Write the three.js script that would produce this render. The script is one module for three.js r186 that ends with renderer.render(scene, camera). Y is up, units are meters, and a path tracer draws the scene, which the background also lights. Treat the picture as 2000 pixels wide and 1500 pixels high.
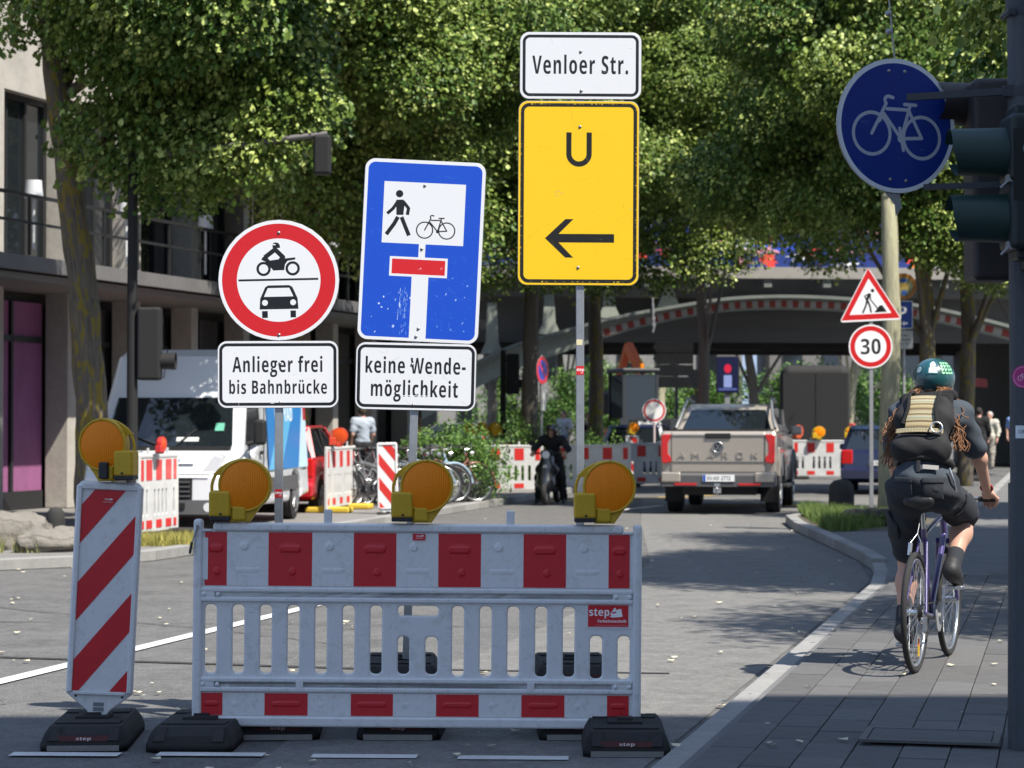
import * as THREE from 'three';
import { RoundedBoxGeometry } from 'three/addons/geometries/RoundedBoxGeometry.js';
import { mergeGeometries, mergeVertices } from 'three/addons/utils/BufferGeometryUtils.js';

// ------------------------------------------------------------------ camera, sky, sun, exposure
const scene = new THREE.Scene();
const camera = new THREE.PerspectiveCamera(18.92, 4 / 3, 0.1, 900);
camera.position.set(0, 1.53, 0);
camera.rotation.x = 0.0160;
camera.focus = 11.3;
camera.userData.fStop = 5.6;

const SUN = new THREE.Vector3(0.90, 1.78, 0.80).normalize();
// clear summer sky: deeper blue overhead, paler towards the horizon and round the sun, a few thin clouds
const skyTexture = (() => {
  const w = 256, h = 128, d = new Float32Array(w * h * 4), r = ((a) => () => { a = Math.imul(a ^ (a >>> 15), 0x2c1b3c6d) + 0x9e3779b9 | 0; return (a >>> 0) / 4294967296; })(7), lat = Float32Array.from({ length: 4096 }, r);
  const n = (x, y, p) => { const xi = Math.floor(x), yi = Math.floor(y), fx = x - xi, fy = y - yi, at = (i, j) => lat[(((i % p) + p) % p) + 64 * (((j % 64) + 64) % 64)], u = fx * fx * (3 - 2 * fx), v = fy * fy * (3 - 2 * fy); return (at(xi, yi) * (1 - u) + at(xi + 1, yi) * u) * (1 - v) + (at(xi, yi + 1) * (1 - u) + at(xi + 1, yi + 1) * u) * v; };
  for (let j = 0; j < h; j++) for (let i = 0; i < w; i++) {
    const el = ((j + 0.5) / h - 0.5) * Math.PI, az = ((i + 0.5) / w) * 2 * Math.PI - Math.PI, dir = new THREE.Vector3(Math.cos(el) * Math.cos(az), Math.sin(el), Math.cos(el) * Math.sin(az));
    const t = Math.pow(Math.max(0, Math.sin(el)), 0.45), glow = Math.pow(Math.max(0, dir.dot(SUN)), 8) * 0.35, c = Math.max(0, n(i / w * 16, j / h * 22, 16) * 0.6 + n(i / w * 32, j / h * 44, 32) * 0.4 - 0.52) * 1.6 * (el > 0 ? 1 : 0);
    const k = (j * w + i) * 4, A0 = [0.37, 0.46, 0.58], Z0 = [0.105, 0.21, 0.44];
    for (let q = 0; q < 3; q++) d[k + q] = (A0[q] + (Z0[q] - A0[q]) * t + glow) * (1 - c) + 0.6 * c; d[k + 3] = 1;
  }
  const tex = new THREE.DataTexture(d, w, h, THREE.RGBAFormat, THREE.FloatType); tex.mapping = THREE.EquirectangularReflectionMapping; tex.magFilter = tex.minFilter = THREE.LinearFilter; tex.needsUpdate = true; return tex;
})();
scene.background = skyTexture; scene.environment = skyTexture;
const sun = new THREE.DirectionalLight(new THREE.Color(1.0, 0.94, 0.84), 5.0);
sun.position.copy(SUN).multiplyScalar(120).add(new THREE.Vector3(0, 0, -30));
sun.target.position.set(0, 0, -30);
sun.castShadow = true;
sun.shadow.mapSize.set(4096, 4096);
Object.assign(sun.shadow.camera, { left: -70, right: 70, top: 70, bottom: -70, near: 1, far: 300 });
scene.add(sun, sun.target);
const renderer = new THREE.WebGLRenderer({ antialias: true });
renderer.toneMapping = THREE.LinearToneMapping;
renderer.toneMappingExposure = 1.62;
renderer.shadowMap.enabled = true;

// ------------------------------------------------------------------ helpers
function rngOf(seed) {
  let a = seed >>> 0;
  return () => { a = (a + 0x6d2b79f5) | 0; let t = Math.imul(a ^ (a >>> 15), 1 | a); t = (t + Math.imul(t ^ (t >>> 7), 61 | t)) ^ t; return ((t ^ (t >>> 14)) >>> 0) / 4294967296; };
}
const V = (x, y, z) => new THREE.Vector3(x, y, z);
const rad = (d) => d * Math.PI / 180;
const lerp = (a, b, t) => a + (b - a) * t;
const clamp = (x, a = 0, b = 1) => Math.min(b, Math.max(a, x));
const smooth = (a, b, x) => { const t = clamp((x - a) / (b - a)); return t * t * (3 - 2 * t); };
const taken = {};
function numbered(name) { const n = taken[name] = (taken[name] ?? -1) + 1; return n ? `${name}_${String(n).padStart(3, '0')}` : name; }
function thing(name, label, category, [x, y, z] = [0, 0, 0], turn = 0, group) {
  const o = new THREE.Group(); o.name = numbered(name); o.position.set(x, y, z); o.rotation.y = turn;
  o.userData = { label, category }; if (group) o.userData.group = group;
  scene.add(o); return o;
}
function part(name, geometry, material, parent, label) {
  const m = new THREE.Mesh(geometry, material); m.name = name; m.castShadow = m.receiveShadow = true;
  if (label) m.userData.label = label;
  parent.add(m); return m;
}
function single(name, geometry, material, label, category, group) {
  const m = part(numbered(name), geometry, material, scene); m.userData = { label, category }; if (group) m.userData.group = group; return m;
}
function structure(name, geometry, material, parent = scene) {
  const m = part(parent === scene ? numbered(name) : name, geometry, material, parent); if (parent === scene) m.userData.kind = 'structure'; return m;
}
function copyOf(o, [x, y, z], turn, label) {
  const c = o.clone(); c.name = numbered(o.name.replace(/_\d{3}$/, '')); c.position.set(x, y, z); c.rotation.y = turn;
  c.userData = { ...o.userData }; if (label) c.userData.label = label; scene.add(c); return c;
}
// geometries: every helper returns an indexed or plain BufferGeometry with position, normal, uv
function put(g, [x, y, z] = [0, 0, 0], [rx, ry, rz] = [0, 0, 0]) {
  if (rx || ry || rz) g.applyMatrix4(new THREE.Matrix4().makeRotationFromEuler(new THREE.Euler(rx, ry, rz)));
  g.translate(x, y, z); return g;
}
const box = (w, h, d, at, turn) => put(new THREE.BoxGeometry(w, h, d), at, turn);
const rbox = (w, h, d, r, at, turn, n = 2) => put(new RoundedBoxGeometry(w, h, d, n, Math.min(r, w / 2.01, h / 2.01, d / 2.01)), at, turn);
const cyl = (r0, r1, h, at, turn, n = 20, open = false) => put(new THREE.CylinderGeometry(r0, r1, h, n, 1, open), at, turn);
const ball = (r, at, [sx, sy, sz] = [1, 1, 1], n = 16) => { const g = new THREE.SphereGeometry(r, n, Math.max(6, n * 0.7 | 0)); g.scale(sx, sy, sz); return put(g, at); };
const torus = (R, r, at, turn, n = 40, m = 8) => put(new THREE.TorusGeometry(R, r, m, n), at, turn);
const lathe = (pts, at, turn, n = 28) => put(new THREE.LatheGeometry(pts.map(([a, b]) => new THREE.Vector2(a, b)), n), at, turn);
const tube = (pts, r, n = 8, seg, closed = false) => new THREE.TubeGeometry(new THREE.CatmullRomCurve3(pts.map((p) => (p.isVector3 ? p : V(...p))), closed, 'centripetal'), seg ?? Math.max(4, pts.length * 6), r, n, closed);
function rod(a, b, r0, r1 = r0, n = 10) {
  const A = a.isVector3 ? a : V(...a), B = b.isVector3 ? b : V(...b), d = B.clone().sub(A), L = d.length();
  const g = new THREE.CylinderGeometry(r1, r0, L, n, 1); g.translate(0, L / 2, 0);
  g.applyQuaternion(new THREE.Quaternion().setFromUnitVectors(V(0, 1, 0), d.normalize())); g.translate(A.x, A.y, A.z); return g;
}
function bar(a, b, w, h) {   // rectangular bar from a to b
  const A = a.isVector3 ? a : V(...a), B = b.isVector3 ? b : V(...b), d = B.clone().sub(A), L = d.length();
  const g = new THREE.BoxGeometry(w, h, L); g.translate(0, 0, L / 2);
  const m = new THREE.Matrix4().lookAt(B, A, Math.abs(d.y / L) > 0.99 ? V(0, 0, 1) : V(0, 1, 0));
  g.applyMatrix4(m); g.translate(A.x, A.y, A.z); return g;
}
function outline(pts, holes = []) {
  const s = new THREE.Shape(pts.map(([x, y]) => new THREE.Vector2(x, y)));
  for (const h of holes) s.holes.push(h.isPath ? h.path : new THREE.Path(h.map(([x, y]) => new THREE.Vector2(x, y))));
  return s;
}
function roundRect(x0, y0, x1, y1, r, P = THREE.Shape) {
  const s = new P(); s.moveTo(x0 + r, y0); s.lineTo(x1 - r, y0); s.absarc(x1 - r, y0 + r, r, -Math.PI / 2, 0); s.lineTo(x1, y1 - r); s.absarc(x1 - r, y1 - r, r, 0, Math.PI / 2);
  s.lineTo(x0 + r, y1); s.absarc(x0 + r, y1 - r, r, Math.PI / 2, Math.PI); s.lineTo(x0, y0 + r); s.absarc(x0 + r, y0 + r, r, Math.PI, 1.5 * Math.PI); return s;
}
const ext = (shape, depth, bevel = 0, at, turn, seg = 6) => put(new THREE.ExtrudeGeometry(shape, { depth, bevelEnabled: bevel > 0, bevelSize: bevel, bevelThickness: bevel, bevelSegments: 2, curveSegments: seg }), at, turn);
function plain(g) { // keep only position, normal, uv; un-indexed
  let h = g.index ? g.toNonIndexed() : g.clone();
  for (const k of Object.keys(h.attributes)) if (!['position', 'normal', 'uv'].includes(k)) h.deleteAttribute(k);
  if (!h.attributes.uv) h.setAttribute('uv', new THREE.BufferAttribute(new Float32Array(h.attributes.position.count * 2), 2));
  if (!h.attributes.normal) h.computeVertexNormals();
  h.morphAttributes = {}; return h;
}
const join = (...list) => { const l = list.flat(9).filter(Boolean).map(plain); return l.length === 1 ? l[0] : mergeGeometries(l); };
function bend(g, f) { // move every vertex by f(v)
  const p = g.attributes.position, v = V(0, 0, 0);
  for (let i = 0; i < p.count; i++) { v.fromBufferAttribute(p, i); f(v); p.setXYZ(i, v.x, v.y, v.z); }
  g.computeVertexNormals(); return g;
}
function metreUv(g, s = 1) { // box-mapped uv in metres from the dominant normal axis
  const h = g.index ? g.toNonIndexed() : g, p = h.attributes.position, n = h.attributes.normal, uv = new Float32Array(p.count * 2);
  for (let i = 0; i < p.count; i++) {
    const ax = Math.abs(n.getX(i)), ay = Math.abs(n.getY(i)), az = Math.abs(n.getZ(i));
    const [a, b] = ay >= ax && ay >= az ? [p.getX(i), p.getZ(i)] : ax >= az ? [p.getZ(i), p.getY(i)] : [p.getX(i), p.getY(i)];
    uv[2 * i] = a / s; uv[2 * i + 1] = b / s;
  }
  h.setAttribute('uv', new THREE.BufferAttribute(uv, 2)); return h;
}
function gridSurface(nu, nv, f) { // f(u,v) -> [x,y,z]
  const pos = [], uv = [], idx = [];
  for (let j = 0; j <= nv; j++) for (let i = 0; i <= nu; i++) { pos.push(...f(i / nu, j / nv)); uv.push(i / nu, j / nv); }
  for (let j = 0; j < nv; j++) for (let i = 0; i < nu; i++) { const a = j * (nu + 1) + i, b = a + 1, c = a + nu + 1, d = c + 1; idx.push(a, b, d, a, d, c); }
  const g = new THREE.BufferGeometry(); g.setAttribute('position', new THREE.Float32BufferAttribute(pos, 3)); g.setAttribute('uv', new THREE.Float32BufferAttribute(uv, 2)); g.setIndex(idx); g.computeVertexNormals(); return g;
}
function loft(rings) { // rings: arrays of equally many [x,y,z]; capped at both ends
  const n = rings[0].length, pos = [], idx = [];
  for (const r of rings) for (const p of r) pos.push(...p);
  for (let j = 0; j < rings.length - 1; j++) for (let i = 0; i < n; i++) { const a = j * n + i, b = j * n + (i + 1) % n, c = a + n, d = b + n; idx.push(a, b, d, a, d, c); }
  for (const [j, flip] of [[0, true], [rings.length - 1, false]]) {
    const c = [0, 0, 0]; for (const p of rings[j]) for (let k = 0; k < 3; k++) c[k] += p[k] / n;
    const at = pos.length / 3; pos.push(...c);
    for (let i = 0; i < n; i++) { const a = j * n + i, b = j * n + (i + 1) % n; idx.push(...(flip ? [b, a, at] : [a, b, at])); }
  }
  const g = new THREE.BufferGeometry(); g.setAttribute('position', new THREE.Float32BufferAttribute(pos, 3)); g.setAttribute('uv', new THREE.Float32BufferAttribute(new Float32Array(pos.length / 3 * 2), 2)); g.setIndex(idx); g.computeVertexNormals(); return g;
}
// signed distance -> surface (naive surface nets)
function sdfMesh(f, [x0, y0, z0], [x1, y1, z1], cell) {
  const nx = Math.ceil((x1 - x0) / cell) + 1, ny = Math.ceil((y1 - y0) / cell) + 1, nz = Math.ceil((z1 - z0) / cell) + 1;
  const val = new Float32Array(nx * ny * nz), at = (i, j, k) => (k * ny + j) * nx + i;
  for (let k = 0; k < nz; k++) for (let j = 0; j < ny; j++) for (let i = 0; i < nx; i++) val[at(i, j, k)] = f(x0 + i * cell, y0 + j * cell, z0 + k * cell);
  const vid = new Int32Array(nx * ny * nz).fill(-1), pos = [], idx = [];
  const C = [[0, 0, 0], [1, 0, 0], [0, 1, 0], [1, 1, 0], [0, 0, 1], [1, 0, 1], [0, 1, 1], [1, 1, 1]], E = [[0, 1], [2, 3], [4, 5], [6, 7], [0, 2], [1, 3], [4, 6], [5, 7], [0, 4], [1, 5], [2, 6], [3, 7]];
  for (let k = 0; k < nz - 1; k++) for (let j = 0; j < ny - 1; j++) for (let i = 0; i < nx - 1; i++) {
    let n = 0, sx = 0, sy = 0, sz = 0;
    const v = C.map(([a, b, c]) => val[at(i + a, j + b, k + c)]);
    for (const [a, b] of E) if ((v[a] < 0) !== (v[b] < 0)) { const t = v[a] / (v[a] - v[b]), p = C[a], q = C[b]; sx += lerp(p[0], q[0], t); sy += lerp(p[1], q[1], t); sz += lerp(p[2], q[2], t); n++; }
    if (n) { vid[at(i, j, k)] = pos.length / 3; pos.push(x0 + (i + sx / n) * cell, y0 + (j + sy / n) * cell, z0 + (k + sz / n) * cell); }
  }
  const quad = (a, b, c, d, flip) => { if (a < 0 || b < 0 || c < 0 || d < 0) return; if (flip) idx.push(a, c, b, a, d, c); else idx.push(a, b, c, a, c, d); };
  for (let k = 1; k < nz - 1; k++) for (let j = 1; j < ny - 1; j++) for (let i = 1; i < nx - 1; i++) {
    const s = val[at(i, j, k)] < 0;
    if (s !== (val[at(i + 1, j, k)] < 0)) quad(vid[at(i, j - 1, k - 1)], vid[at(i, j, k - 1)], vid[at(i, j, k)], vid[at(i, j - 1, k)], !s);
    if (s !== (val[at(i, j + 1, k)] < 0)) quad(vid[at(i - 1, j, k - 1)], vid[at(i - 1, j, k)], vid[at(i, j, k)], vid[at(i, j, k - 1)], !s);
    if (s !== (val[at(i, j, k + 1)] < 0)) quad(vid[at(i - 1, j - 1, k)], vid[at(i, j - 1, k)], vid[at(i, j, k)], vid[at(i - 1, j, k)], !s);
  }
  const g = new THREE.BufferGeometry(); g.setAttribute('position', new THREE.Float32BufferAttribute(pos, 3)); g.setAttribute('uv', new THREE.Float32BufferAttribute(new Float32Array(pos.length / 3 * 2), 2)); g.setIndex(idx); g.computeVertexNormals(); return g;
}
const smin = (a, b, k) => { const h = Math.max(k - Math.abs(a - b), 0) / k; return Math.min(a, b) - h * h * k * 0.25; };
function capsule(ax, ay, az, bx, by, bz, r0, r1) { // tapered capsule distance
  const dx = bx - ax, dy = by - ay, dz = bz - az, L2 = dx * dx + dy * dy + dz * dz || 1e-9;
  return (x, y, z) => { const t = clamp(((x - ax) * dx + (y - ay) * dy + (z - az) * dz) / L2); return Math.hypot(x - ax - t * dx, y - ay - t * dy, z - az - t * dz) - lerp(r0, r1, t); };
}
const ellipsoid = (cx, cy, cz, rx, ry, rz) => (x, y, z) => { const a = (x - cx) / rx, b = (y - cy) / ry, c = (z - cz) / rz, k = Math.sqrt(a * a + b * b + c * c); return (k - 1) * Math.min(rx, ry, rz) * (k > 1 ? 1 : 1); };

// value noise for textures
function noise2(seed, period) {
  const r = rngOf(seed), t = Float32Array.from({ length: period * period }, () => r());
  return (x, y) => { const xi = Math.floor(x), yi = Math.floor(y), fx = x - xi, fy = y - yi, u = fx * fx * (3 - 2 * fx), v = fy * fy * (3 - 2 * fy), w = (a) => ((a % period) + period) % period;
    return lerp(lerp(t[w(yi) * period + w(xi)], t[w(yi) * period + w(xi + 1)], u), lerp(t[w(yi + 1) * period + w(xi)], t[w(yi + 1) * period + w(xi + 1)], u), v); };
}
function texture(size, f, srgb = false) { // f(u,v) in 0..1 -> [r,g,b] 0..1
  const d = new Uint8Array(size * size * 4);
  for (let y = 0; y < size; y++) for (let x = 0; x < size; x++) { const c = f(x / size, y / size), i = (y * size + x) * 4; for (let k = 0; k < 3; k++) d[i + k] = clamp(c[k]) * 255; d[i + 3] = 255; }
  const t = new THREE.DataTexture(d, size, size); t.wrapS = t.wrapT = THREE.RepeatWrapping; t.magFilter = t.minFilter = THREE.LinearFilter; if (srgb) t.colorSpace = THREE.SRGBColorSpace; t.needsUpdate = true; return t;
}
function canvasTexture(w, h, draw) {
  const c = document.createElement('canvas'); c.width = w; c.height = h; const x = c.getContext('2d'); draw(x, w, h);
  const t = new THREE.CanvasTexture(c); t.colorSpace = THREE.SRGBColorSpace; t.magFilter = THREE.LinearFilter; t.anisotropy = 8; return t;
}
const paint = (rgb, roughness = 0.6, more = {}) => { const m = new THREE.MeshStandardMaterial({ roughness, ...more }); m.color.setRGB(...rgb); return m; };
const coat = (rgb, roughness = 0.35, more = {}) => { const m = new THREE.MeshPhysicalMaterial({ roughness, clearcoat: 1, clearcoatRoughness: 0.05, ...more }); m.color.setRGB(...rgb); return m; };

// shared grain maps
const n8 = noise2(3, 8), n32 = noise2(5, 32), n128 = noise2(7, 128), n256 = noise2(11, 256);
const grainTex = texture(512, (u, v) => { const g = 0.35 * n256(u * 256, v * 256) + 0.35 * n128(u * 128, v * 128) + 0.3 * n32(u * 32, v * 32); return [g, g, g]; });
const mottleTex = texture(512, (u, v) => { const g = 0.62 + 0.3 * (0.5 * n8(u * 8, v * 8) + 0.3 * n32(u * 32, v * 32) + 0.2 * n128(u * 128, v * 128)) + 0.08 * n256(u * 256, v * 256); return [g, g, g]; });
const scuffTex = texture(512, (u, v) => { let g = 0.45 + 0.2 * n32(u * 32, v * 32) + 0.15 * n128(u * 128, v * 128); return [g, g, g]; });
const tiled = (t, rx, ry = rx) => { const c = t.clone(); c.repeat.set(rx, ry); c.needsUpdate = true; return c; };
// ------------------------------------------------------------------ the ground: road, pavements, kerbs, markings
const A = 0.2355;                       // the street runs 13.5 degrees to the right of the camera's axis
const kerbX = (d) => 0.72 + 0.24 * (d - 10.25);   // the right-hand kerb line
const asphaltTex = texture(1024, (u, v) => {
  const coarse = 0.5 * n8(u * 8, v * 8) + 0.5 * n32(u * 32, v * 32), fine = n256(u * 256, v * 256), sp = noiseSpeck(u, v);
  const g = 0.55 + 0.3 * (coarse - 0.5) + 0.34 * (fine - 0.5) + 1.5 * sp; return [g, g * 0.995, g * 0.985];
});
function noiseSpeck(u, v) { const a = Math.sin(u * 5123.7 + v * 9127.3) * 43758.5453, r = a - Math.floor(a); return r > 0.93 ? 0.3 * (r - 0.93) / 0.07 : r < 0.08 ? -0.14 : 0; }
const asphaltBump = texture(512, (u, v) => { const g = 0.6 * n256(u * 256, v * 256) + 0.4 * n128(u * 128, v * 128); return [g, g, g]; });
const asphalt = paint([0.215, 0.212, 0.208], 0.9, { map: tiled(asphaltTex, 1 / 2.3), bumpMap: tiled(asphaltBump, 1 / 1.1), bumpScale: 0.004 });
const asphaltLight = paint([0.31, 0.304, 0.292], 0.88, { map: tiled(asphaltTex, 1 / 1.15), bumpMap: tiled(asphaltBump, 1 / 0.8), bumpScale: 0.006 });
function sheet(pts, y, seg = 1) { // flat polygon of [x, d] points at height y, uv in metres
  const s = new THREE.ShapeGeometry(outline(pts.map(([x, d]) => [x, d])), seg), p = s.attributes.position, uv = s.attributes.uv;
  for (let i = 0; i < p.count; i++) { const x = p.getX(i), d = p.getY(i); p.setXYZ(i, x, y, -d); uv.setXY(i, x, d); }
  s.computeVertexNormals(); return s;
}
{
  const g = new THREE.PlaneGeometry(900, 900); g.rotateX(-Math.PI / 2); const uv = g.attributes.uv;
  for (let i = 0; i < uv.count; i++) uv.setXY(i, uv.getX(i) * 900, uv.getY(i) * 900);
  structure('road', g, asphalt);
}
structure('road_patch', sheet([[-1.25, 9], [-0.95, 12.4], [-0.1, 15.6], [0.75, 19.5], [1.5, 25], [1.9, 34], [2.6, 46], [8.5, 46], [6.8, 38.2], [4.5, 36], [3.95, 34], [3.75, 25], [3.42, 22], [0.9, 11.5], [0.3, 9]], 0.004), asphaltLight);
// strips of older asphalt and repaired joints across the road
const tar = paint([0.05, 0.05, 0.055], 0.8, { map: tiled(asphaltTex, 1 / 1.3) });
{ const r = rngOf(15); for (const [x0, d0, x1, d1] of [[-4.2, 17.6, 0.6, 17.0], [-2.6, 20.8, 1.6, 22.4], [-5.5, 20.2, -1.2, 15.8], [1.0, 26, 3.7, 27.3], [-3, 27.5, 2.5, 30.2]]) { const up = [], dn = []; for (let i = 0; i <= 22; i++) { const t = i / 22, w = 0.004 + 0.007 * r(), jx = (r() - 0.5) * 0.07, jd = (r() - 0.5) * 0.12; up.push([lerp(x0, x1, t) + jx, lerp(d0, d1, t) + jd]); dn.unshift([lerp(x0, x1, t) + jx + w, lerp(d0, d1, t) + jd + w * 2]); } structure('tar_joint', sheet([...up, ...dn], 0.0075), tar); } }
structure('tar_joint', sheet([[-3.4, 14.9], [-1.0, 14.2], [0.95, 13.9], [0.95, 13.96], [-1.0, 14.26], [-3.4, 14.96]], 0.008), tar);

const marking = paint([0.74, 0.74, 0.72], 0.75, { map: tiled(mottleTex, 0.7), bumpMap: tiled(asphaltBump, 1), bumpScale: 0.002 });
const yellowMarking = paint([0.75, 0.5, 0.05], 0.7, { map: tiled(mottleTex, 0.7) });
function strip(name, x0, d0, x1, d1, w, m, y = 0.009) {
  const L = Math.hypot(x1 - x0, d1 - d0), nx = -(d1 - d0) / L * w / 2, nd = (x1 - x0) / L * w / 2;
  return structure(name, sheet([[x0 - nx, d0 - nd], [x1 - nx, d1 - nd], [x1 + nx, d1 + nd], [x0 + nx, d0 + nd]], y), m);
}
strip('lane_marking', -3.6, 11.0, -1.5, 19.6, 0.13, marking);
for (const [x0, x1, d] of [[-2.29, -1.79, 10.56], [-1.62, -1.13, 10.56], [-0.91, -0.43, 10.5], [-0.245, 0.255, 10.45]]) strip('dash_marking', x0, d, x1, d - 0.02, 0.115, marking);
strip('yellow_lane_marking', 3.55, 41.0, 6.2, 42.2, 0.35, yellowMarking);
strip('yellow_lane_marking', 0.55, 43.5, 4.1, 47.0, 0.22, yellowMarking);
strip('yellow_lane_marking', -3.0, 33.4, -1.9, 36.0, 0.5, yellowMarking);
strip('lane_marking', 1.9, 39.5, 2.7, 41.5, 0.14, marking);

// right-hand pavement: a raised bed, kerb stones along its edge, slabs on top
const kerbLine = []; for (let d = 4; d <= 21.6; d += 1.1) kerbLine.push([kerbX(d), d]);
kerbLine.push([3.52, 22.4], [3.68, 23.6], [3.78, 25.2], [3.86, 28.5], [3.93, 32.2], [4.08, 34.4], [4.6, 35.9], [5.5, 36.9], [7.0, 37.9]);
for (let d = 39; d <= 100; d += 6) kerbLine.push([kerbX(d) + 0.2, d]);
const pavementGrey = paint([0.18, 0.18, 0.182], 0.9, { map: tiled(mottleTex, 0.45), bumpMap: tiled(asphaltBump, 1), bumpScale: 0.003 });
const bedding = paint([0.4, 0.35, 0.27], 0.95, { map: tiled(mottleTex, 1.4) });
{
  const edge = kerbLine.map(([x, d]) => [x + 0.13, d]);
  const s = outline([...edge, [60, 100], [60, 4]]);
  const g = ext(s, 0.09, 0, [0, 0, 0], [0, 0, 0]); g.rotateX(-Math.PI / 2);
  structure('pavement', metreUv(g), pavementGrey);
}
const kerbMat = [0.34, 0.30, 0.38].map((k, i) => paint([k, k * 0.985, k * 0.95], 0.85, { map: tiled(mottleTex, 0.8 + i * 0.3), bumpMap: tiled(asphaltBump, 1.5), bumpScale: 0.002 }));
const kerb = new THREE.Group(); kerb.name = numbered('kerb'); kerb.userData.kind = 'structure'; scene.add(kerb);
function kerbRun(line, w, h, side, mats, parent, y0 = 0) {
  for (let i = 0; i < line.length - 1; i++) {
    const [x0, d0] = line[i], [x1, d1] = line[i + 1], L = Math.hypot(x1 - x0, d1 - d0), n = Math.max(1, Math.round(L / 1.0));
    for (let k = 0; k < n; k++) {
      const t = (k + 0.5) / n, l = L / n - 0.012, ang = Math.atan2(x1 - x0, d1 - d0);
      const g = rbox(w, h, l, 0.012, [0, 0, 0], [0, 0, 0], 1); metreUv(g);
      const m = part('kerb_stone', g, mats[(i * 3 + k) % mats.length], parent);
      m.position.set(lerp(x0, x1, t) + side * w / 2 * Math.cos(ang), y0 + h / 2, -lerp(d0, d1, t) + side * w / 2 * Math.sin(ang)); m.rotation.y = -ang;
    }
  }
}
kerbRun(kerbLine.slice(0, 18), 0.16, 0.085, 1, kerbMat, kerb);
kerbRun(kerbLine.slice(17, 27), 0.16, 0.125, 1, kerbMat, kerb);
kerbRun(kerbLine.slice(26), 0.16, 0.125, 1, kerbMat, kerb);

// slabs in running bond, rows along the street
const slabTone = [0.125, 0.14, 0.158, 0.132, 0.148].map((k, i) => paint([k, k * 0.99, k * 0.985], 0.88, { map: tiled(mottleTex, 1.6 + 0.3 * i), bumpMap: tiled(asphaltBump, 2), bumpScale: 0.003 }));
const slabBed = new THREE.Group(); slabBed.name = 'pavement_slabs'; slabBed.userData.kind = 'structure'; scene.add(slabBed);
{
  const bed = sheet([[kerbX(6) + 0.17, 6], [kerbX(21.6) + 0.17, 21.6], [kerbX(21.6) + 5, 21.6], [kerbX(6) + 5, 6]], 0.094);
  part('sand_joint', bed, bedding, slabBed);
  const r = rngOf(77), g = rbox(0.2025, 0.05, 0.4165, 0.005, [0, 0, 0], [0, 0, 0], 1); metreUv(g);
  const rest = [];
  let count = 0;
  for (let row = 0; row < 22; row++) for (let k = 0; k < 40; k++) {
    const a = 7.2 + k * 0.42 + (row % 2) * 0.21 + 0.04 * (row % 3), off = 0.28 + row * 0.206;
    const d = a * Math.cos(A) - off * Math.sin(A) * 0, x = kerbX(d) + off / Math.cos(A) ;
    if (d > 21.4 || d < 7) continue;
    const dy = 0.1 - 0.025 + (r() - 0.5) * 0.004, tilt = (r() - 0.5) * 0.012, tone = slabTone[(r() * 5) | 0];
    const inView = x / d < 0.232 && d > 8.4 && d < 21;
    if (inView && count < 300 && (row < 12)) { count++; const m = part('slab', g, tone, slabBed); m.position.set(x, dy + 0.012, -d); m.rotation.set(tilt, -A, tilt * 0.6); }
    else { const h = plain(g); h.applyMatrix4(new THREE.Matrix4().makeRotationY(-A)); h.translate(x, dy + 0.012, -d); rest.push(h); }
  }
  const m = part('outer_slabs', mergeGeometries(rest), slabTone[1], slabBed); m.userData.kind = 'stuff';
  // inspection cover set in the slabs
}
{
  const cover = new THREE.Group(); cover.name = 'inspection_cover'; cover.userData.kind = 'structure'; cover.position.set(1.86, 0.132, -10.25); cover.rotation.y = -A; scene.add(cover);
  part('cover_frame', join(box(0.6, 0.012, 0.03, [0, 0, 0.2]), box(0.6, 0.012, 0.03, [0, 0, -0.2]), box(0.03, 0.012, 0.37, [-0.285, 0, 0]), box(0.03, 0.012, 0.37, [0.285, 0, 0])), paint([0.13, 0.13, 0.13], 0.6, { metalness: 0.5 }), cover);
  part('cover_plate', metreUv(box(0.53, 0.01, 0.36, [0, -0.001, 0])), slabTone[3], cover);
}
// left-hand pavement and its kerb, turning the corner
const leftKerb = [[-30, 22.6], [-12, 22.5], [-7.2, 22.7], [-5.6, 23.2], [-4.5, 24.1], [-3.88, 25.2], [-2.3, 32.0], [-1.2, 37], [-0.35, 41], [1.1, 48], [3.6, 60], [6.6, 75], [12, 100]];
const leftPaving = paint([0.24, 0.23, 0.22], 0.92, { map: tiled(mottleTex, 0.6), bumpMap: tiled(asphaltBump, 1), bumpScale: 0.004 });
{
  const s = outline([...leftKerb.map(([x, d]) => [x - 0.1, d]), [-60, 100], [-60, 22.6]]), g = ext(s, 0.1, 0); g.rotateX(-Math.PI / 2);
  structure('pavement', metreUv(g), leftPaving);
}
const kerbLeft = new THREE.Group(); kerbLeft.name = numbered('kerb'); kerbLeft.userData.kind = 'structure'; scene.add(kerbLeft);
kerbRun(leftKerb.slice(1, 11), 0.18, 0.12, -1, kerbMat, kerbLeft);

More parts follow.
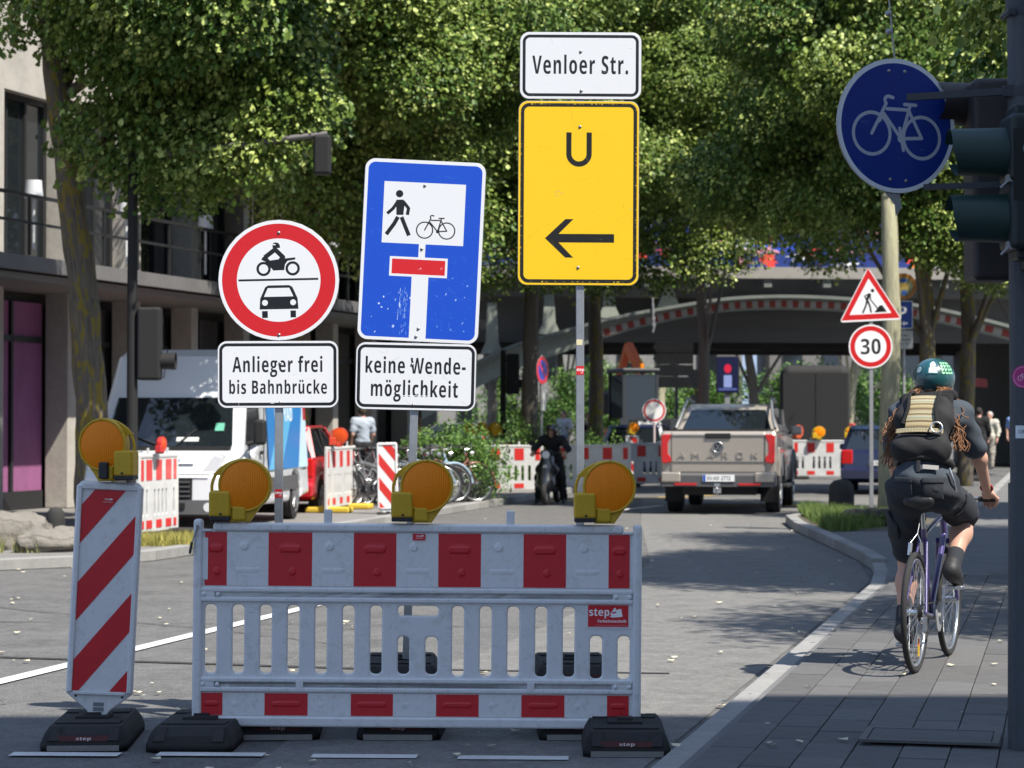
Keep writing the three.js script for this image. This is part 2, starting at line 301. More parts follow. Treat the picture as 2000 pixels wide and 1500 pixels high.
// grass and dry weeds
function grass(name, n, seed, place, hMin, hMax, rgb0, rgb1) {
  const r = rngOf(seed), blade = new THREE.BufferGeometry();
  blade.setAttribute('position', new THREE.Float32BufferAttribute([-0.004, 0, 0, 0.004, 0, 0, -0.003, 0.5, 0.06, 0.003, 0.5, 0.06, 0, 1, 0.24], 3));
  blade.setIndex([0, 1, 3, 0, 3, 2, 2, 3, 4]); blade.computeVertexNormals();
  const m = new THREE.InstancedMesh(blade, new THREE.MeshPhysicalMaterial({ roughness: 0.8, transmission: 0.25, thickness: 0 }), n); m.name = numbered(name);
  const q = new THREE.Quaternion(), e = new THREE.Euler(), M = new THREE.Matrix4(), c = new THREE.Color();
  for (let i = 0; i < n; i++) {
    const [x, y, z] = place(r), h = lerp(hMin, hMax, r());
    e.set((r() - 0.5) * 0.7, r() * 6.28, (r() - 0.5) * 0.7); q.setFromEuler(e);
    m.setMatrixAt(i, M.compose(V(x, y, z), q, V(1 + r(), h, h))); const t = r(); c.setRGB(lerp(rgb0[0], rgb1[0], t), lerp(rgb0[1], rgb1[1], t), lerp(rgb0[2], rgb1[2], t)); m.setColorAt(i, c);
  }
  m.castShadow = m.receiveShadow = true; m.userData = { kind: 'stuff', label: 'grass and weeds growing in the verge', category: 'grass' }; scene.add(m); return m;
}
const inVerge = (r) => { const t = r(), d = 30.2 + 5.2 * t + (r() - 0.5) * 0.6, w = Math.sin(Math.PI * Math.min(1, t * 1.1)) * 0.85 + 0.25; return [4.12 + w * r() + 0.3 * t, 0.09, -d]; };
grass('verge_grass', 9000, 5, inVerge, 0.06, 0.26, [0.06, 0.14, 0.02], [0.22, 0.28, 0.06]).userData.label = 'lush green grass tuft on the pavement build-out by the kerb';
{ const m = structure('verge_soil', sheet([[4.05, 29.8], [4.05, 34.2], [4.6, 35.7], [6.0, 36.2], [6.2, 33], [5.0, 30.4]], 0.096), paint([0.1, 0.085, 0.06], 1)); }
grass('dry_grass', 4200, 6, (r) => [-4.45 + 0.9 * (r() - 0.5) * 2 + 0.24 * 0, 0.1, -26.2 - 1.6 * r()], 0.04, 0.16, [0.25, 0.26, 0.05], [0.5, 0.42, 0.1]).userData.label = 'short yellow-green dry grass behind the left kerb';
grass('weed_tufts', 1800, 8, (r) => { const k = (r() * 5) | 0; return [-6.1 + k * 0.42 + (r() - 0.5) * 0.3, 0.1, -24.6 - 0.3 * k + (r() - 0.5) * 0.5]; }, 0.05, 0.24, [0.16, 0.2, 0.05], [0.4, 0.36, 0.16]).userData.label = 'straggly weeds between the boulders';
// fallen leaves and litter on the road
{
  const r = rngOf(91), list = [];
  for (let i = 0; i < 420; i++) {
    const d = 10 + 26 * Math.pow(r(), 1.3), x = lerp(-0.3 * d, Math.min(kerbX(d) + 1.5, 0.22 * d), r()), s = 0.012 + 0.02 * r(), onKerb = x > kerbX(d) && d < 22;
    const g = new THREE.CircleGeometry(s, 5); g.scale(1, 0.55 + 0.4 * r(), 1); bend(g, (v) => { v.z += v.x * v.x * 9; }); g.rotateX(-Math.PI / 2 + (r() - 0.5) * 0.5); g.rotateY(r() * 6.3); g.translate(x, (onKerb ? 0.118 : 0.012) + 0.006, -d); list.push(plain(g));
  }
  const m = part('fallen_leaves', mergeGeometries(list), paint([0.62, 0.56, 0.4], 0.9), scene); m.userData = { kind: 'stuff', label: 'pale fallen leaves scattered over road and pavement', category: 'leaves' };
}
// ------------------------------------------------------------------ road-works furniture in the foreground
const wornTex = canvasTexture(1024, 1024, (c, w, h) => { // scuffed, smeared white plastic
  c.fillStyle = '#f4f5f6'; c.fillRect(0, 0, w, h); const r = rngOf(41);
  for (let i = 0; i < 260; i++) { c.fillStyle = `rgba(${120 + r() * 60 | 0},${115 + r() * 55 | 0},${105 + r() * 45 | 0},${0.02 + 0.07 * r()})`; c.beginPath(); c.ellipse(r() * w, r() * h, 6 + r() * 60, 3 + r() * 22, r() * 3, 0, 7); c.fill(); }
  for (let i = 0; i < 420; i++) { c.strokeStyle = `rgba(${70 + r() * 60 | 0},${70 + r() * 55 | 0},${68 + r() * 50 | 0},${0.08 + 0.3 * r()})`; c.lineWidth = 0.6 + r() * 1.6; const x = r() * w, y = r() * h, a = r() * 6.3, l = 4 + r() * r() * 70; c.beginPath(); c.moveTo(x, y); c.lineTo(x + Math.cos(a) * l, y + Math.sin(a) * l); c.stroke(); }
  for (let i = 0; i < 500; i++) { c.fillStyle = `rgba(60,56,50,${0.2 + 0.4 * r()})`; const s = 0.6 + 2 * r() * r(); c.fillRect(r() * w, r() * h, s, s); }
}); wornTex.wrapS = wornTex.wrapT = THREE.RepeatWrapping;
const plasticWhite = paint([0.86, 0.86, 0.86], 0.5, { map: tiled(wornTex, 1.3), roughnessMap: scuffTex });
const sheetWhite = paint([0.88, 0.88, 0.88], 0.38, { map: tiled(wornTex, 1.9) });
const sheetRed = paint([0.72, 0.02, 0.03], 0.36, { map: tiled(wornTex, 2.3) });
const steel = paint([0.5, 0.52, 0.54], 0.45, { metalness: 0.75, map: tiled(mottleTex, 2.5) });
const steelDull = paint([0.42, 0.43, 0.44], 0.55, { metalness: 0.55, map: tiled(mottleTex, 2.5) });
const boltMat = paint([0.35, 0.34, 0.33], 0.4, { metalness: 0.8 });
const blackPlastic = paint([0.018, 0.018, 0.02], 0.5);
const rubber = [0, 1, 2].map((i) => paint([0.032 + 0.006 * i, 0.031 + 0.005 * i, 0.03 + 0.005 * i], 0.82, { map: tiled(mottleTex, 2.2 + i), bumpMap: tiled(asphaltBump, 3), bumpScale: 0.004 }));
const lampYellow = paint([0.74, 0.46, 0.012], 0.45, { map: tiled(mottleTex, 3) });
const lampAmber = new THREE.MeshPhysicalMaterial({ roughness: 0.38, specularIntensity: 0.6 }); lampAmber.color.setRGB(0.98, 0.27, 0.003);
const lampRed = new THREE.MeshPhysicalMaterial({ roughness: 0.22, clearcoat: 0.6, transmission: 0.25, thickness: 0 }); lampRed.color.setRGB(0.85, 0.1, 0.01);

// --- rubber feet
function footGeometry() {
  const W = 0.2, L = 0.4, h0 = 0.035, h1 = 0.112, r = (x, y, z) => [x, y, z];
  const ring = (w, l, y, c) => [[-w + c, -l], [w - c, -l], [w, -l + c], [w, l - c], [w - c, l], [-w + c, l], [-w, l - c], [-w, -l + c]].map(([x, z]) => r(x, y, -z));
  const body = loft([ring(W, L, 0.004, 0.03), ring(W, L, h0, 0.03), ring(W - 0.012, L - 0.035, 0.075, 0.025), ring(W - 0.03, L - 0.075, h1 - 0.006, 0.02), ring(W - 0.036, L - 0.085, h1, 0.02)]);
  const ribs = [];
  for (const s of [-1, 1]) for (const e of [-1, 1]) ribs.push(bar([s * 0.135, 0.05, e * (L - 0.012)], [s * 0.135, h1 - 0.004, e * (L - 0.072)], 0.05, 0.012));
  for (const s of [-1, 1]) ribs.push(box(0.3, 0.012, 0.12, [0, h1 + 0.002, s * 0.2]));
  ribs.push(box(0.16, 0.018, 0.16, [0, h1 + 0.004, 0]));
  return join(body, ribs);
}
const footGeo = metreUv(footGeometry());
const stepBand = canvasTexture(512, 96, (c, w, h) => {
  c.fillStyle = '#5a2320'; c.fillRect(0, 0, w, h); const r = rngOf(4);
  for (let i = 0; i < 900; i++) { c.fillStyle = `rgba(${20 + r() * 30 | 0},${18 + r() * 20 | 0},${18 + r() * 16 | 0},${r() * 0.6})`; c.fillRect(r() * w, r() * h, 3 + r() * 22, 1 + r() * 7); }
  c.fillStyle = 'rgba(225,215,210,0.85)'; c.font = 'bold 74px sans-serif'; c.textAlign = 'center'; c.fillText('step', w / 2, h * 0.78);
  for (let i = 0; i < 260; i++) { c.fillStyle = 'rgba(60,36,33,0.7)'; c.fillRect(r() * w, r() * h, 2 + r() * 9, 1 + r() * 3); }
});
const bandMat = paint([1, 1, 1], 0.8, { map: stepBand });
const chalk = paint([0.3, 0.29, 0.27], 0.9, { map: tiled(mottleTex, 5) });
function foot(label, x, y, d, turn, tone, band, group = 'rubber feet of the road-works signs and barriers') {
  const t = thing('rubber_foot', label, 'base weight', [x, y, -d], turn, group);
  part('body', footGeo, rubber[tone], t);
  if (band) { const g = new THREE.PlaneGeometry(0.24, 0.03); g.rotateX(-0.62); g.translate(0, 0.062, 0.383); part('printed_band', g, bandMat, t); part('scuffed_edge', box(0.33, 0.026, 0.004, [0, 0.019, 0.4]), chalk, t); }
  part('socket', box(0.07, 0.02, 0.07, [0, 0.128, 0]), blackPlastic, t);
  return t;
}
foot('worn black rubber foot under the slanted-stripe beacon', -2.0, 0, 11.06, 0.05, 1, true);
foot('black rubber foot under the hinge end of the barrier, no lettering', -1.48, 0, 11.03, -0.03, 2, false);
foot('black rubber foot with step lettering under the free end of the barrier', 0.53, 0, 10.87, -0.02, 0, true);
const stack = [[-1.14, 11.43, 2, 'round no-vehicles sign', 0.05], [-0.53, 11.43, 3, 'tilted blue dead-end sign', -0.04], [0.32, 11.43, 3, 'yellow U-turn direction sign', 0.03]];
for (const [x, d, n, of, turn] of stack) for (let k = 0; k < n; k++)
  foot(`black rubber foot, ${['lowest', 'second', 'top'][k]} of the stack holding the ${of} post`, x + 0.012 * k * (k % 2 ? 1 : -1), 0.116 * k, d + (k ? 0.07 : 0), turn * (1 - 0.5 * k) + 0.015 * k, k % 3, k === 0 || (k === 2 && x > 0));

// --- the barrier board
{
  const L = (px) => (px - 375) / 408, H = (py) => (1417 - py) / 408;
  const t = thing('barrier_board', 'white plastic road barrier with red reflective stripes and slotted middle, three lamps on top', 'barrier', [-1.53, 0.077, -11.03], 0.004);
  t.rotation.z = -0.008;
  const slots = [];
  const slot = (a, b, y0, y1) => slots.push({ isPath: true, path: roundRect(L(a), H(y1), L(b), H(y0), Math.min(L(b) - L(a), H(y0) - H(y1)) * 0.42, THREE.Path) });
  for (let i = 0; i < 7; i++) slot(396 + i * 53.7, 425 + i * 53.7, 1178, 1318);
  slot(772, 857, 1178, 1204); slot(772, 801, 1238, 1318); slot(826, 856, 1238, 1318);
  for (let i = 0; i < 5; i++) slot(878 + i * 54, 907 + i * 54, 1178, 1321);
  slot(1147, 1177, 1234, 1324); slot(1201, 1231, 1234, 1325);
  const plate = outline([[L(388), H(1400)], [L(1238), H(1400)], [L(1238), H(1040)], [L(388), H(1040)]]);
  slots.forEach((s) => plate.holes.push(s.path));
  part('slotted_panel', metreUv(ext(plate, 0.018, 0.008, [0, 0, -0.017], [0, 0, 0], 8)), plasticWhite, t);
  part('top_rail', metreUv(join(rbox(L(1214) - L(414), 0.042, 0.05, 0.014, [L(814), H(1030), 0]), rbox(0.05, 0.012, 0.04, 0.005, [L(402), H(1037), 0]), rbox(0.05, 0.012, 0.04, 0.005, [L(1222), H(1037), 0]))), plasticWhite, t);
  for (const [y, h] of [[1161, 0.066], [1336, 0.066]]) {
    const r = part('rail', metreUv(join(rbox(L(1234) - L(390), h * 0.36, 0.04, 0.008, [L(812), H(y - 9), 0.002]), rbox(L(1234) - L(390), h * 0.36, 0.04, 0.008, [L(812), H(y + 10), 0.002]), rbox(0.07, h, 0.036, 0.008, [L(405), H(y), 0.002]), rbox(0.09, h, 0.036, 0.008, [L(1212), H(y), 0.002]), box(L(1234) - L(390), 0.03, 0.02, [L(812), H(y), -0.001]))), plasticWhite, t);
    for (const px of [397, 425, 1200, 1227]) part('rivet', ball(0.011, [L(px), H(y), 0.021], [1, 1, 0.5], 10), plasticWhite, r);
  }
  for (const px of [585, 1035]) part('latch_window', metreUv(rbox(0.036, 0.046, 0.012, 0.003, [L(px), H(1337), 0.017])), plasticWhite, t);
  part('bottom_rail', metreUv(join(rbox(L(1228) - L(400), 0.05, 0.05, 0.012, [L(814), H(1408), 0]))), plasticWhite, t);
  part('end_post', metreUv(join(rbox(0.046, 0.985, 0.05, 0.016, [L(385), 0.4925, 0]), box(0.03, 0.2, 0.02, [L(398), H(1092), 0.004]))), plasticWhite, t);
  part('end_post', metreUv(join(rbox(0.044, 0.985, 0.05, 0.018, [L(1241), 0.4925 - 0.012, 0]))), plasticWhite, t);
  part('latch', join(bar([L(383), H(1032), 0.034], [L(374), H(1062), 0.036], 0.016, 0.006), cyl(0.007, 0.007, 0.02, [L(384), H(1029), 0.033], [Math.PI / 2, 0, 0])), steelDull, t);
  part('latch_grip', bar([L(374), H(1060), 0.036], [L(370), H(1082), 0.036], 0.02, 0.01), blackPlastic, t);
  // reflective sheeting: a white band, red fields 2 mm proud, each with the pressed bosses of the board under it
  const bossed = (x0, x1, y0, y1, kind) => {
    const w = L(x1) - L(x0), h = H(y0) - H(y1), boss = [];
    if (kind === 'top') boss.push([0.5 * w + 0.0, 0.7 * h, Math.min(0.055, w * 0.35), 0.02, 0.006], [0.55 * w, 0.26 * h, 0.02, 0.02, 0.0045]);
    if (kind === 'white') boss.push([0.42 * w, 0.74 * h, 0.024, 0.024, 0.0055], [0.5 * w, 0.3 * h, 0.06, 0.012, 0.0022]);
    if (kind === 'low') boss.push([0.5 * w, 0.52 * h, Math.min(0.07, w * 0.36), 0.014, 0.004]);
    if (kind === 'lowwhite') boss.push([0.3 * w, 0.5 * h, 0.016, 0.016, 0.002]);
    return gridSurface(48, 26, (u, v) => { let z = 0; const x = u * w, y = v * h; for (const [bx, by, rx, ry, k] of boss) { const dx = Math.max(0, Math.abs(x - bx) - Math.max(0, rx - ry)) / ry, dy = Math.abs(y - by) / ry, q = Math.hypot(dx, dy); z += k * (1 - smooth(0.55, 1.0, q)); } return [L(x0) + x, H(y1) + y, z]; });
  };
  const field = (name, x0, x1, y0, y1, kind, m, z) => { const g = metreUv(bossed(x0, x1, y0, y1, kind).toNonIndexed()); g.translate(0, 0, z); g.computeVertexNormals(); const h = mergeVertices(g); h.computeVertexNormals(); part(name, h, m, t); };
  const top = [[398, 441], [522, 607], [688, 771], [853, 936], [1019, 1102], [1185, 1226]], low = [[393, 435], [517, 601], [685, 767], [851, 934], [1017, 1101], [1184, 1226]];
  top.forEach(([a, b], i) => { field('red_stripe', a, b, 1040, 1144, 'top', sheetRed, 0.0125); if (i < 5) field('white_stripe', b, top[i + 1][0], 1040, 1144, 'white', sheetWhite, 0.0118); });
  low.forEach(([a, b], i) => { field('red_stripe', a, b, 1353, 1396, 'low', sheetRed, 0.0125); if (i < 5) field('white_stripe', b, low[i + 1][0], 1353, 1396, 'lowwhite', sheetWhite, 0.0118); });
  // lamp pegs
  for (const px of [637, 993]) part('lamp_peg', metreUv(join(rbox(0.04, 0.075, 0.02, 0.006, [L(px), H(1010), 0]), cyl(0.004, 0.004, 0.003, [L(px), H(1003), 0.0105], [Math.PI / 2, 0, 0], 8), cyl(0.004, 0.004, 0.003, [L(px), H(1012), 0.0105], [Math.PI / 2, 0, 0], 8))), plasticWhite, t);
  // printed labels
  const brand = canvasTexture(640, 360, (c, w, h) => {
    c.fillStyle = '#d3202c'; c.fillRect(0, 0, w, h); c.strokeStyle = '#f3e5e5'; c.lineWidth = 5; c.strokeRect(4, 4, w - 8, h - 8); c.fillStyle = '#fff';
    c.save(); c.scale(0.92, 1); c.font = 'bold 172px sans-serif'; c.fillText('step', 18, 178); c.restore();
    c.beginPath(); c.moveTo(352, 150); c.lineTo(408, 60); c.lineTo(440, 46); c.lineTo(440, 84); c.lineTo(520, 60); c.lineTo(545, 190); c.lineTo(400, 205); c.lineTo(330, 188); c.lineTo(372, 178); c.closePath(); c.fill();
    c.fillStyle = '#d3202c'; c.beginPath(); c.moveTo(384, 120); c.lineTo(440, 108); c.lineTo(446, 130); c.lineTo(378, 146); c.closePath(); c.fill();
    c.fillStyle = '#fff'; c.save(); c.scale(0.86, 1); c.font = 'bold 66px sans-serif'; c.fillText('Verkehrstechnik', 176, 286); c.restore();
    c.fillStyle = 'rgba(255,255,255,0.8)'; for (let i = 0; i < 30; i++) c.fillRect(130 + i * 16, 325, 9, 5);
  });
  part('maker_label', put(new THREE.PlaneGeometry(0.196, 0.107), [L(1185), H(1198), 0.0125]), paint([1, 1, 1], 0.35, { map: brand }), t, 'red label reading step Verkehrstechnik');
  part('label_backing', box(0.226, 0.12, 0.003, [L(1186), H(1198), 0.0102]), plasticWhite, t);
  const small = canvasTexture(256, 128, (c, w, h) => { c.fillStyle = '#d3202c'; c.fillRect(0, 0, w, h); c.fillStyle = '#f5e8e8'; c.font = 'bold 52px sans-serif'; c.fillText('step', 70, 58); c.fillRect(180, 22, 40, 34); c.fillRect(60, 80, 150, 8); });
  part('small_label', put(new THREE.PlaneGeometry(0.06, 0.031), [L(815), H(1047), 0.0185]), paint([1, 1, 1], 0.35, { map: small }), t);
}

// --- warning lamps
function warningLamp(label, x, y, d, mirror, lensMat = lampAmber, bodyMat = lampYellow, scale = 1, yaw = 0, group = 'amber warning lamps on the barrier') {
  const t = thing('warning_lamp', label, 'warning lamp', [x, y, -d], yaw, group); t.scale.set(mirror * scale, scale, scale);
  const R = 0.127, cx = 0.055, cy = 0.168;
  const lens = [];
  for (const s of [1]) lens.push(gridSurface(96, 20, (u, v) => { const a = -R * 0.93 + u * R * 1.86, h = Math.sqrt(Math.max(0, (R * 0.93) ** 2 - a * a)), b = (v * 2 - 1) * h, q = Math.hypot(a, b) / R; return [cx + a, cy + b, s * (0.034 + 0.02 * (1 - q * q) + 0.0022 * Math.abs(Math.sin(a * Math.PI / 0.0105)) * (1 - smooth(0.8, 0.93, q)))]; }));
  const l = part('lens', mergeVertices(join(lens)), lensMat, t); l.geometry.computeVertexNormals();
  part('lens_centre', ball(0.007, [cx, cy, 0.054], [1, 1, 0.5], 10), lensMat, l);
  const rim = part('rim', lathe([[R * 0.9, 0.038], [R * 0.93, 0.043], [R * 0.985, 0.042], [R, 0.034], [R, -0.03], [R * 0.95, -0.036]], [cx, cy, 0], [Math.PI / 2, 0, 0], 48), bodyMat, t);
  for (let k = 0; k < 6; k++) part('rim_clip', box(0.012, 0.008, 0.012, [cx + R * 0.97 * Math.cos(k * 1.047 + 0.5), cy + R * 0.97 * Math.sin(k * 1.047 + 0.5), 0.04]), bodyMat, rim);
  part('back_shell', lathe([[R * 0.97, 0], [R * 0.8, -0.04], [R * 0.45, -0.06], [0.001, -0.066]], [cx, cy, -0.03], [Math.PI / 2, 0, 0].map((v, i) => (i ? v : -Math.PI / 2 + Math.PI)), 32), bodyMat, t);
  part('neck', join(ext(outline([[-0.01, 0.0], [0.075, 0.0], [0.1, 0.035], [0.13, 0.075], [0.06, 0.11], [-0.01, 0.075]]), 0.05, 0.006, [0, 0, -0.025])), bodyMat, t);
  part('clamp', rbox(0.07, 0.07, 0.085, 0.012, [0.028, 0.034, 0.002]), bodyMat, t);
  const b = part('battery_box', join(rbox(0.105, 0.125, 0.11, 0.014, [-0.062, 0.079, 0])), bodyMat, t);
  part('box_base', rbox(0.1, 0.022, 0.106, 0.005, [-0.062, 0.011, 0]), blackPlastic, b);
  part('latch_stud', cyl(0.006, 0.006, 0.012, [-0.058, 0.032, 0.056], [Math.PI / 2, 0, 0], 10), blackPlastic, b);
  part('handle', tube([[-0.105, 0.13, 0], [-0.104, 0.175, 0], [-0.078, 0.232, 0], [-0.025, 0.27, 0], [0.03, 0.288, 0]], 0.0075, 8, 28), bodyMat, t);
  part('handle_web', ext(outline([[-0.1, 0.22], [-0.02, 0.278], [0.0, 0.27], [-0.03, 0.245], [-0.06, 0.215]]), 0.008, 0.002, [0, 0, -0.004]), bodyMat, t);
  return t;
}
warningLamp('amber warning lamp on the barrier in front of the white van', -1.33, 1.055, 11.03, 1);
warningLamp('amber warning lamp on the barrier in front of the parked bicycles', -0.462, 1.05, 11.03, 1);
warningLamp('amber warning lamp on the barrier below the yellow sign post', 0.41, 1.046, 11.03, 1);
const beaconLamp = warningLamp('amber warning lamp with black clamp on top of the slanted-stripe beacon', -1.905, 1.248, 11.05, -0.92, lampAmber, lampYellow, 1, -0.12);
part('black_clamp', rbox(0.05, 0.08, 0.06, 0.008, [0.04, 0.045, 0.04]), blackPlastic, beaconLamp);

// --- slanted-stripe beacon
function beacon(label, [x, y, z], turn, lean, red, white, group, foil = true) {
  const t = thing('guide_beacon', label, 'beacon', [x, y, z], turn, group); t.rotation.z = lean;
  const W = 0.15, y0 = 0.14, y1 = 1.17;
  const body = outline([[-0.03, 0.06], [0.03, 0.06], [0.05, 0.09], [W, y0 + 0.03], [W, y1 - 0.02], [W - 0.02, y1], [-W + 0.02, y1], [-W, y1 - 0.02], [-W, y0 + 0.03], [-0.05, 0.09]]);
  part('frame', metreUv(ext(body, 0.04, 0.008, [0, 0, -0.032])), plasticWhite, t);
  part('tongue', box(0.05, 0.1, 0.03, [0, 0.05, -0.01]), steelDull, t);
  part('edge_rim', metreUv(join(rbox(0.022, 0.99, 0.02, 0.006, [-W + 0.01, 0.665, 0.021]), rbox(0.022, 0.99, 0.02, 0.006, [W - 0.01, 0.665, 0.021]), rbox(0.26, 0.03, 0.02, 0.006, [0, y1 - 0.014, 0.021]), rbox(0.25, 0.016, 0.018, 0.004, [0, y0 + 0.028, 0.02]))), plasticWhite, t);
  const a = -0.13, b = 0.13, lo = 0.178, hi = 1.14, sl = 0.33;
  part('white_sheet', metreUv(put(new THREE.PlaneGeometry(b - a, hi - lo), [0, (hi + lo) / 2, 0.0175])), white, t);
  for (let k = -1; k < 4; k++) { // red stripes slanting up to the right
    const p0 = lo + 0.02 + k * 0.37 - 0.06, pts = [[a, p0], [b, p0 + sl], [b, p0 + sl + 0.185], [a, p0 + 0.185]];
    const clip = clipY(clipY(pts, lo, 1), hi, -1); if (clip.length < 3) continue;
    part('red_stripe', metreUv(put(new THREE.ShapeGeometry(outline(clip)), [0, 0, 0.0195])), red, t);
  }
  for (const s of [-1, 1]) part('drain_hole', cyl(0.006, 0.006, 0.004, [s * 0.11, y0 + 0.012, 0.016], [Math.PI / 2, 0, 0], 8), blackPlastic, t);
  part('badge', join(box(0.05, 0.018, 0.003, [0, 0.115, 0.0175]), box(0.05, 0.018, 0.003, [0, 0.092, 0.0175])), paint([0.2, 0.22, 0.24], 0.5), t);
  return t;
}
function clipY(pts, y, s) { // keep s*(py-y) >= 0
  const out = []; pts.forEach((p, i) => { const q = pts[(i + 1) % pts.length], a = s * (p[1] - y), b = s * (q[1] - y); if (a >= 0) out.push(p); if ((a >= 0) !== (b >= 0)) { const t = a / (a - b); out.push([lerp(p[0], q[0], t), y]); } }); return out;
}
const bk = beacon('white guide beacon with wide red slanted stripes in the shade beside the barrier', [-1.985, 0.06, -11.06], 0.1, -0.05, sheetRed, sheetWhite);
{
  const tex = canvasTexture(256, 160, (c, w, h) => { c.fillStyle = '#c9242c'; c.fillRect(0, 0, w, h); c.fillStyle = '#f0dede'; c.font = 'bold 60px sans-serif'; c.fillText('step', 50, 70); c.fillRect(170, 30, 46, 42); c.fillRect(20, 112, 210, 8); });
  part('small_label', put(new THREE.PlaneGeometry(0.058, 0.034), [-0.005, 1.09, 0.0215]), paint([1, 1, 1], 0.35, { map: tex }), bk);
}
// ------------------------------------------------------------------ traffic signs on posts
function font(c, px, s = 'bold') { c.font = `${s} ${px}px sans-serif`; }
function squeezed(c, text, cx, y, px, sx, spacing = 0) { // condensed lettering centred at cx
  c.save(); c.translate(cx, y); c.scale(sx, 1); font(c, px); c.textAlign = 'left';
  let w = 0; for (const ch of text) w += c.measureText(ch).width + spacing; w -= spacing; let x = -w / 2;
  for (const ch of text) { c.fillText(ch, x, 0); x += c.measureText(ch).width + spacing; } c.restore();
}
function scratches(c, w, h, n, seed, style) { const r = rngOf(seed); c.lineCap = 'round'; for (let i = 0; i < n; i++) { c.strokeStyle = style(r); c.lineWidth = 0.6 + r() * 1.6; const x = r() * w, y = r() * h, a = (r() - 0.3) * 2.4, l = 6 + r() * r() * 90; c.beginPath(); c.moveTo(x, y); c.quadraticCurveTo(x + Math.cos(a) * l * 0.5 + r() * 6, y + Math.sin(a) * l * 0.5, x + Math.cos(a) * l, y + Math.sin(a) * l); c.stroke(); } }
const faded = (a) => (r) => `rgba(235,238,245,${r() * a})`;
const grime = (a) => (r) => `rgba(70,66,58,${r() * a})`;
function bicycle(c, x, y, s, lw, lamp) { // side view, front wheel on the left; s = wheel radius
  c.lineWidth = lw; c.lineJoin = 'round'; c.lineCap = 'round';
  const ring = (cx, cy) => { c.beginPath(); c.arc(cx, cy, s, 0, 7); c.stroke(); };
  const fx = x, rx = x + 2.75 * s, bx = x + 1.62 * s, by = y + 0.12 * s, hx = x + 0.72 * s, hy = y - 1.5 * s, sx = x + 2.05 * s, sy = y - 1.55 * s;
  ring(fx, y); ring(rx, y - 0.02 * s);
  const line = (...p) => { c.beginPath(); c.moveTo(p[0], p[1]); for (let i = 2; i < p.length; i += 2) c.lineTo(p[i], p[i + 1]); c.stroke(); };
  line(fx, y, hx, hy); line(hx + 0.06 * s, hy + 0.25 * s, sx - 0.1 * s, sy + 0.25 * s); line(hx - 0.1 * s, hy + 0.5 * s, bx, by, sx, sy); line(bx, by, rx, y); line(sx - 0.06 * s, sy + 0.3 * s, rx, y); line(sx - 0.32 * s, sy, sx + 0.3 * s, sy - 0.02 * s);
  c.beginPath(); c.moveTo(hx + 0.36 * s, hy - 0.32 * s); c.lineTo(hx + 0.12 * s, hy - 0.36 * s); c.quadraticCurveTo(hx - 0.2 * s, hy - 0.3 * s, hx, hy); c.stroke();
  c.beginPath(); c.arc(bx, by, 0.2 * s, 0, 7); c.fill();
  if (lamp) { c.beginPath(); c.arc(hx - 0.42 * s, hy + 0.75 * s, 0.22 * s, -1.5, 1.6); c.fill(); line(bx - 0.1 * s, by - 0.5 * s, bx + 0.15 * s, by + 0.55 * s); }
}
const signBack = paint([0.4, 0.41, 0.42], 0.5, { metalness: 0.4 });
function plate(parent, shape, y, x, z, face, w, h, turn = 0, name = 'sign_plate', bolts = []) {
  const g = part(name, ext(shape, 0.004, 0.002, [0, 0, -0.007], [0, 0, 0], 16), signBack, parent);
  g.position.set(x, y, z); g.rotation.z = turn;
  const f = new THREE.ShapeGeometry(shape, 24), p = f.attributes.position, uv = f.attributes.uv;
  for (let i = 0; i < p.count; i++) uv.setXY(i, p.getX(i) / w + 0.5, p.getY(i) / h + 0.5);
  const m = part('sign_face', f, face, g); m.position.z = 0.0005;
  for (const [bx, by] of bolts) part('bolt', lathe([[0.001, 0.004], [0.006, 0.003], [0.008, 0]], [bx, by, 0.001], [Math.PI / 2, 0, 0], 10), boltMat, g);
  return g;
}
const foil = (tex) => new THREE.MeshPhysicalMaterial({ map: tex, roughness: 0.42, clearcoat: 0.25, clearcoatRoughness: 0.35 });
const post = (h, s = 0.04) => metreUv(join(rbox(s, h, s, 0.004, [0, h / 2, -0.03], [0, 0, 0], 1), box(s + 0.006, 0.004, s + 0.006, [0, h + 0.002, -0.03])), 0.5);
const bands = (t, ys) => ys.forEach((y) => part('clamp', box(0.075, 0.022, 0.058, [0, y, -0.032]), steelDull, t));

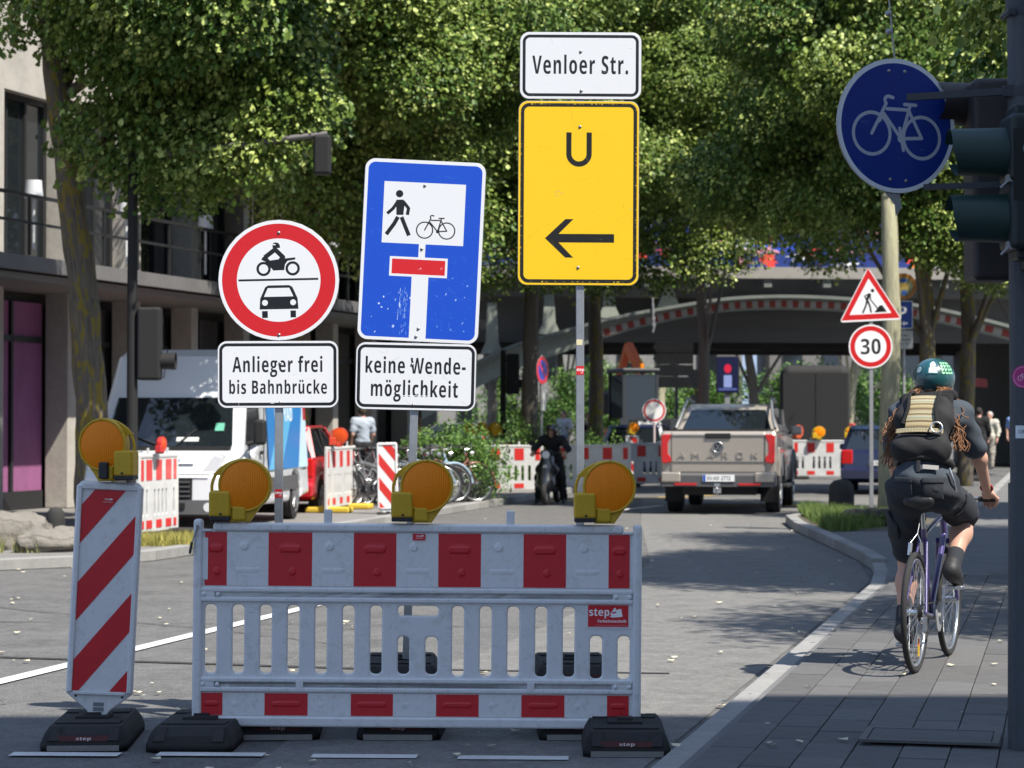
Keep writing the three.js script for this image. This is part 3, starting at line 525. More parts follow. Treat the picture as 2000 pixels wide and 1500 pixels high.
// post 1: round no motor vehicles + residents free
{
  const t = thing('traffic_sign', 'round red-ringed sign with motorcycle and car over a plate reading Anlieger frei bis Bahnbrücke', 'traffic sign', [-1.157, 0.23, -11.42], 0.02);
  part('post', post(2.28), steel, t);
  bands(t, [2.2, 1.85, 1.62, 1.45]);
  const tex = canvasTexture(1024, 1024, (c, w) => {
    const k = w / 2; c.fillStyle = '#e3e5e9'; c.fillRect(0, 0, w, w); c.fillStyle = '#c8141c'; c.beginPath(); c.arc(k, k, k * 0.935, 0, 7); c.fill(); c.fillStyle = '#e3e5e9'; c.beginPath(); c.arc(k, k, k * 0.69, 0, 7); c.fill();
    c.save(); c.translate(k, k); c.rotate(-0.022); c.translate(-k, -k);
    c.fillStyle = c.strokeStyle = '#0d0d10'; c.lineWidth = 17; c.beginPath(); c.moveTo(172, 508); c.lineTo(846, 508); c.stroke();
    // motorcycle, heading left
    c.lineWidth = 21; for (const x of [386, 632]) { c.beginPath(); c.arc(x, 415, 50, 0, 7); c.stroke(); }
    c.beginPath(); c.moveTo(440, 345); c.lineTo(560, 330); c.lineTo(655, 322); c.lineTo(655, 340); c.lineTo(590, 350); c.lineTo(568, 380); c.lineTo(560, 428); c.lineTo(468, 430); c.lineTo(440, 395); c.lineTo(405, 355); c.lineTo(370, 338); c.quadraticCurveTo(372, 312, 408, 305); c.closePath(); c.fill();
    c.lineWidth = 38; c.lineCap = 'butt'; c.lineJoin = 'round'; c.beginPath(); c.moveTo(398, 318); c.lineTo(486, 252); c.lineTo(552, 318); c.lineTo(530, 345); c.stroke();
    c.beginPath(); c.moveTo(468, 240); c.quadraticCurveTo(455, 196, 492, 192); c.quadraticCurveTo(532, 196, 528, 240); c.closePath(); c.fill();
    c.fillStyle = '#e3e5e9'; c.fillRect(466, 206, 26, 10);
    // car, front view
    c.fillStyle = '#0d0d10'; c.beginPath(); c.moveTo(396, 572); c.lineTo(420, 556); c.lineTo(600, 556); c.lineTo(626, 572); c.lineTo(668, 668); c.lineTo(674, 758); c.lineTo(346, 758); c.lineTo(352, 668); c.closePath(); c.fill();
    c.fillStyle = '#e3e5e9'; c.beginPath(); c.moveTo(418, 578); c.lineTo(600, 578); c.lineTo(634, 652); c.lineTo(384, 652); c.closePath(); c.fill();
    for (const x of [392, 630]) { c.beginPath(); c.arc(x, 702, 25, 0, 7); c.fill(); }
    c.fillStyle = '#0d0d10'; c.fillRect(366, 772, 48, 58); c.fillRect(606, 772, 46, 58);
    c.restore();
    scratches(c, w, w, 70, 3, faded(0.5)); scratches(c, w, w, 60, 4, grime(0.25));
  });
  const ring = new THREE.Shape(); ring.absarc(0, 0, 0.298, 0, Math.PI * 2);
  plate(t, ring, 1.998, 0, 0, foil(tex), 0.6, 0.6, 0, 'round_plate', [[0, 0.235], [0.002, -0.272]]);
  const tex2 = canvasTexture(1024, 564, (c, w, h) => {
    c.fillStyle = '#e3e5e9'; c.fillRect(0, 0, w, h); c.strokeStyle = '#101114'; c.lineWidth = 26; c.beginPath(); c.roundRect(30, 30, w - 60, h - 60, 52); c.stroke(); c.fillStyle = '#121317';
    squeezed(c, 'Anlieger frei', 512, 262, 180, 0.66, 7); squeezed(c, 'bis Bahnbrücke', 512, 446, 158, 0.66, 7);
    scratches(c, w, h, 60, 6, grime(0.3)); c.fillStyle = 'rgba(225,228,230,0.9)'; c.fillRect(180, h - 44, 3, 26); c.fillRect(450, h - 42, 30, 6);
  });
  plate(t, roundRect(-0.297, -0.164, 0.297, 0.164, 0.045), 1.53, -0.003, 0.001, foil(tex2), 0.6, 0.33, 0.004, 'text_plate', [[0.01, 0.055], [0.012, -0.14]]);
  const st = canvasTexture(128, 128, (c) => { c.fillStyle = '#cf2a2f'; c.fillRect(0, 0, 128, 128); c.fillStyle = '#fff'; c.font = 'bold 60px sans-serif'; c.fillText('step', 4, 72); c.fillRect(70, 96, 40, 6); });
  const stm = paint([1, 1, 1], 0.4, { map: st });
  part('sticker', put(new THREE.PlaneGeometry(0.038, 0.042), [0, 0.94, -0.0092]), stm, t);
  // post 3 below shares the sticker print
  globalThis.stickerMat = stm;
}
// post 2: blue dead end, leaning
{
  const t = thing('traffic_sign', 'leaning blue dead-end sign passable for pedestrians and bicycles over a plate reading keine Wendemöglichkeit', 'traffic sign', [-0.522, 0.35, -11.4], 0); t.rotation.z = -0.03;
  part('post', post(2.46), steel, t);
  bands(t, [2.3, 1.85, 1.5, 1.3]);
  const tex = canvasTexture(1024, 1536, (c, w, h) => {
    c.fillStyle = '#e3e5e9'; c.fillRect(0, 0, w, h); c.fillStyle = '#0c4bc4'; c.beginPath(); c.roundRect(30, 30, w - 60, h - 60, 60); c.fill();
    c.fillStyle = '#e3e5e9'; c.fillRect(170, 190, 690, 520); c.fillRect(486, 700, 56, 140); c.fillRect(246, 822, 490, 166); c.fillRect(438, 980, 142, 530);
    c.fillStyle = '#cf1820'; c.fillRect(266, 842, 450, 126);
    c.fillStyle = c.strokeStyle = '#101013';
    c.beginPath(); c.arc(302, 292, 31, 0, 7); c.fill();                         // walker
    c.lineJoin = 'round'; c.lineCap = 'butt';
    c.beginPath(); c.moveTo(276, 345); c.lineTo(336, 340); c.lineTo(350, 360); c.lineTo(342, 470); c.lineTo(284, 472); c.closePath(); c.fill();
    c.lineWidth = 27; c.beginPath(); c.moveTo(292, 356); c.lineTo(252, 420); c.lineTo(206, 464); c.stroke(); c.beginPath(); c.moveTo(336, 356); c.lineTo(384, 412); c.lineTo(376, 468); c.stroke();
    c.lineWidth = 33; c.beginPath(); c.moveTo(298, 488); c.lineTo(268, 548); c.lineTo(206, 640); c.stroke(); c.beginPath(); c.moveTo(328, 488); c.lineTo(360, 560); c.lineTo(398, 642); c.stroke();
    bicycle(c, 528, 590, 68, 10, false);
    scratches(c, w, h, 420, 12, faded(0.42)); scratches(c, w, h, 120, 13, grime(0.2));
    const r = rngOf(8); for (let i = 0; i < 60; i++) { c.fillStyle = `rgba(225,232,245,${0.3 + 0.5 * r()})`; const x = 330 + r() * 80, y = 1080 + r() * 420; c.fillRect(x, y, 2 + r() * 4, 6 + r() * 40); }
    for (let i = 0; i < 30; i++) { c.fillStyle = `rgba(235,240,250,${0.3 + 0.6 * r()})`; c.beginPath(); c.ellipse(60 + r() * 900, 900 + r() * 600, 2 + r() * 8, 2 + r() * 12, r(), 0, 7); c.fill(); }
  });
  plate(t, roundRect(-0.298, -0.448, 0.298, 0.448, 0.05), 2.022, 0.014, 0, foil(tex), 0.6, 0.9, -0.018, 'blue_plate', [[0, 0.325], [0, 0.01], [0.002, -0.385], [-0.008, -0.425]]);
  const tex2 = canvasTexture(1024, 564, (c, w, h) => {
    c.fillStyle = '#e3e5e9'; c.fillRect(0, 0, w, h); c.strokeStyle = '#101114'; c.lineWidth = 26; c.beginPath(); c.roundRect(30, 30, w - 60, h - 60, 52); c.stroke(); c.fillStyle = '#121317';
    squeezed(c, 'keine Wende-', 506, 256, 186, 0.66, 7); squeezed(c, 'möglichkeit', 500, 452, 186, 0.66, 7);
    c.fillStyle = '#e3e5e9'; c.fillRect(380, 440, 230, 7); c.fillRect(398, 330, 5, 90); scratches(c, w, h, 90, 16, grime(0.35)); scratches(c, w, h, 30, 17, faded(0.9));
  });
  plate(t, roundRect(-0.296, -0.164, 0.296, 0.164, 0.045), 1.399, 0.004, 0.001, foil(tex2), 0.6, 0.33, 0.008, 'text_plate', [[-0.02, 0.06], [-0.01, -0.14]]);
}
// post 3: yellow U-turn direction
{
  const t = thing('traffic_sign', 'tall yellow detour sign with U and left arrow under a white plate reading Venloer Str.', 'traffic sign', [0.338, 0.35, -11.42], 0);
  part('post', post(3.08), steel, t);
  bands(t, [3.0, 2.84, 2.6, 2.05]);
  const tex = canvasTexture(1024, 1536, (c, w, h) => {
    c.fillStyle = '#f3c60c'; c.fillRect(0, 0, w, h); c.strokeStyle = '#17150f'; c.lineWidth = 30; c.beginPath(); c.roundRect(34, 34, w - 68, h - 68, 58); c.stroke();
    c.strokeStyle = '#15130e'; c.lineWidth = 44; c.lineCap = 'butt'; c.beginPath(); c.moveTo(428, 262); c.lineTo(428, 440); c.arc(514, 440, 86, Math.PI, 0, true); c.lineTo(600, 262); c.stroke();
    c.fillStyle = '#15130e'; c.beginPath(); c.moveTo(230, 1145); c.lineTo(402, 985); c.lineTo(470, 985); c.lineTo(345, 1108); c.lineTo(815, 1108); c.lineTo(815, 1180); c.lineTo(345, 1180); c.lineTo(470, 1306); c.lineTo(402, 1306); c.closePath(); c.fill();
    scratches(c, w, h, 220, 22, (r) => `rgba(250,226,120,${r() * 0.7})`); scratches(c, w, h, 120, 23, grime(0.3));
    const r = rngOf(31); for (let i = 0; i < 240; i++) { c.fillStyle = `rgba(240,200,40,${r()})`; const s = r(); if (s < 0.5) c.fillRect(20 + (r() < 0.5 ? 0 : w - 52), r() * h, 4 + r() * 14, 1 + r() * 5); else c.fillRect(r() * w, 20 + (r() < 0.5 ? 0 : h - 54), 2 + r() * 8, 4 + r() * 12); }
    for (const [x, y] of [[320, 760], [350, 752], [372, 770], [330, 790], [960, 900]]) { c.fillStyle = 'rgba(205,180,110,0.8)'; c.beginPath(); c.ellipse(x, y, 9, 7, 0, 0, 7); c.fill(); }
  });
  plate(t, roundRect(-0.298, -0.456, 0.298, 0.456, 0.045), 2.31, -0.008, 0, foil(tex), 0.6, 0.916, -0.006, 'yellow_plate', [[0.006, 0.33], [0, -0.37]]);
  const tex2 = canvasTexture(1024, 564, (c, w, h) => {
    c.fillStyle = '#e3e5e9'; c.fillRect(0, 0, w, h); c.strokeStyle = '#15161a'; c.lineWidth = 25; c.beginPath(); c.roundRect(34, 34, w - 68, h - 68, 50); c.stroke(); c.fillStyle = '#141519';
    squeezed(c, 'Venloer Str.', 512, 352, 214, 0.62, 10); scratches(c, w, h, 60, 26, grime(0.35)); scratches(c, w, h, 60, 27, faded(0.9));
    c.fillStyle = '#8c7a66'; for (const [x, y] of [[506, 168], [514, 500]]) { c.beginPath(); c.arc(x, y, 9, 0, 7); c.fill(); }
  });
  plate(t, roundRect(-0.3, -0.165, 0.3, 0.165, 0.045), 2.944, 0.003, 0, foil(tex2), 0.602, 0.332, -0.006, 'text_plate', [[0, 0.07], [0.004, -0.125]]);
  part('sticker', put(new THREE.PlaneGeometry(0.038, 0.044), [0, 1.43, -0.0092]), globalThis.stickerMat, t);
  part('sticker', put(new THREE.PlaneGeometry(0.03, 0.028), [-0.003, 1.57, -0.0092]), paint([0.75, 0.68, 0.42], 0.5), t);
}
delete globalThis.stickerMat;

// triangle and 30 sign on the build-out
function post2(h, r) { return cyl(r, r, h, [0, h / 2, -0.035], [0, 0, 0], 14); }
{
  const t = thing('traffic_sign', 'triangular roadworks sign over a round 30 limit sign, standing by the tree on the build-out', 'traffic sign', [4.93, 0.09, -31.6], 0);
  part('post', join(box(0.05, 2.9, 0.04, [0, 1.45, -0.03])), steelDull, t);
  const tri = canvasTexture(512, 448, (c, w, h) => {
    c.fillStyle = '#f2f2f2'; c.fillRect(0, 0, w, h); c.fillStyle = '#d01a1e'; c.beginPath(); c.moveTo(256, 26); c.lineTo(486, 424); c.lineTo(26, 424); c.closePath(); c.fill(); c.fillStyle = '#f4f4f4'; c.beginPath(); c.moveTo(256, 104); c.lineTo(420, 382); c.lineTo(92, 382); c.closePath(); c.fill();
    c.fillStyle = c.strokeStyle = '#111'; c.beginPath(); c.arc(282, 200, 14, 0, 7); c.fill(); c.lineWidth = 22; c.lineJoin = 'round'; c.beginPath(); c.moveTo(262, 222); c.lineTo(232, 272); c.stroke(); c.lineWidth = 14; c.beginPath(); c.moveTo(236, 270); c.lineTo(222, 320); c.lineTo(196, 372); c.stroke(); c.beginPath(); c.moveTo(240, 276); c.lineTo(256, 324); c.lineTo(262, 372); c.stroke();
    c.lineWidth = 9; c.beginPath(); c.moveTo(258, 222); c.lineTo(218, 240); c.lineTo(232, 280); c.stroke(); c.beginPath(); c.moveTo(262, 226); c.lineTo(262, 270); c.lineTo(320, 350); c.stroke(); c.beginPath(); c.moveTo(286, 372); c.lineTo(330, 320); c.lineTo(352, 316); c.lineTo(386, 372); c.closePath(); c.fill();
  });
  const s = new THREE.Shape(); { const R = 0.43, r = 0.035; const P = [[0, 0.49], [R, -0.25], [-R, -0.25]]; P.forEach((p, i) => { const a = P[(i + 2) % 3], b = P[(i + 1) % 3], u = (q, k) => [p[0] + (q[0] - p[0]) * k, p[1] + (q[1] - p[1]) * k], A1 = u(a, 0.07), B1 = u(b, 0.07); i ? s.lineTo(...A1) : s.moveTo(...A1); s.quadraticCurveTo(p[0], p[1], ...B1); }); }
  const g = plate(t, s, 3.06, -0.02, 0, foil(tri), 0.9, 0.787, 0.05, 'triangle_plate');
  const f = g.children[0].geometry, p = f.attributes.position; for (let i = 0; i < p.count; i++) f.attributes.uv.setXY(i, p.getX(i) / 0.9 + 0.5, (p.getY(i) + 0.27) / 0.787);
  const lim = canvasTexture(512, 512, (c, w) => { c.fillStyle = '#f2f2f2'; c.fillRect(0, 0, w, w); c.fillStyle = '#cf1a1e'; c.beginPath(); c.arc(256, 256, 240, 0, 7); c.fill(); c.fillStyle = '#f5f5f5'; c.beginPath(); c.arc(256, 256, 184, 0, 7); c.fill(); c.fillStyle = '#101114'; squeezed(c, '30', 256, 345, 250, 0.88, 6); });
  const ring = new THREE.Shape(); ring.absarc(0, 0, 0.3, 0, Math.PI * 2);
  plate(t, ring, 2.46, -0.01, 0, foil(lim), 0.6, 0.6, 0.02, 'round_plate');
  for (let k = 0; k < 2; k++) foot(`black rubber foot, ${k ? 'upper' : 'lower'} of the pair holding the 30 limit sign`, 4.93, 0.09 + 0.116 * k, 31.6, 1.5 + 0.1 * k, k, false);
}
// parking sign post behind it
{
  const t = thing('traffic_sign', 'blue parking sign with round faded sign above and white plate below, behind the rider', 'traffic sign', [7.05, 0.09, -41.5], -0.25);
  part('post', post2(3.9, 0.03), steelDull, t);
  const p = canvasTexture(256, 384, (c, w, h) => { c.fillStyle = '#f0f2f5'; c.fillRect(0, 0, w, h); c.fillStyle = '#1747a8'; c.fillRect(10, 10, w - 20, h - 20); c.fillStyle = '#fff'; c.font = 'bold 230px sans-serif'; c.fillText('P', 50, 240); c.font = 'bold 90px sans-serif'; c.beginPath(); c.moveTo(100, 310); c.lineTo(145, 275); c.lineTo(145, 298); c.lineTo(190, 298); c.lineTo(190, 322); c.lineTo(145, 322); c.lineTo(145, 345); c.closePath(); c.fill(); });
  plate(t, roundRect(-0.17, -0.25, 0.17, 0.25, 0.02), 3.35, 0, 0.01, foil(p), 0.34, 0.5, 0, 'blue_plate');
  const o = canvasTexture(256, 256, (c, w) => { c.fillStyle = '#b07428'; c.fillRect(0, 0, w, w); c.fillStyle = '#8a8f6a'; c.beginPath(); c.arc(128, 128, 92, 0, 7); c.fill(); c.fillStyle = '#2c55a8'; c.beginPath(); c.ellipse(128, 70, 40, 18, 0, 0, 7); c.fill(); c.fillStyle = '#b59a52'; c.fillRect(80, 95, 96, 60); c.fillStyle = '#3b62b0'; c.beginPath(); c.arc(138, 190, 26, 0, 7); c.fill(); });
  const ring = new THREE.Shape(); ring.absarc(0, 0, 0.24, 0, Math.PI * 2);
  plate(t, ring, 3.86, 0, 0.01, foil(o), 0.48, 0.48, 0, 'round_plate');
  const q = canvasTexture(256, 256, (c, w) => { c.fillStyle = '#c9cac8'; c.fillRect(0, 0, w, w); c.fillStyle = '#44464a'; c.font = 'bold 42px sans-serif'; c.textAlign = 'center'; c.fillText('auf der', 128, 80); c.fillText('Fahrbahn', 128, 140); c.fillText('Mo - Fr', 128, 200); });
  plate(t, roundRect(-0.17, -0.16, 0.17, 0.16, 0.02), 2.9, 0, 0.01, foil(q), 0.34, 0.32, 0, 'text_plate');
}

// --- signal mast at the edge of the pavement, with the cycle-route sign
{
  const t = thing('signal_mast', 'dark grey signal mast with green-black signal heads, seen from the side at the pavement edge', 'traffic light', [2.235, 0.1, -10.0], 0);
  const mastGrey = paint([0.09, 0.1, 0.115], 0.6, { metalness: 0.2, map: tiled(mottleTex, 1.5), bumpMap: tiled(grainTex, 2), bumpScale: 0.002 });
  const housing = paint([0.012, 0.022, 0.024], 0.55, { map: tiled(mottleTex, 2) }), visorGreen = paint([0.012, 0.04, 0.036], 0.5);
  part('lower_sleeve', metreUv(cyl(0.082, 0.088, 1.16, [0, 0.58, 0], [0, 0, 0], 28)), mastGrey, t);
  part('pole', metreUv(cyl(0.062, 0.068, 2.25, [-0.012, 2.24, 0], [0, 0, 0.006], 28)), mastGrey, t);
  part('collar', join(cyl(0.068, 0.068, 0.1, [-0.018, 3.24, 0], [0, 0, 0], 28), box(0.03, 0.03, 0.14, [-0.075, 3.2, 0.0]), cyl(0.01, 0.01, 0.16, [-0.085, 3.2, 0], [Math.PI / 2, 0, 0], 8)), mastGrey, t);
  part('top_pipe', cyl(0.045, 0.045, 1.2, [-0.02, 3.85, 0], [0, 0, 0], 20), paint([0.42, 0.17, 0.07], 0.7, { map: tiled(mottleTex, 2) }), t);
  part('strap', join(cyl(0.066, 0.066, 0.04, [-0.016, 2.86, 0], [0, 0, 0], 28), box(0.05, 0.05, 0.05, [-0.08, 2.86, 0.02])), mastGrey, t);
  part('cable_entry', join(rbox(0.05, 0.075, 0.01, 0.003, [-0.03, 2.7, 0.062]), cyl(0.009, 0.009, 0.02, [-0.03, 2.7, 0.07], [Math.PI / 2, 0, 0], 10)), paint([0.3, 0.32, 0.34], 0.4, { metalness: 0.5 }), t);
  // head facing left: housing, two tunnel visors, lenses
  const visor = (y) => { const g = new THREE.CylinderGeometry(0.098, 0.104, 0.24, 28, 4, true, 0, Math.PI * 1.72); g.rotateY(-Math.PI * 0.86); g.rotateZ(Math.PI / 2); bend(g, (v) => { if (v.x < 0) v.x += (v.y < 0 ? -v.y * 0.35 : 0); }); g.translate(-0.27, y, 0.28); return g; };
  const head = part('signal_head', metreUv(join(rbox(0.19, 0.29, 0.26, 0.03, [-0.06, 2.29, 0.28]), rbox(0.19, 0.29, 0.26, 0.03, [-0.06, 2.575, 0.28]), rbox(0.16, 0.05, 0.2, 0.015, [-0.05, 2.735, 0.28]), rbox(0.14, 0.05, 0.16, 0.015, [-0.05, 2.13, 0.28]))), housing, t);
  for (const y of [2.565, 2.285]) { part('visor', visor(y), visorGreen, head); part('lens', lathe([[0.001, 0.02], [0.06, 0.014], [0.095, 0]], [-0.158, y, 0.28], [0, 0, Math.PI / 2]), paint([0.05, 0.05, 0.05], 0.2), head); part('hinge', join(box(0.03, 0.03, 0.04, [-0.15, y - 0.12, 0.36]), rod([-0.16, y - 0.13, 0.38], [-0.19, y - 0.16, 0.37], 0.006)), steelDull, head); }
  part('head_bracket', join(box(0.04, 0.04, 0.3, [-0.02, 2.76, 0.13]), box(0.04, 0.04, 0.3, [-0.02, 2.1, 0.13])), housing, t);
  // second head behind the mast
  const back = part('rear_signal_head', metreUv(join(rbox(0.19, 0.3, 0.25, 0.03, [-0.1, 2.8, -0.3]), rbox(0.19, 0.3, 0.25, 0.03, [-0.1, 2.5, -0.3]), rbox(0.19, 0.3, 0.25, 0.03, [-0.1, 2.2, -0.3]))), paint([0.035, 0.03, 0.03], 0.6), t);
  part('visor', put(new THREE.CylinderGeometry(0.09, 0.1, 0.2, 24, 1, true), [-0.26, 2.86, -0.36], [0, 0.5, Math.PI / 2]), paint([0.04, 0.032, 0.03], 0.6), back);
  // marks: graffiti tag on the head, stickers on the pole
  const tag = canvasTexture(256, 512, (c, w, h) => { c.clearRect(0, 0, w, h); c.fillStyle = '#07100f'; c.fillRect(0, 0, w, h); c.strokeStyle = '#8fc8d6'; c.lineWidth = 13; c.lineCap = 'round'; c.beginPath(); c.moveTo(70, 150); c.bezierCurveTo(70, 30, 200, 30, 205, 90); c.bezierCurveTo(205, 130, 120, 130, 78, 140); c.moveTo(70, 150); c.lineTo(92, 260); c.lineTo(76, 290); c.lineTo(84, 380); c.lineTo(110, 430); c.stroke(); });
  part('graffiti_tag', put(new THREE.PlaneGeometry(0.17, 0.3), [-0.06, 2.5, 0.4115]), paint([1, 1, 1], 0.6, { map: tag }), head);
  part('head_sticker', put(new THREE.PlaneGeometry(0.07, 0.045), [-0.0, 2.23, 0.412], [0, 0, 0.1]), paint([0.6, 0.68, 0.75], 0.5), head);
  const pink = canvasTexture(256, 256, (c) => { c.fillStyle = '#c43a86'; c.beginPath(); c.arc(128, 128, 127, 0, 7); c.fill(); c.strokeStyle = '#f5d8e8'; c.fillStyle = '#f5d8e8'; bicycle(c, 92, 140, 26, 6, false); c.lineWidth = 4; c.beginPath(); c.arc(128, 128, 108, 0, 7); c.stroke(); });
  const wrapped = (r, a0, a1, y0, y1, tex, m) => { const g = new THREE.CylinderGeometry(r, r, y1 - y0, 16, 1, true, a0, a1 - a0); g.translate(-0.01, (y0 + y1) / 2, 0); return part('sticker', g, m ?? paint([1, 1, 1], 0.5, { map: tex, alphaTest: 0 }), t); };
  const disc = new THREE.CircleGeometry(0.05, 24); bend(disc, (v) => { const a = v.x / 0.0665; v.x = Math.sin(a) * 0.0672; v.z = Math.cos(a) * 0.0672; }); disc.translate(-0.03, 1.62, 0); part('sticker', disc, paint([1, 1, 1], 0.5, { map: pink }), t);
  const txt = canvasTexture(512, 160, (c, w, h) => { c.fillStyle = '#dfe4e6'; c.fillRect(0, 0, w, h); c.fillStyle = '#33424c'; c.font = 'bold 62px sans-serif'; c.fillText('COPE St', 60, 100); });
  wrapped(0.0668, -0.85, 0.9, 1.355, 1.41, txt);
  // cycle sign on a bracket arm
  part('bracket_arm', join(bar([-0.07, 2.86, 0.03], [-0.5, 2.85, -0.1], 0.03, 0.03), bar([-0.07, 2.46, -0.02], [-0.42, 2.46, -0.14], 0.025, 0.025)), mastGrey, t);
}
{
  const t = thing('cycle_route_sign', 'round dark blue bicycle sign with white rim hanging from a wire beside the signal mast', 'traffic sign', [1.705, 2.838, -10.2], 0.37);
  const blue = canvasTexture(768, 768, (c, w) => {
    c.fillStyle = '#dfe4ea'; c.fillRect(0, 0, w, w); c.fillStyle = '#0a2f86'; c.beginPath(); c.arc(384, 384, 356, 0, 7); c.fill(); c.strokeStyle = c.fillStyle = '#aeb6c4'; bicycle(c, 226, 440, 118, 20, true);
    scratches(c, w, w, 90, 44, faded(0.35)); scratches(c, w, w, 60, 45, grime(0.3));
  });
  const ring = new THREE.Shape(); ring.absarc(0, 0, 0.298, 0, Math.PI * 2);
  plate(t, ring, 0, 0, 0, foil(blue), 0.6, 0.6, -0.05, 'round_plate', [[-0.05, 0.24], [0.03, 0.245], [-0.02, -0.24], [0.06, -0.24]]);
  part('hanging_tag', ext(outline([[-0.06, -0.29], [0.02, -0.3], [0.03, -0.36], [0.0, -0.4], [-0.005, -0.35]]), 0.003, 0, [0, 0, -0.01]), signBack, t);
  part('hanger_wire', join(rod([0.0, 0.29, -0.012], [-0.03, 0.62, -0.02], 0.004), rod([-0.03, 0.62, -0.02], [-0.04, 1.6, -0.02], 0.009), ball(0.014, [-0.03, 0.5, -0.018]), ball(0.014, [-0.028, 0.42, -0.018])), steelDull, t);
}
// ------------------------------------------------------------------ buildings and the railway bridge
const concretePale = paint([0.5, 0.47, 0.42], 0.85, { map: tiled(mottleTex, 0.35), bumpMap: tiled(grainTex, 0.7), bumpScale: 0.004 });
const frameDark = paint([0.02, 0.021, 0.023], 0.5);
const glassDark = new THREE.MeshPhysicalMaterial({ roughness: 0.06, metalness: 0, clearcoat: 1, clearcoatRoughness: 0.03 }); glassDark.color.setRGB(0.016, 0.02, 0.024);
const darkInside = paint([0.012, 0.012, 0.014], 0.9);
const pinkPanel = paint([0.34, 0.12, 0.27], 0.7, { map: tiled(mottleTex, 0.8) });
// left-hand office block along the street
{
  const ang = rad(16.7), o = thing('office_building', 'modernist office block with pale concrete columns, dark glazing and a canopy behind the white van', 'building', [-11.0, 0.1, -26], -ang + Math.PI / 2 - Math.PI / 2);
  // local: +x right-hand normal is turned so that the facade runs along local -z and faces local +x
  o.rotation.y = -ang;
  const L = 31, H = 13.5, bay = 2.4;
  part('wall', metreUv(box(10, H, L, [-5.4, H / 2, -L / 2])), paint([0.07, 0.065, 0.06], 0.9, { map: tiled(mottleTex, 0.3) }), o);
  part('canopy', metreUv(join(box(1.9, 0.16, L, [0.55, 3.72, -L / 2]), box(0.1, 0.22, L, [1.5, 3.74, -L / 2]))), paint([0.16, 0.16, 0.16], 0.8, { map: tiled(mottleTex, 0.5) }), o);
  part('canopy_soffit', box(1.75, 0.1, L, [0.5, 3.56, -L / 2]), paint([0.24, 0.235, 0.225], 0.85, { map: tiled(mottleTex, 0.5) }), o);
  part('roof_edge', metreUv(box(0.9, 0.5, L, [-0.1, H + 0.25, -L / 2])), concretePale, o);
  const r = rngOf(12);
  for (let k = 0; k < 13; k++) {
    const z = -k * bay - 0.4;
    part('column', metreUv(rbox(0.42, H, 0.3, 0.02, [0.02, H / 2, z], [0, 0, 0], 1)), concretePale, o);
    for (const [y0, y1] of [[4.0, 6.6], [8.1, 10.6]]) {
      const w = part('window', join(box(0.1, 0.09, bay - 0.44, [-0.2, y0, z - bay / 2]), box(0.1, 0.09, bay - 0.44, [-0.2, y1, z - bay / 2]), ...[-1, -0.33, 0.33, 1].map((s) => box(0.1, y1 - y0, 0.07, [-0.2, (y0 + y1) / 2, z - bay / 2 + s * (bay - 0.5) / 2]))), frameDark, o);
      for (const s of [-0.66, 0, 0.66]) part('pane', box(0.02, y1 - y0 - 0.09, 0.56, [-0.22 + 0.01 * r(), (y0 + y1) / 2, z - bay / 2 + s * (bay - 0.5) / 2]), glassDark, w);
    }
    part('spandrel', metreUv(box(0.2, 1.4, bay - 0.42, [-0.08, 7.35, z - bay / 2])), concretePale, o);
    part('spandrel', metreUv(box(0.2, 2.6, bay - 0.42, [-0.08, 12.0, z - bay / 2])), concretePale, o);
    // shop fronts below the canopy
    const s = part('shop_window', join(box(0.08, 3.2, 0.07, [-0.24, 1.75, z - 0.3]), box(0.08, 0.1, bay - 0.42, [-0.24, 2.75, z - bay / 2]), box(0.1, 0.3, bay - 0.42, [-0.24, 0.15, z - bay / 2]), box(0.08, 3.2, 0.07, [-0.24, 1.75, z - bay / 2])), frameDark, o);
    for (const q of [0.27, 0.73]) part('pane', box(0.02, 3.1, 0.96, [-0.26, 1.8, z - bay * q - 0.02]), k === 4 ? pinkPanel : glassDark, s);
  }
  part('railing', join(box(0.05, 0.05, L, [1.45, 4.75, -L / 2]), box(0.04, 0.04, L, [1.45, 4.35, -L / 2])), frameDark, o);
  for (let k = 0; k < 26; k++) part('railing_post', box(0.04, 0.85, 0.04, [1.45, 4.3, -k * 1.2 - 0.3]), frameDark, o);
  for (let k = 0; k < 8; k++) part('flood_lamp', join(cyl(0.12, 0.14, 0.26, [1.25, 4.9, -3 - k * 3.1]), rod([1.25, 4.0, -3 - k * 3.1], [1.25, 4.8, -3 - k * 3.1], 0.02)), paint([0.6, 0.62, 0.64], 0.5), o);
}
// the corner building on the right, behind the camera, whose roof edge throws the foreground into shade
{
  const o = thing('corner_building', 'tall corner house on the near side of the crossing', 'building', [5.4, 0.1, -3.0]);
  const brick = paint([0.42, 0.36, 0.3], 0.9, { map: tiled(mottleTex, 0.4) });
  part('wall', metreUv(box(22, 19.3, 24, [11, 9.65, 12])), brick, o);
  part('cornice', metreUv(box(22.3, 0.3, 24.3, [11, 19.4, 12])), concretePale, o);
  for (let f = 0; f < 5; f++) for (let k = 0; k < 7; k++) { const w = part('window', box(0.08, 1.9, 1.2, [-0.02, 3.0 + f * 3.5, 2 + k * 3.2]), frameDark, o); part('pane', box(0.03, 1.7, 1.0, [-0.06, 3.0 + f * 3.5, 2 + k * 3.2]), glassDark, w); }
  for (let f = 0; f < 5; f++) for (let k = 0; k < 6; k++) { const w = part('window', box(1.2, 1.9, 0.08, [2.4 + k * 3.4, 3.0 + f * 3.5, -0.02]), frameDark, o); part('pane', box(1.0, 1.7, 0.03, [2.4 + k * 3.4, 3.0 + f * 3.5, -0.06]), glassDark, w); }
}
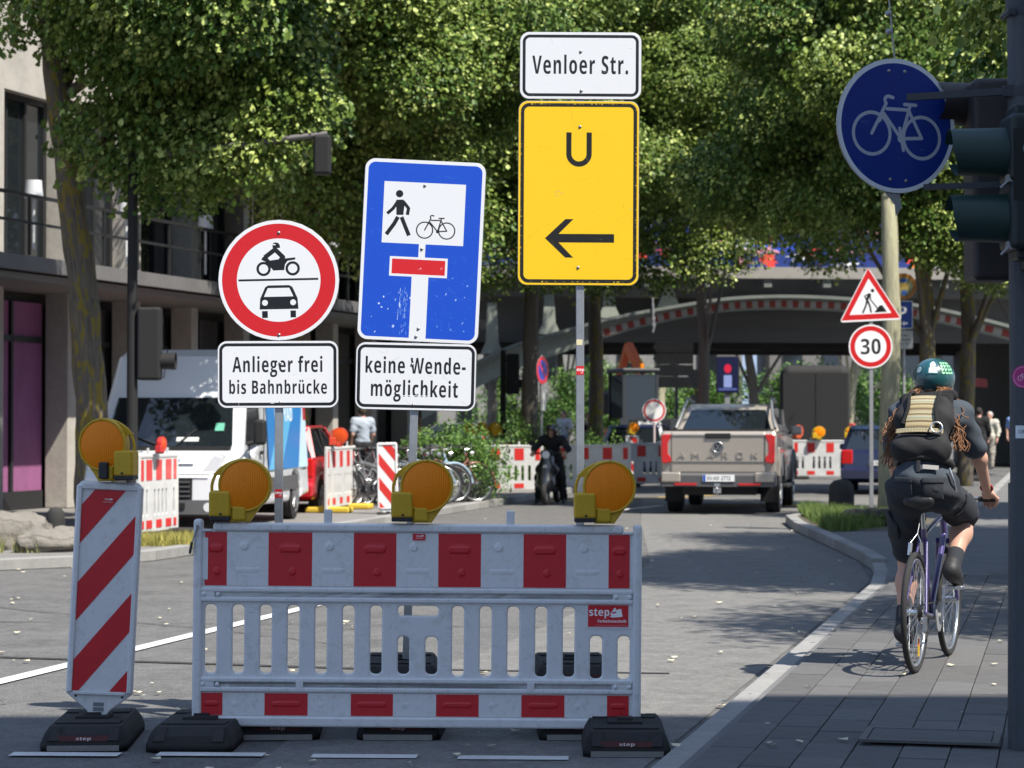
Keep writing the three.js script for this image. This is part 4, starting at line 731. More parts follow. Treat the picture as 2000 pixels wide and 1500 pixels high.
// railway bridge across the street
{
  const o = thing('railway_bridge', 'dark arched railway bridge with red and white striped edge and graffiti-covered parapet', 'bridge', [0, 0, -72], 0.1);
  const iron = paint([0.2, 0.22, 0.2], 0.7, { map: tiled(mottleTex, 0.6) }), soot = paint([0.17, 0.168, 0.16], 0.95, { map: tiled(mottleTex, 0.4) }), green = paint([0.32, 0.35, 0.3], 0.7, { map: tiled(mottleTex, 0.5) });
  const low = [[-7, -0.6], [-3.2, 1.35], [-1.14, 2.54], [0, 3.1], [1.6, 3.67], [3.25, 4.24], [4.87, 4.65], [6.5, 4.94], [8.1, 5.05], [9.7, 5.04], [11.4, 4.94], [13, 4.78], [14.6, 4.46], [17, 3.8], [20, 2.4]];
  const thick = (x) => lerp(0.72, 0.34, smooth(-1, 6, x)), curve = new THREE.CatmullRomCurve3(low.map(([x, y]) => V(x, y, 0)), false, 'centripetal'), P = curve.getPoints(120);
  const arch = outline([...P.map((p) => [p.x, p.y]), ...P.slice().reverse().map((p) => [p.x, p.y + thick(p.x)])]);
  part('arch_girder', metreUv(ext(arch, 0.35, 0, [0, 0, -0.35])), green, o);
  part('upper_flange', metreUv(join(P.slice(0, -1).map((p, i) => bar([p.x, p.y + thick(p.x) + 0.06, -0.05], [P[i + 1].x, P[i + 1].y + thick(P[i + 1].x) + 0.06, -0.05], 0.6, 0.1)))), iron, o);
  // red and white edge marking, one piece each
  const redEdge = paint([0.36, 0.06, 0.045], 0.7, { map: tiled(mottleTex, 1) }), whiteEdge = paint([0.45, 0.43, 0.39], 0.7, { map: tiled(mottleTex, 1) });
  const span = P.filter((p) => p.x > 2.6 && p.x < 17); for (let i = 0; i < span.length - 1; i++) { const a = span[i], b = span[i + 1]; part(i % 2 ? 'red_marking' : 'white_marking', bar([a.x, a.y + 0.17, 0.012], [b.x, b.y + 0.17, 0.012], 0.03, 0.21), i % 2 ? redEdge : whiteEdge, o); }
  for (const [x, h] of [[-2.4, 2.3], [-0.6, 1.6], [1.2, 1.25], [3.1, 0.9], [5, 0.7]]) { const y = curve.getPoint(clamp((x + 7) / 27)).y; let yy = 0; for (const p of P) if (p.x <= x) yy = p.y + thick(p.x); part('spandrel_post', metreUv(join(ext(outline([[-0.36, 0], [0.36, 0], [0.2, 0.35], [0.14, h], [-0.14, h], [-0.2, 0.35]]), 0.2, 0, [x, yy + 0.1, -0.4]))), green, o); }
  part('deck', metreUv(join(box(34, 1.0, 13.5, [5, 5.95, -7.2]), box(34, 0.5, 12.5, [5, 5.3, -7.6]))), soot, o);
  part('deck_edge', metreUv(box(34, 0.36, 0.3, [5, 6.2, 0.1])), paint([0.38, 0.36, 0.33], 0.85, { map: tiled(mottleTex, 0.6) }), o);
  for (let k = 0; k < 16; k++) part('deck_bracket', box(0.25, 0.3, 0.3, [-9 + k * 1.9, 5.9, 0.02]), iron, o);
  part('spandrel_wall', box(33, 1.9, 0.15, [5, 5.0, -1.4]), soot, o);
  part('abutment', metreUv(box(12, 6, 13, [-9.6, 2.5, -7.2])), paint([0.24, 0.23, 0.21], 0.95, { map: tiled(mottleTex, 0.5) }), o);
  part('abutment', metreUv(box(10, 6, 13, [23.2, 2.5, -7.2])), paint([0.24, 0.23, 0.21], 0.95, { map: tiled(mottleTex, 0.5) }), o);
  for (let k = 0; k < 4; k++) part('cross_girder', box(26, 0.75 + 0.12 * k, 0.3, [6, 5.0 - 0.1 * k, -2.5 - k * 3.2]), soot, o);
  part('far_girder', box(30, 1.5, 0.4, [6, 4.75, -13.6]), soot, o);
  // sprayed parapet wall
  const spray = canvasTexture(2048, 160, (c, w, h) => {
    c.fillStyle = '#17337f'; c.fillRect(0, 0, w, h); const r = rngOf(71), col = ['#e9ecf2', '#f0f2f6', '#d8413a', '#f2a9b8', '#2a57d0', '#16307f', '#e88a3a', '#e9ecf2'];
    for (let i = 0; i < 150; i++) { c.fillStyle = col[(r() * col.length) | 0]; const x = r() * w, y = r() * h; c.beginPath(); c.moveTo(x, y); for (let k = 0; k < 5; k++) c.quadraticCurveTo(x + (r() - 0.5) * 90, y + (r() - 0.5) * 70, x + (r() - 0.5) * 80, y + (r() - 0.5) * 60); c.closePath(); c.fill(); }
    c.strokeStyle = '#0d1d55'; c.lineWidth = 4; for (let i = 0; i < 60; i++) { const x = r() * w, y = r() * h; c.beginPath(); c.moveTo(x, y); c.bezierCurveTo(x + 30, y - 40, x + 60, y + 40, x + 80 * r(), y); c.stroke(); }
    for (let i = 0; i < 9; i++) { c.fillStyle = '#1d48c0'; c.fillRect(r() * w, r() * h * 0.6, 110, 30 + r() * 40); }
  });
  const g = new THREE.BoxGeometry(33, 1.55, 0.18); g.translate(5, 7.1, -0.1); part('parapet', g, paint([1, 1, 1], 0.7, { map: spray }), o, 'blue parapet covered in graffiti');
  for (let k = 0; k < 5; k++) part('hanging_cable', rod([4.4 + k * 0.02, 5.4 - k * 0.2, 0.3], [4.4, 5.1 - k * 0.2, 0.3], 0.03), steelDull, o);
}
// far side: pale houses behind the bridge
function farHouse(label, x, d, w, h, tone, seed) {
  const o = thing('apartment_house', label, 'building', [x, 0, -d]), r = rngOf(seed);
  part('wall', metreUv(box(w, h, 8, [0, h / 2, -4])), paint(tone, 0.9, { map: tiled(mottleTex, 0.2) }), o);
  for (let f = 0; f < Math.floor(h / 3.2); f++) for (let k = 0; k < Math.floor(w / 2.6); k++) { const m = part('window', box(1.3, 1.7, 0.12, [-w / 2 + 1.5 + k * 2.6, 1.9 + f * 3.2, 0.02]), frameDark, o); part('pane', box(1.1, 1.5, 0.04, [-w / 2 + 1.5 + k * 2.6, 1.9 + f * 3.2, 0.08]), glassDark, m); }
  part('roof', box(w + 0.6, 0.4, 8.6, [0, h + 0.2, -4]), paint([0.22, 0.12, 0.09], 0.9), o);
}
farHouse('pale rendered apartment house far beyond the bridge', 4, 150, 22, 17, [0.3, 0.29, 0.27], 1);
farHouse('grey apartment house far beyond the bridge beside the pale one', 27, 152, 20, 15, [0.22, 0.21, 0.2], 2);
farHouse('sandy apartment house far beyond the bridge behind the black lorry', -19, 148, 20, 16, [0.26, 0.22, 0.18], 3);
// ------------------------------------------------------------------ trees
function leafCluster(seed, n, spread, size) { // a spray of heart-shaped leaves, folded along the midrib
  const r = rngOf(seed), pos = [], idx = [], nor = [];
  for (let i = 0; i < n; i++) {
    const c = V((r() - 0.5) * 2 * spread, (r() - 0.5) * 1.3 * spread, (r() - 0.5) * 2 * spread), s = size * (0.7 + 0.6 * r());
    const q = new THREE.Quaternion().setFromEuler(new THREE.Euler(0.85 + (r() - 0.5) * 1.3, (r() - 0.5) * 2.6, (r() - 0.5) * 0.9, 'YXZ'));
    const P = [[0, 0, 0.5], [-0.42, 0.1, 0.22], [-0.36, 0.06, -0.2], [0, -0.02, -0.6], [0.36, 0.06, -0.2], [0.42, 0.1, 0.22], [0, -0.04, 0.05]].map(([x, y, z]) => V(x * s, y * s, z * s).applyQuaternion(q).add(c));
    const b = pos.length / 3; for (const p of P) pos.push(p.x, p.y, p.z);
    idx.push(b, b + 1, b + 6, b + 1, b + 2, b + 6, b + 2, b + 3, b + 6, b + 3, b + 4, b + 6, b + 4, b + 5, b + 6, b + 5, b, b + 6);
  }
  const g = new THREE.BufferGeometry(); g.setAttribute('position', new THREE.Float32BufferAttribute(pos, 3)); g.setIndex(idx); g.computeVertexNormals(); return g;
}
const sprays = [leafCluster(1, 20, 0.21, 0.06), leafCluster(2, 20, 0.24, 0.066), leafCluster(3, 16, 0.3, 0.095)];
const leafMat = new THREE.MeshPhysicalMaterial({ roughness: 0.42, specularIntensity: 0.5 });
const barkTex = texture(512, (u, v) => { const g = 0.45 + 0.35 * n128(u * 96, v * 14) * n32(u * 32, v * 8) + 0.25 * (n256(u * 256, v * 60) - 0.5); return [g, g, g]; });
const bark = paint([0.26, 0.23, 0.19], 0.95, { map: tiled(barkTex, 2, 1), bumpMap: tiled(barkTex, 2, 1), bumpScale: 0.03 });
const mossBark = new THREE.MeshStandardMaterial({ roughness: 0.95, bumpMap: tiled(barkTex, 2, 1), bumpScale: 0.03, map: texture(512, (u, v) => { const g = 0.22 + 0.3 * n128(u * 96, v * 14) + 0.12 * n256(u * 256, v * 80), m = 0.8 * smooth(0.56, 0.72, 0.55 * n8(u * 8, v * 8) + 0.45 * n32(u * 32, v * 32)); return [lerp(g * 0.36, 0.26, m), lerp(g * 0.31, 0.2, m), lerp(g * 0.25, 0.02, m)]; }) });
const paleBark = new THREE.MeshStandardMaterial({ roughness: 0.95, bumpMap: tiled(barkTex, 2, 1), bumpScale: 0.02, map: texture(256, (u, v) => { const g = 0.5 + 0.3 * n128(u * 96, v * 20), m = n32(u * 32, v * 32); return [g * 0.6, g * (0.55 + 0.05 * m), g * 0.38]; }) });
function limb(pts, r0, r1, n = 12) { // tapered, slightly knobbly trunk along points
  const c = new THREE.CatmullRomCurve3(pts.map((p) => V(...p)), false, 'centripetal'), N = pts.length * 6, fr = c.computeFrenetFrames(N), rings = [];
  for (let i = 0; i <= N; i++) { const t = i / N, p = c.getPointAt(t), ring = []; for (let k = 0; k < n; k++) { const a = k / n * Math.PI * 2, r = lerp(r0, r1, t) * (1 + 0.07 * Math.sin(a * 3 + i * 0.8) + 0.05 * Math.sin(i * 1.7 + k)); ring.push([p.x + r * (Math.cos(a) * fr.normals[i].x + Math.sin(a) * fr.binormals[i].x), p.y + r * (Math.cos(a) * fr.normals[i].y + Math.sin(a) * fr.binormals[i].y), p.z + r * (Math.cos(a) * fr.normals[i].z + Math.sin(a) * fr.binormals[i].z)]); } rings.push(ring); }
  const g = loft(rings), uv = g.attributes.uv; for (let i = 0; i <= N; i++) for (let k = 0; k < n; k++) uv.setXY(i * n + k, k / n, i / N * 3); return g;
}
function tree(label, [x, z], trunk, r0, crown, o = {}) {
  // trunk: [dx, y, dz] points from the ground; crown: {c:[dx,y,dz], r:[rx,ry,rz], n, blobs}
  const t = thing(o.name ?? 'linden_tree', label, 'tree', [x, o.y ?? 0.1, z], 0, o.group), r = rngOf(o.seed ?? 1);
  const tr = part('trunk', limb(trunk, r0, r0 * 0.5, 14), o.bark ?? bark, t), top = trunk[trunk.length - 1];
  const blobs = [], { c, r: R } = crown;
  for (let k = 0; k < crown.blobs; k++) {
    const a = r() * 6.283, b = Math.acos(2 * r() - 1), q = 0.35 + 0.65 * Math.cbrt(r()), s = lerp(0.26, 0.42, r()) * Math.min(...R);
    blobs.push([c[0] + q * (R[0] - s * 0.7) * Math.sin(b) * Math.cos(a), c[1] + q * (R[1] - s * 0.6) * Math.cos(b), c[2] + q * (R[2] - s * 0.7) * Math.sin(b) * Math.sin(a), s]);
  }
  for (const e of crown.extra ?? []) blobs.push(e);
  for (let k = 0; k < Math.min(o.branches ?? 9, blobs.length); k++) { const b = blobs[(k * 3) % blobs.length], s = trunk[Math.max(1, trunk.length - 1 - (k % 3))]; part('limb', limb([s, [(s[0] + b[0]) / 2 + (r() - 0.5) * 0.4, (s[1] + b[1]) / 2 - 0.25, (s[2] + b[2]) / 2], [b[0], b[1], b[2]]], r0 * 0.34, r0 * 0.08, 7), o.bark ?? bark, t); }
  for (const b of o.limbs ?? []) part('limb', limb(b, r0 * 0.42, r0 * 0.2, 9), o.bark ?? bark, t);
  const m = new THREE.InstancedMesh(sprays[o.spray ?? 0], leafMat, crown.n = Math.round(crown.n * 1.45)); m.name = 'crown'; m.userData.kind = 'stuff'; m.castShadow = m.receiveShadow = true;
  const M = new THREE.Matrix4(), Q = new THREE.Quaternion(), E = new THREE.Euler(), col = new THREE.Color(), vol = blobs.map((b) => b[3] ** 2.4), sum = vol.reduce((a, b) => a + b, 0);
  let i = 0;
  blobs.forEach((b, bi) => {
    const last = bi === blobs.length - 1, n = last ? crown.n - i : Math.min(crown.n - i, Math.round(crown.n * vol[bi] / sum)), tint = r();
    for (let k = 0; k < n; k++, i++) {
      const u = 2 * r() - 1, a = r() * 6.283, q = b[3] * (0.5 + 0.56 * Math.sqrt(r())), s = Math.sqrt(1 - u * u), squash = 0.72;
      E.set((r() - 0.5) * 0.7, Math.PI / 2 - a + (r() - 0.5) * 1.2, (r() - 0.5) * 0.7, 'YXZ'); Q.setFromEuler(E); const k2 = 0.6 + 0.85 * r();
      m.setMatrixAt(i, M.compose(V(b[0] + q * s * Math.cos(a), b[1] + q * u * squash - 0.12 * (1 - u) * r(), b[2] + q * s * Math.sin(a)), Q, V(k2, k2, k2)));
      const y = clamp(0.25 * tint + 0.75 * r() * r()); const pale = r() < 0.17; col.setRGB(pale ? 0.42 : lerp(0.04, 0.3, y), pale ? 0.5 : lerp(0.1, 0.37, y), pale ? 0.15 : lerp(0.018, 0.075, y)); m.setColorAt(i, col);
    }
  });
  t.add(m); return t;
}
const row = 'linden trees along the street';
tree('mossy-trunked linden leaning left beside the white van', [-5.45, -30], [[0, 0, 0], [-0.03, 1.6, 0], [-0.12, 2.9, 0], [-0.28, 4.25, 0], [-0.45, 5.6, 0.05], [-0.6, 7.2, 0.1], [-0.6, 9, 0.1]], 0.23,
  { c: [1.75, 7.9, 0.3], r: [2.7, 3.0, 2.8], blobs: 32, n: 7200, extra: [[1.1, 4.75, 0.6, 0.75], [0.45, 5.1, 0.8, 0.7], [1.7, 5.0, 0.7, 0.8], [2.3, 5.4, 0.4, 0.8], [-1.2, 6.7, 0.8, 0.5]] }, { seed: 21, bark: mossBark, group: row, limbs: [[[-0.3, 4.5, 0], [0.1, 4.95, 0.15], [0.42, 5.45, 0.3], [0.9, 6.3, 0.4]]] });
tree('linden with mossy trunk above the round no-vehicles sign', [-3.9, -42], [[0, 0, 0], [0.05, 2.5, 0], [0, 4.5, 0], [0.05, 6.5, 0], [0.2, 9.5, 0]], 0.21, { c: [1.0, 8.6, 0.5], r: [4.0, 3.6, 3.4], blobs: 38, n: 8200, extra: [[1.6, 4.9, 0.9, 0.9], [0.2, 5.2, 1.4, 0.9], [2.8, 5.1, 0.6, 0.9]] }, { seed: 22, bark: mossBark, spray: 1, group: row });
tree('ivy-footed linden behind the no-parking sign', [0.42, -50.5], [[0, 0, 0], [-0.03, 2.2, 0], [0.02, 4.6, 0], [0, 7, 0], [0.1, 10, 0]], 0.2, { c: [-0.6, 9.0, 0.6], r: [3.6, 3.9, 3.2], blobs: 36, n: 7600, extra: [[-2.0, 5.2, 0.8, 0.9], [-1.0, 4.9, 1.2, 0.8], [0.2, 5.0, 1.2, 0.9], [1.0, 5.2, 1.0, 0.9], [-2.8, 4.7, 1.0, 0.8]] }, { seed: 23, spray: 1, group: row });
tree('slim linden beside the excavator', [2.0, -56], [[0, 0, 0], [0.05, 2.4, 0], [0, 5, 0], [0.1, 8, 0], [0, 10.5, 0]], 0.2, { c: [0.6, 9.2, 1.5], r: [4.0, 3.9, 3.4], blobs: 36, n: 7600, extra: [[1.4, 5.3, 1.6, 1.0], [2.6, 5.6, 1.4, 1.0], [0.0, 5.2, 1.9, 0.9], [3.4, 5.9, 1.2, 0.9], [-1.0, 5.4, 1.4, 0.9]] }, { seed: 24, spray: 1, bark: mossBark, group: row });
tree('pale-trunked linden behind the 30 limit sign', [6.1, -37.5], [[0, 0, 0], [0.06, 2.0, 0], [0.1, 4.2, -0.2], [0.14, 6.5, -1.2], [0.1, 9.5, -2.2]], 0.17, { c: [0.3, 8.0, -2.2], r: [3.0, 3.3, 2.4], blobs: 32, n: 6800, extra: [[-1.6, 5.3, -2.6, 0.8], [-2.4, 5.7, -2.8, 0.8], [1.2, 4.7, -1.6, 0.75], [0.5, 4.9, -1.4, 0.6], [-0.6, 5.1, -1.9, 0.7], [1.9, 4.5, -1.7, 0.7]] }, { seed: 25, bark: paleBark, spray: 0, group: row, branches: 0 });
tree('mossy linden behind the parking sign', [8.6, -48], [[0, 0, 0], [0.05, 3, 0], [-0.05, 6, 0], [0.1, 9.5, 0]], 0.19, { c: [-0.3, 8.8, 0.8], r: [3.8, 3.6, 3.2], blobs: 34, n: 6600, extra: [[1.4, 4.8, 0.6, 0.9]] }, { seed: 26, bark: mossBark, spray: 1, group: row });
tree('mossy linden next to the parking sign tree', [9.9, -50.5], [[0, 0, 0], [0.1, 3, 0], [0.05, 6, 0], [0.2, 9.5, 0]], 0.19, { c: [0.8, 8.2, 0.8], r: [3.6, 3.6, 3.2], blobs: 32, n: 5600 }, { seed: 27, bark: mossBark, spray: 1, group: row });
tree('dark overhanging tree whose leaves hang beside the signal heads', [7.3, -20.5], [[0, 0, 0], [0.05, 2.5, 0], [0, 5, 0], [0, 8, 0]], 0.2, { c: [0, 7.2, 0], r: [3.3, 3.4, 3.3], blobs: 40, n: 8000, extra: [[-2.7, 4.2, 0.2, 0.8], [-2.5, 5.2, 0.6, 0.9], [-3.0, 6.2, 0.4, 0.8]] }, { seed: 28, spray: 0, group: row });
tree('thin young tree on the right-hand pavement before the overhanging one', [6.9, -14.4], [[0, 0, 0], [0.05, 2.2, 0], [0, 4.4, 0], [0, 7, 0]], 0.1, { c: [0, 6.4, 0], r: [2.2, 2.4, 2.2], blobs: 26, n: 1100 }, { seed: 34, spray: 0, group: row });
tree('linden on the right-hand pavement past the overhanging tree', [9.6, -25], [[0, 0, 0], [0.05, 2.5, 0], [0, 5, 0], [0, 8, 0]], 0.2, { c: [0, 7.6, 0], r: [3.3, 3.2, 3.3], blobs: 34, n: 6200 }, { seed: 29, spray: 1, group: row });
tree('linden on the right-hand pavement across from the pick-up', [11.6, -34], [[0, 0, 0], [0.05, 2.5, 0], [0, 5, 0], [0, 8, 0]], 0.2, { c: [0, 7.4, 0], r: [3.6, 3.6, 3.4], blobs: 34, n: 6200, extra: [[-2.2, 4.4, 1, 1.0], [-2.9, 5.4, 0.5, 1.0]] }, { seed: 30, spray: 1, group: row });
tree('linden in front of the office block end', [-3.3, -53], [[0, 0, 0], [0.1, 3, 0], [0, 6, 0], [0.1, 9.5, 0]], 0.19, { c: [0, 8.8, 0.5], r: [4.0, 3.8, 3.2], blobs: 34, n: 6600, extra: [[0.8, 4.6, 1.4, 1.0], [-0.8, 5.2, 1.0, 0.9]] }, { seed: 31, spray: 1, group: row });
tree('tall linden standing close before the bridge arch', [5.4, -66], [[0, 0, 0], [0.1, 3, 0], [0, 6, 0], [0.1, 11, 0]], 0.19, { c: [-0.6, 10.9, 0.5], r: [5.2, 4.4, 3.6], blobs: 40, n: 7800, extra: [[-4.0, 6.6, 0.5, 1.2], [-2.4, 6.9, 0.8, 1.1], [-0.4, 7.0, 1.0, 0.9], [3.6, 6.6, 0.6, 1.1], [1.6, 7.2, 1.0, 0.8], [-3.2, 5.9, 0.9, 0.9]] }, { seed: 32, spray: 2, group: row });
tree('broad linden before the right end of the bridge', [14.2, -63], [[0, 0, 0], [0.1, 3, 0], [0, 6, 0], [0.1, 10, 0]], 0.2, { c: [-0.6, 9.6, 0.5], r: [5.0, 4.6, 3.6], blobs: 38, n: 7000 }, { seed: 33, spray: 2, group: row });
[[-1, 104, 0.24], [6.2, 98, 0.26], [10.6, 102, 0.25], [14.6, 100, 0.24], [20, 108, 0.26], [-7, 110, 0.24], [2.6, 118, 0.24]].forEach(([x, d, r0], i) =>
  tree(['tree far beyond the bridge in front of the direction boards', 'tree beyond the bridge with the palest trunk beside the lorry', 'tree beyond the bridge right behind the lorry', 'tree beyond the bridge behind the red car', 'tree beyond the bridge nearest its right abutment', 'tree beyond the bridge nearest its left abutment', 'tree farthest beyond the bridge before the pale house'][i], [x, -d], [[0, 0, 0], [0.1, 2.6, 0], [i % 2 ? 0.5 : -0.2, 5.5, 0], [0.2, 9, 0]], r0, { c: [0, 9, 0], r: [4.4, 4.4, 3.6], blobs: 26, n: 3000 }, { seed: 60 + i, spray: 2, y: 0, bark: i % 2 ? paleBark : bark, group: 'trees beyond the bridge' }));
// low green: shrubs by the works, ivy round the trunk
function shrub(label, x, d, R, n, seed, blobs = 9, big = 1) {
  const t = thing('shrub', label, 'shrub', [x, 0.1, -d], 0, 'shrubs along the road works'), r = rngOf(seed), m = new THREE.InstancedMesh(sprays[0], leafMat, n); m.name = 'foliage'; m.userData.kind = 'stuff'; m.castShadow = m.receiveShadow = true;
  const B = Array.from({ length: blobs }, () => [(r() - 0.5) * 2 * R[0], R[1] * (0.25 + 0.7 * r()), (r() - 0.5) * 2 * R[2], (0.2 + 0.3 * r()) * (big > 1 ? 2.4 : 1)]);
  const M = new THREE.Matrix4(), Q = new THREE.Quaternion(), c = new THREE.Color();
  for (let i = 0; i < n; i++) { const b = B[i % B.length], u = 2 * r() - 1, a = r() * 6.28, s = Math.sqrt(1 - u * u), q = b[3] * Math.cbrt(r()); Q.setFromEuler(new THREE.Euler(r() * 3, r() * 6, r() * 3)); const k = (0.45 + 0.4 * r()) * big; m.setMatrixAt(i, M.compose(V(b[0] + q * s * Math.cos(a), b[1] + q * u, b[2] + q * s * Math.sin(a)), Q, V(k, k, k))); const y = r(); c.setRGB(lerp(0.05, 0.16, y), lerp(0.13, 0.27, y), lerp(0.03, 0.06, y)); m.setColorAt(i, c); }
  t.add(m);
  for (let k = 0; k < 6; k++) part('stem', rod([(r() - 0.5) * 0.4, 0, (r() - 0.5) * 0.3], B[k % B.length].slice(0, 3), 0.018, 0.008, 6), bark, t);
}
shrub('leafy shrub in front of the red and white barriers, next to the parked bicycles', -0.75, 41.2, [0.5, 1.15, 0.4], 420, 3);
shrub('straggly shrub behind the middle warning lamp', -1.35, 43.5, [0.7, 1.3, 0.5], 360, 4);
shrub('low shrub at the foot of the ivy-covered linden', 0.25, 49.6, [0.6, 1.2, 0.4], 320, 5);
shrub('shrub spreading behind the row of yellow lamps', -0.7, 51.5, [1.4, 1.5, 0.6], 520, 6);
shrub('small shrub at the foot of the slim linden', 2.0, 55.2, [0.5, 1.0, 0.4], 240, 7);
[[1.5, 116, 'hedge bush far beyond the bridge behind the excavator'], [6, 113, 'hedge bush far beyond the bridge below the direction boards'], [10.2, 115, 'hedge bush far beyond the bridge below the poster'], [14.8, 112, 'hedge bush far beyond the bridge behind the red car'], [19.5, 116, 'hedge bush far beyond the bridge towards its right abutment']].forEach(([x, d, label], i) => shrub(label, x, d, [2.4, 3.6, 1.0], 620, 80 + i, 14, 2.6));
// ------------------------------------------------------------------ vehicles; local forward is -z, x to the right, y up, origin under the rear end
const tyreMat = paint([0.02, 0.02, 0.021], 0.85), rimMat = paint([0.45, 0.46, 0.47], 0.35, { metalness: 0.8 }), trimBlack = paint([0.012, 0.012, 0.013], 0.75), greyPlastic = paint([0.085, 0.085, 0.09], 0.6);
const carGlass = new THREE.MeshPhysicalMaterial({ roughness: 0.04, clearcoat: 1, clearcoatRoughness: 0.02 }); carGlass.color.setRGB(0.012, 0.016, 0.02);
const tailRed = new THREE.MeshPhysicalMaterial({ roughness: 0.15, clearcoat: 1 }); tailRed.color.setRGB(0.55, 0.008, 0.008);
const lampClear = new THREE.MeshPhysicalMaterial({ roughness: 0.1, clearcoat: 1 }); lampClear.color.setRGB(0.7, 0.72, 0.75);
function profile(pts, width, bevel = 0.05, waist = null) { // side profile [s forward, y], extruded across the width
  const g = new THREE.ExtrudeGeometry(outline(pts), { depth: width - 2 * bevel, bevelEnabled: true, bevelSize: bevel, bevelThickness: bevel, bevelOffset: -bevel, bevelSegments: 3, curveSegments: 8 });
  g.rotateY(Math.PI / 2); g.translate(-(width - 2 * bevel) / 2, 0, 0);
  if (waist) bend(g, (v) => { v.x *= waist(v.y, -v.z); });
  return g;
}
function arch(s, r, y0, n = 10) { return Array.from({ length: n + 1 }, (_, i) => { const a = Math.PI - i / n * Math.PI; return [s + r * Math.cos(a), y0 + r * Math.sin(a)]; }); }
function wheel(parent, x, s, r, w, side) {
  const t = part('wheel', put(new THREE.TorusGeometry(r - 0.075, 0.08, 10, 28), [0, 0, 0], [0, Math.PI / 2, 0]), tyreMat, parent); t.scale.x = w / 0.16; t.position.set(x, r, -s);
  part('tread', cyl(r - 0.008, r - 0.008, 0.14, [0, 0, 0], [0, 0, Math.PI / 2], 28), tyreMat, t);
  const rim = part('rim', lathe([[0.001, 0.075], [r * 0.2, 0.08], [r * 0.6, 0.066], [r * 0.68, 0.082]], [0, 0, 0], [0, 0, -side * Math.PI / 2], 20), rimMat, t);
  for (let k = 0; k < 5; k++) part('spoke', box(0.012, r * 0.5, 0.05, [side * 0.076, r * 0.36 * Math.cos(k * 1.2566), r * 0.36 * Math.sin(k * 1.2566)], [k * 1.2566, 0, 0]), rimMat, rim);
}
function numberPlate(parent, text, x, y, z, w = 0.52, back = false, blue = true) {
  const tex = canvasTexture(512, 112, (c) => { c.fillStyle = '#eceeee'; c.fillRect(0, 0, 512, 112); if (blue) { c.fillStyle = '#1d4fb5'; c.fillRect(0, 0, 44, 112); } c.fillStyle = '#17181b'; c.font = 'bold 92px sans-serif'; c.save(); c.translate(blue ? 60 : 24, 90); c.scale(0.8, 1); c.fillText(text, 0, 0); c.restore(); });
  const m = part('number_plate', box(w, w * 0.215, 0.012, [0, 0, 0]), paint([0.7, 0.7, 0.7], 0.5), parent); m.position.set(x, y, z); if (back) m.rotation.y = Math.PI;
  part('plate_print', put(new THREE.PlaneGeometry(w - 0.01, w * 0.205), [0, 0, 0.0068]), paint([1, 1, 1], 0.45, { map: tex }), m); return m;
}
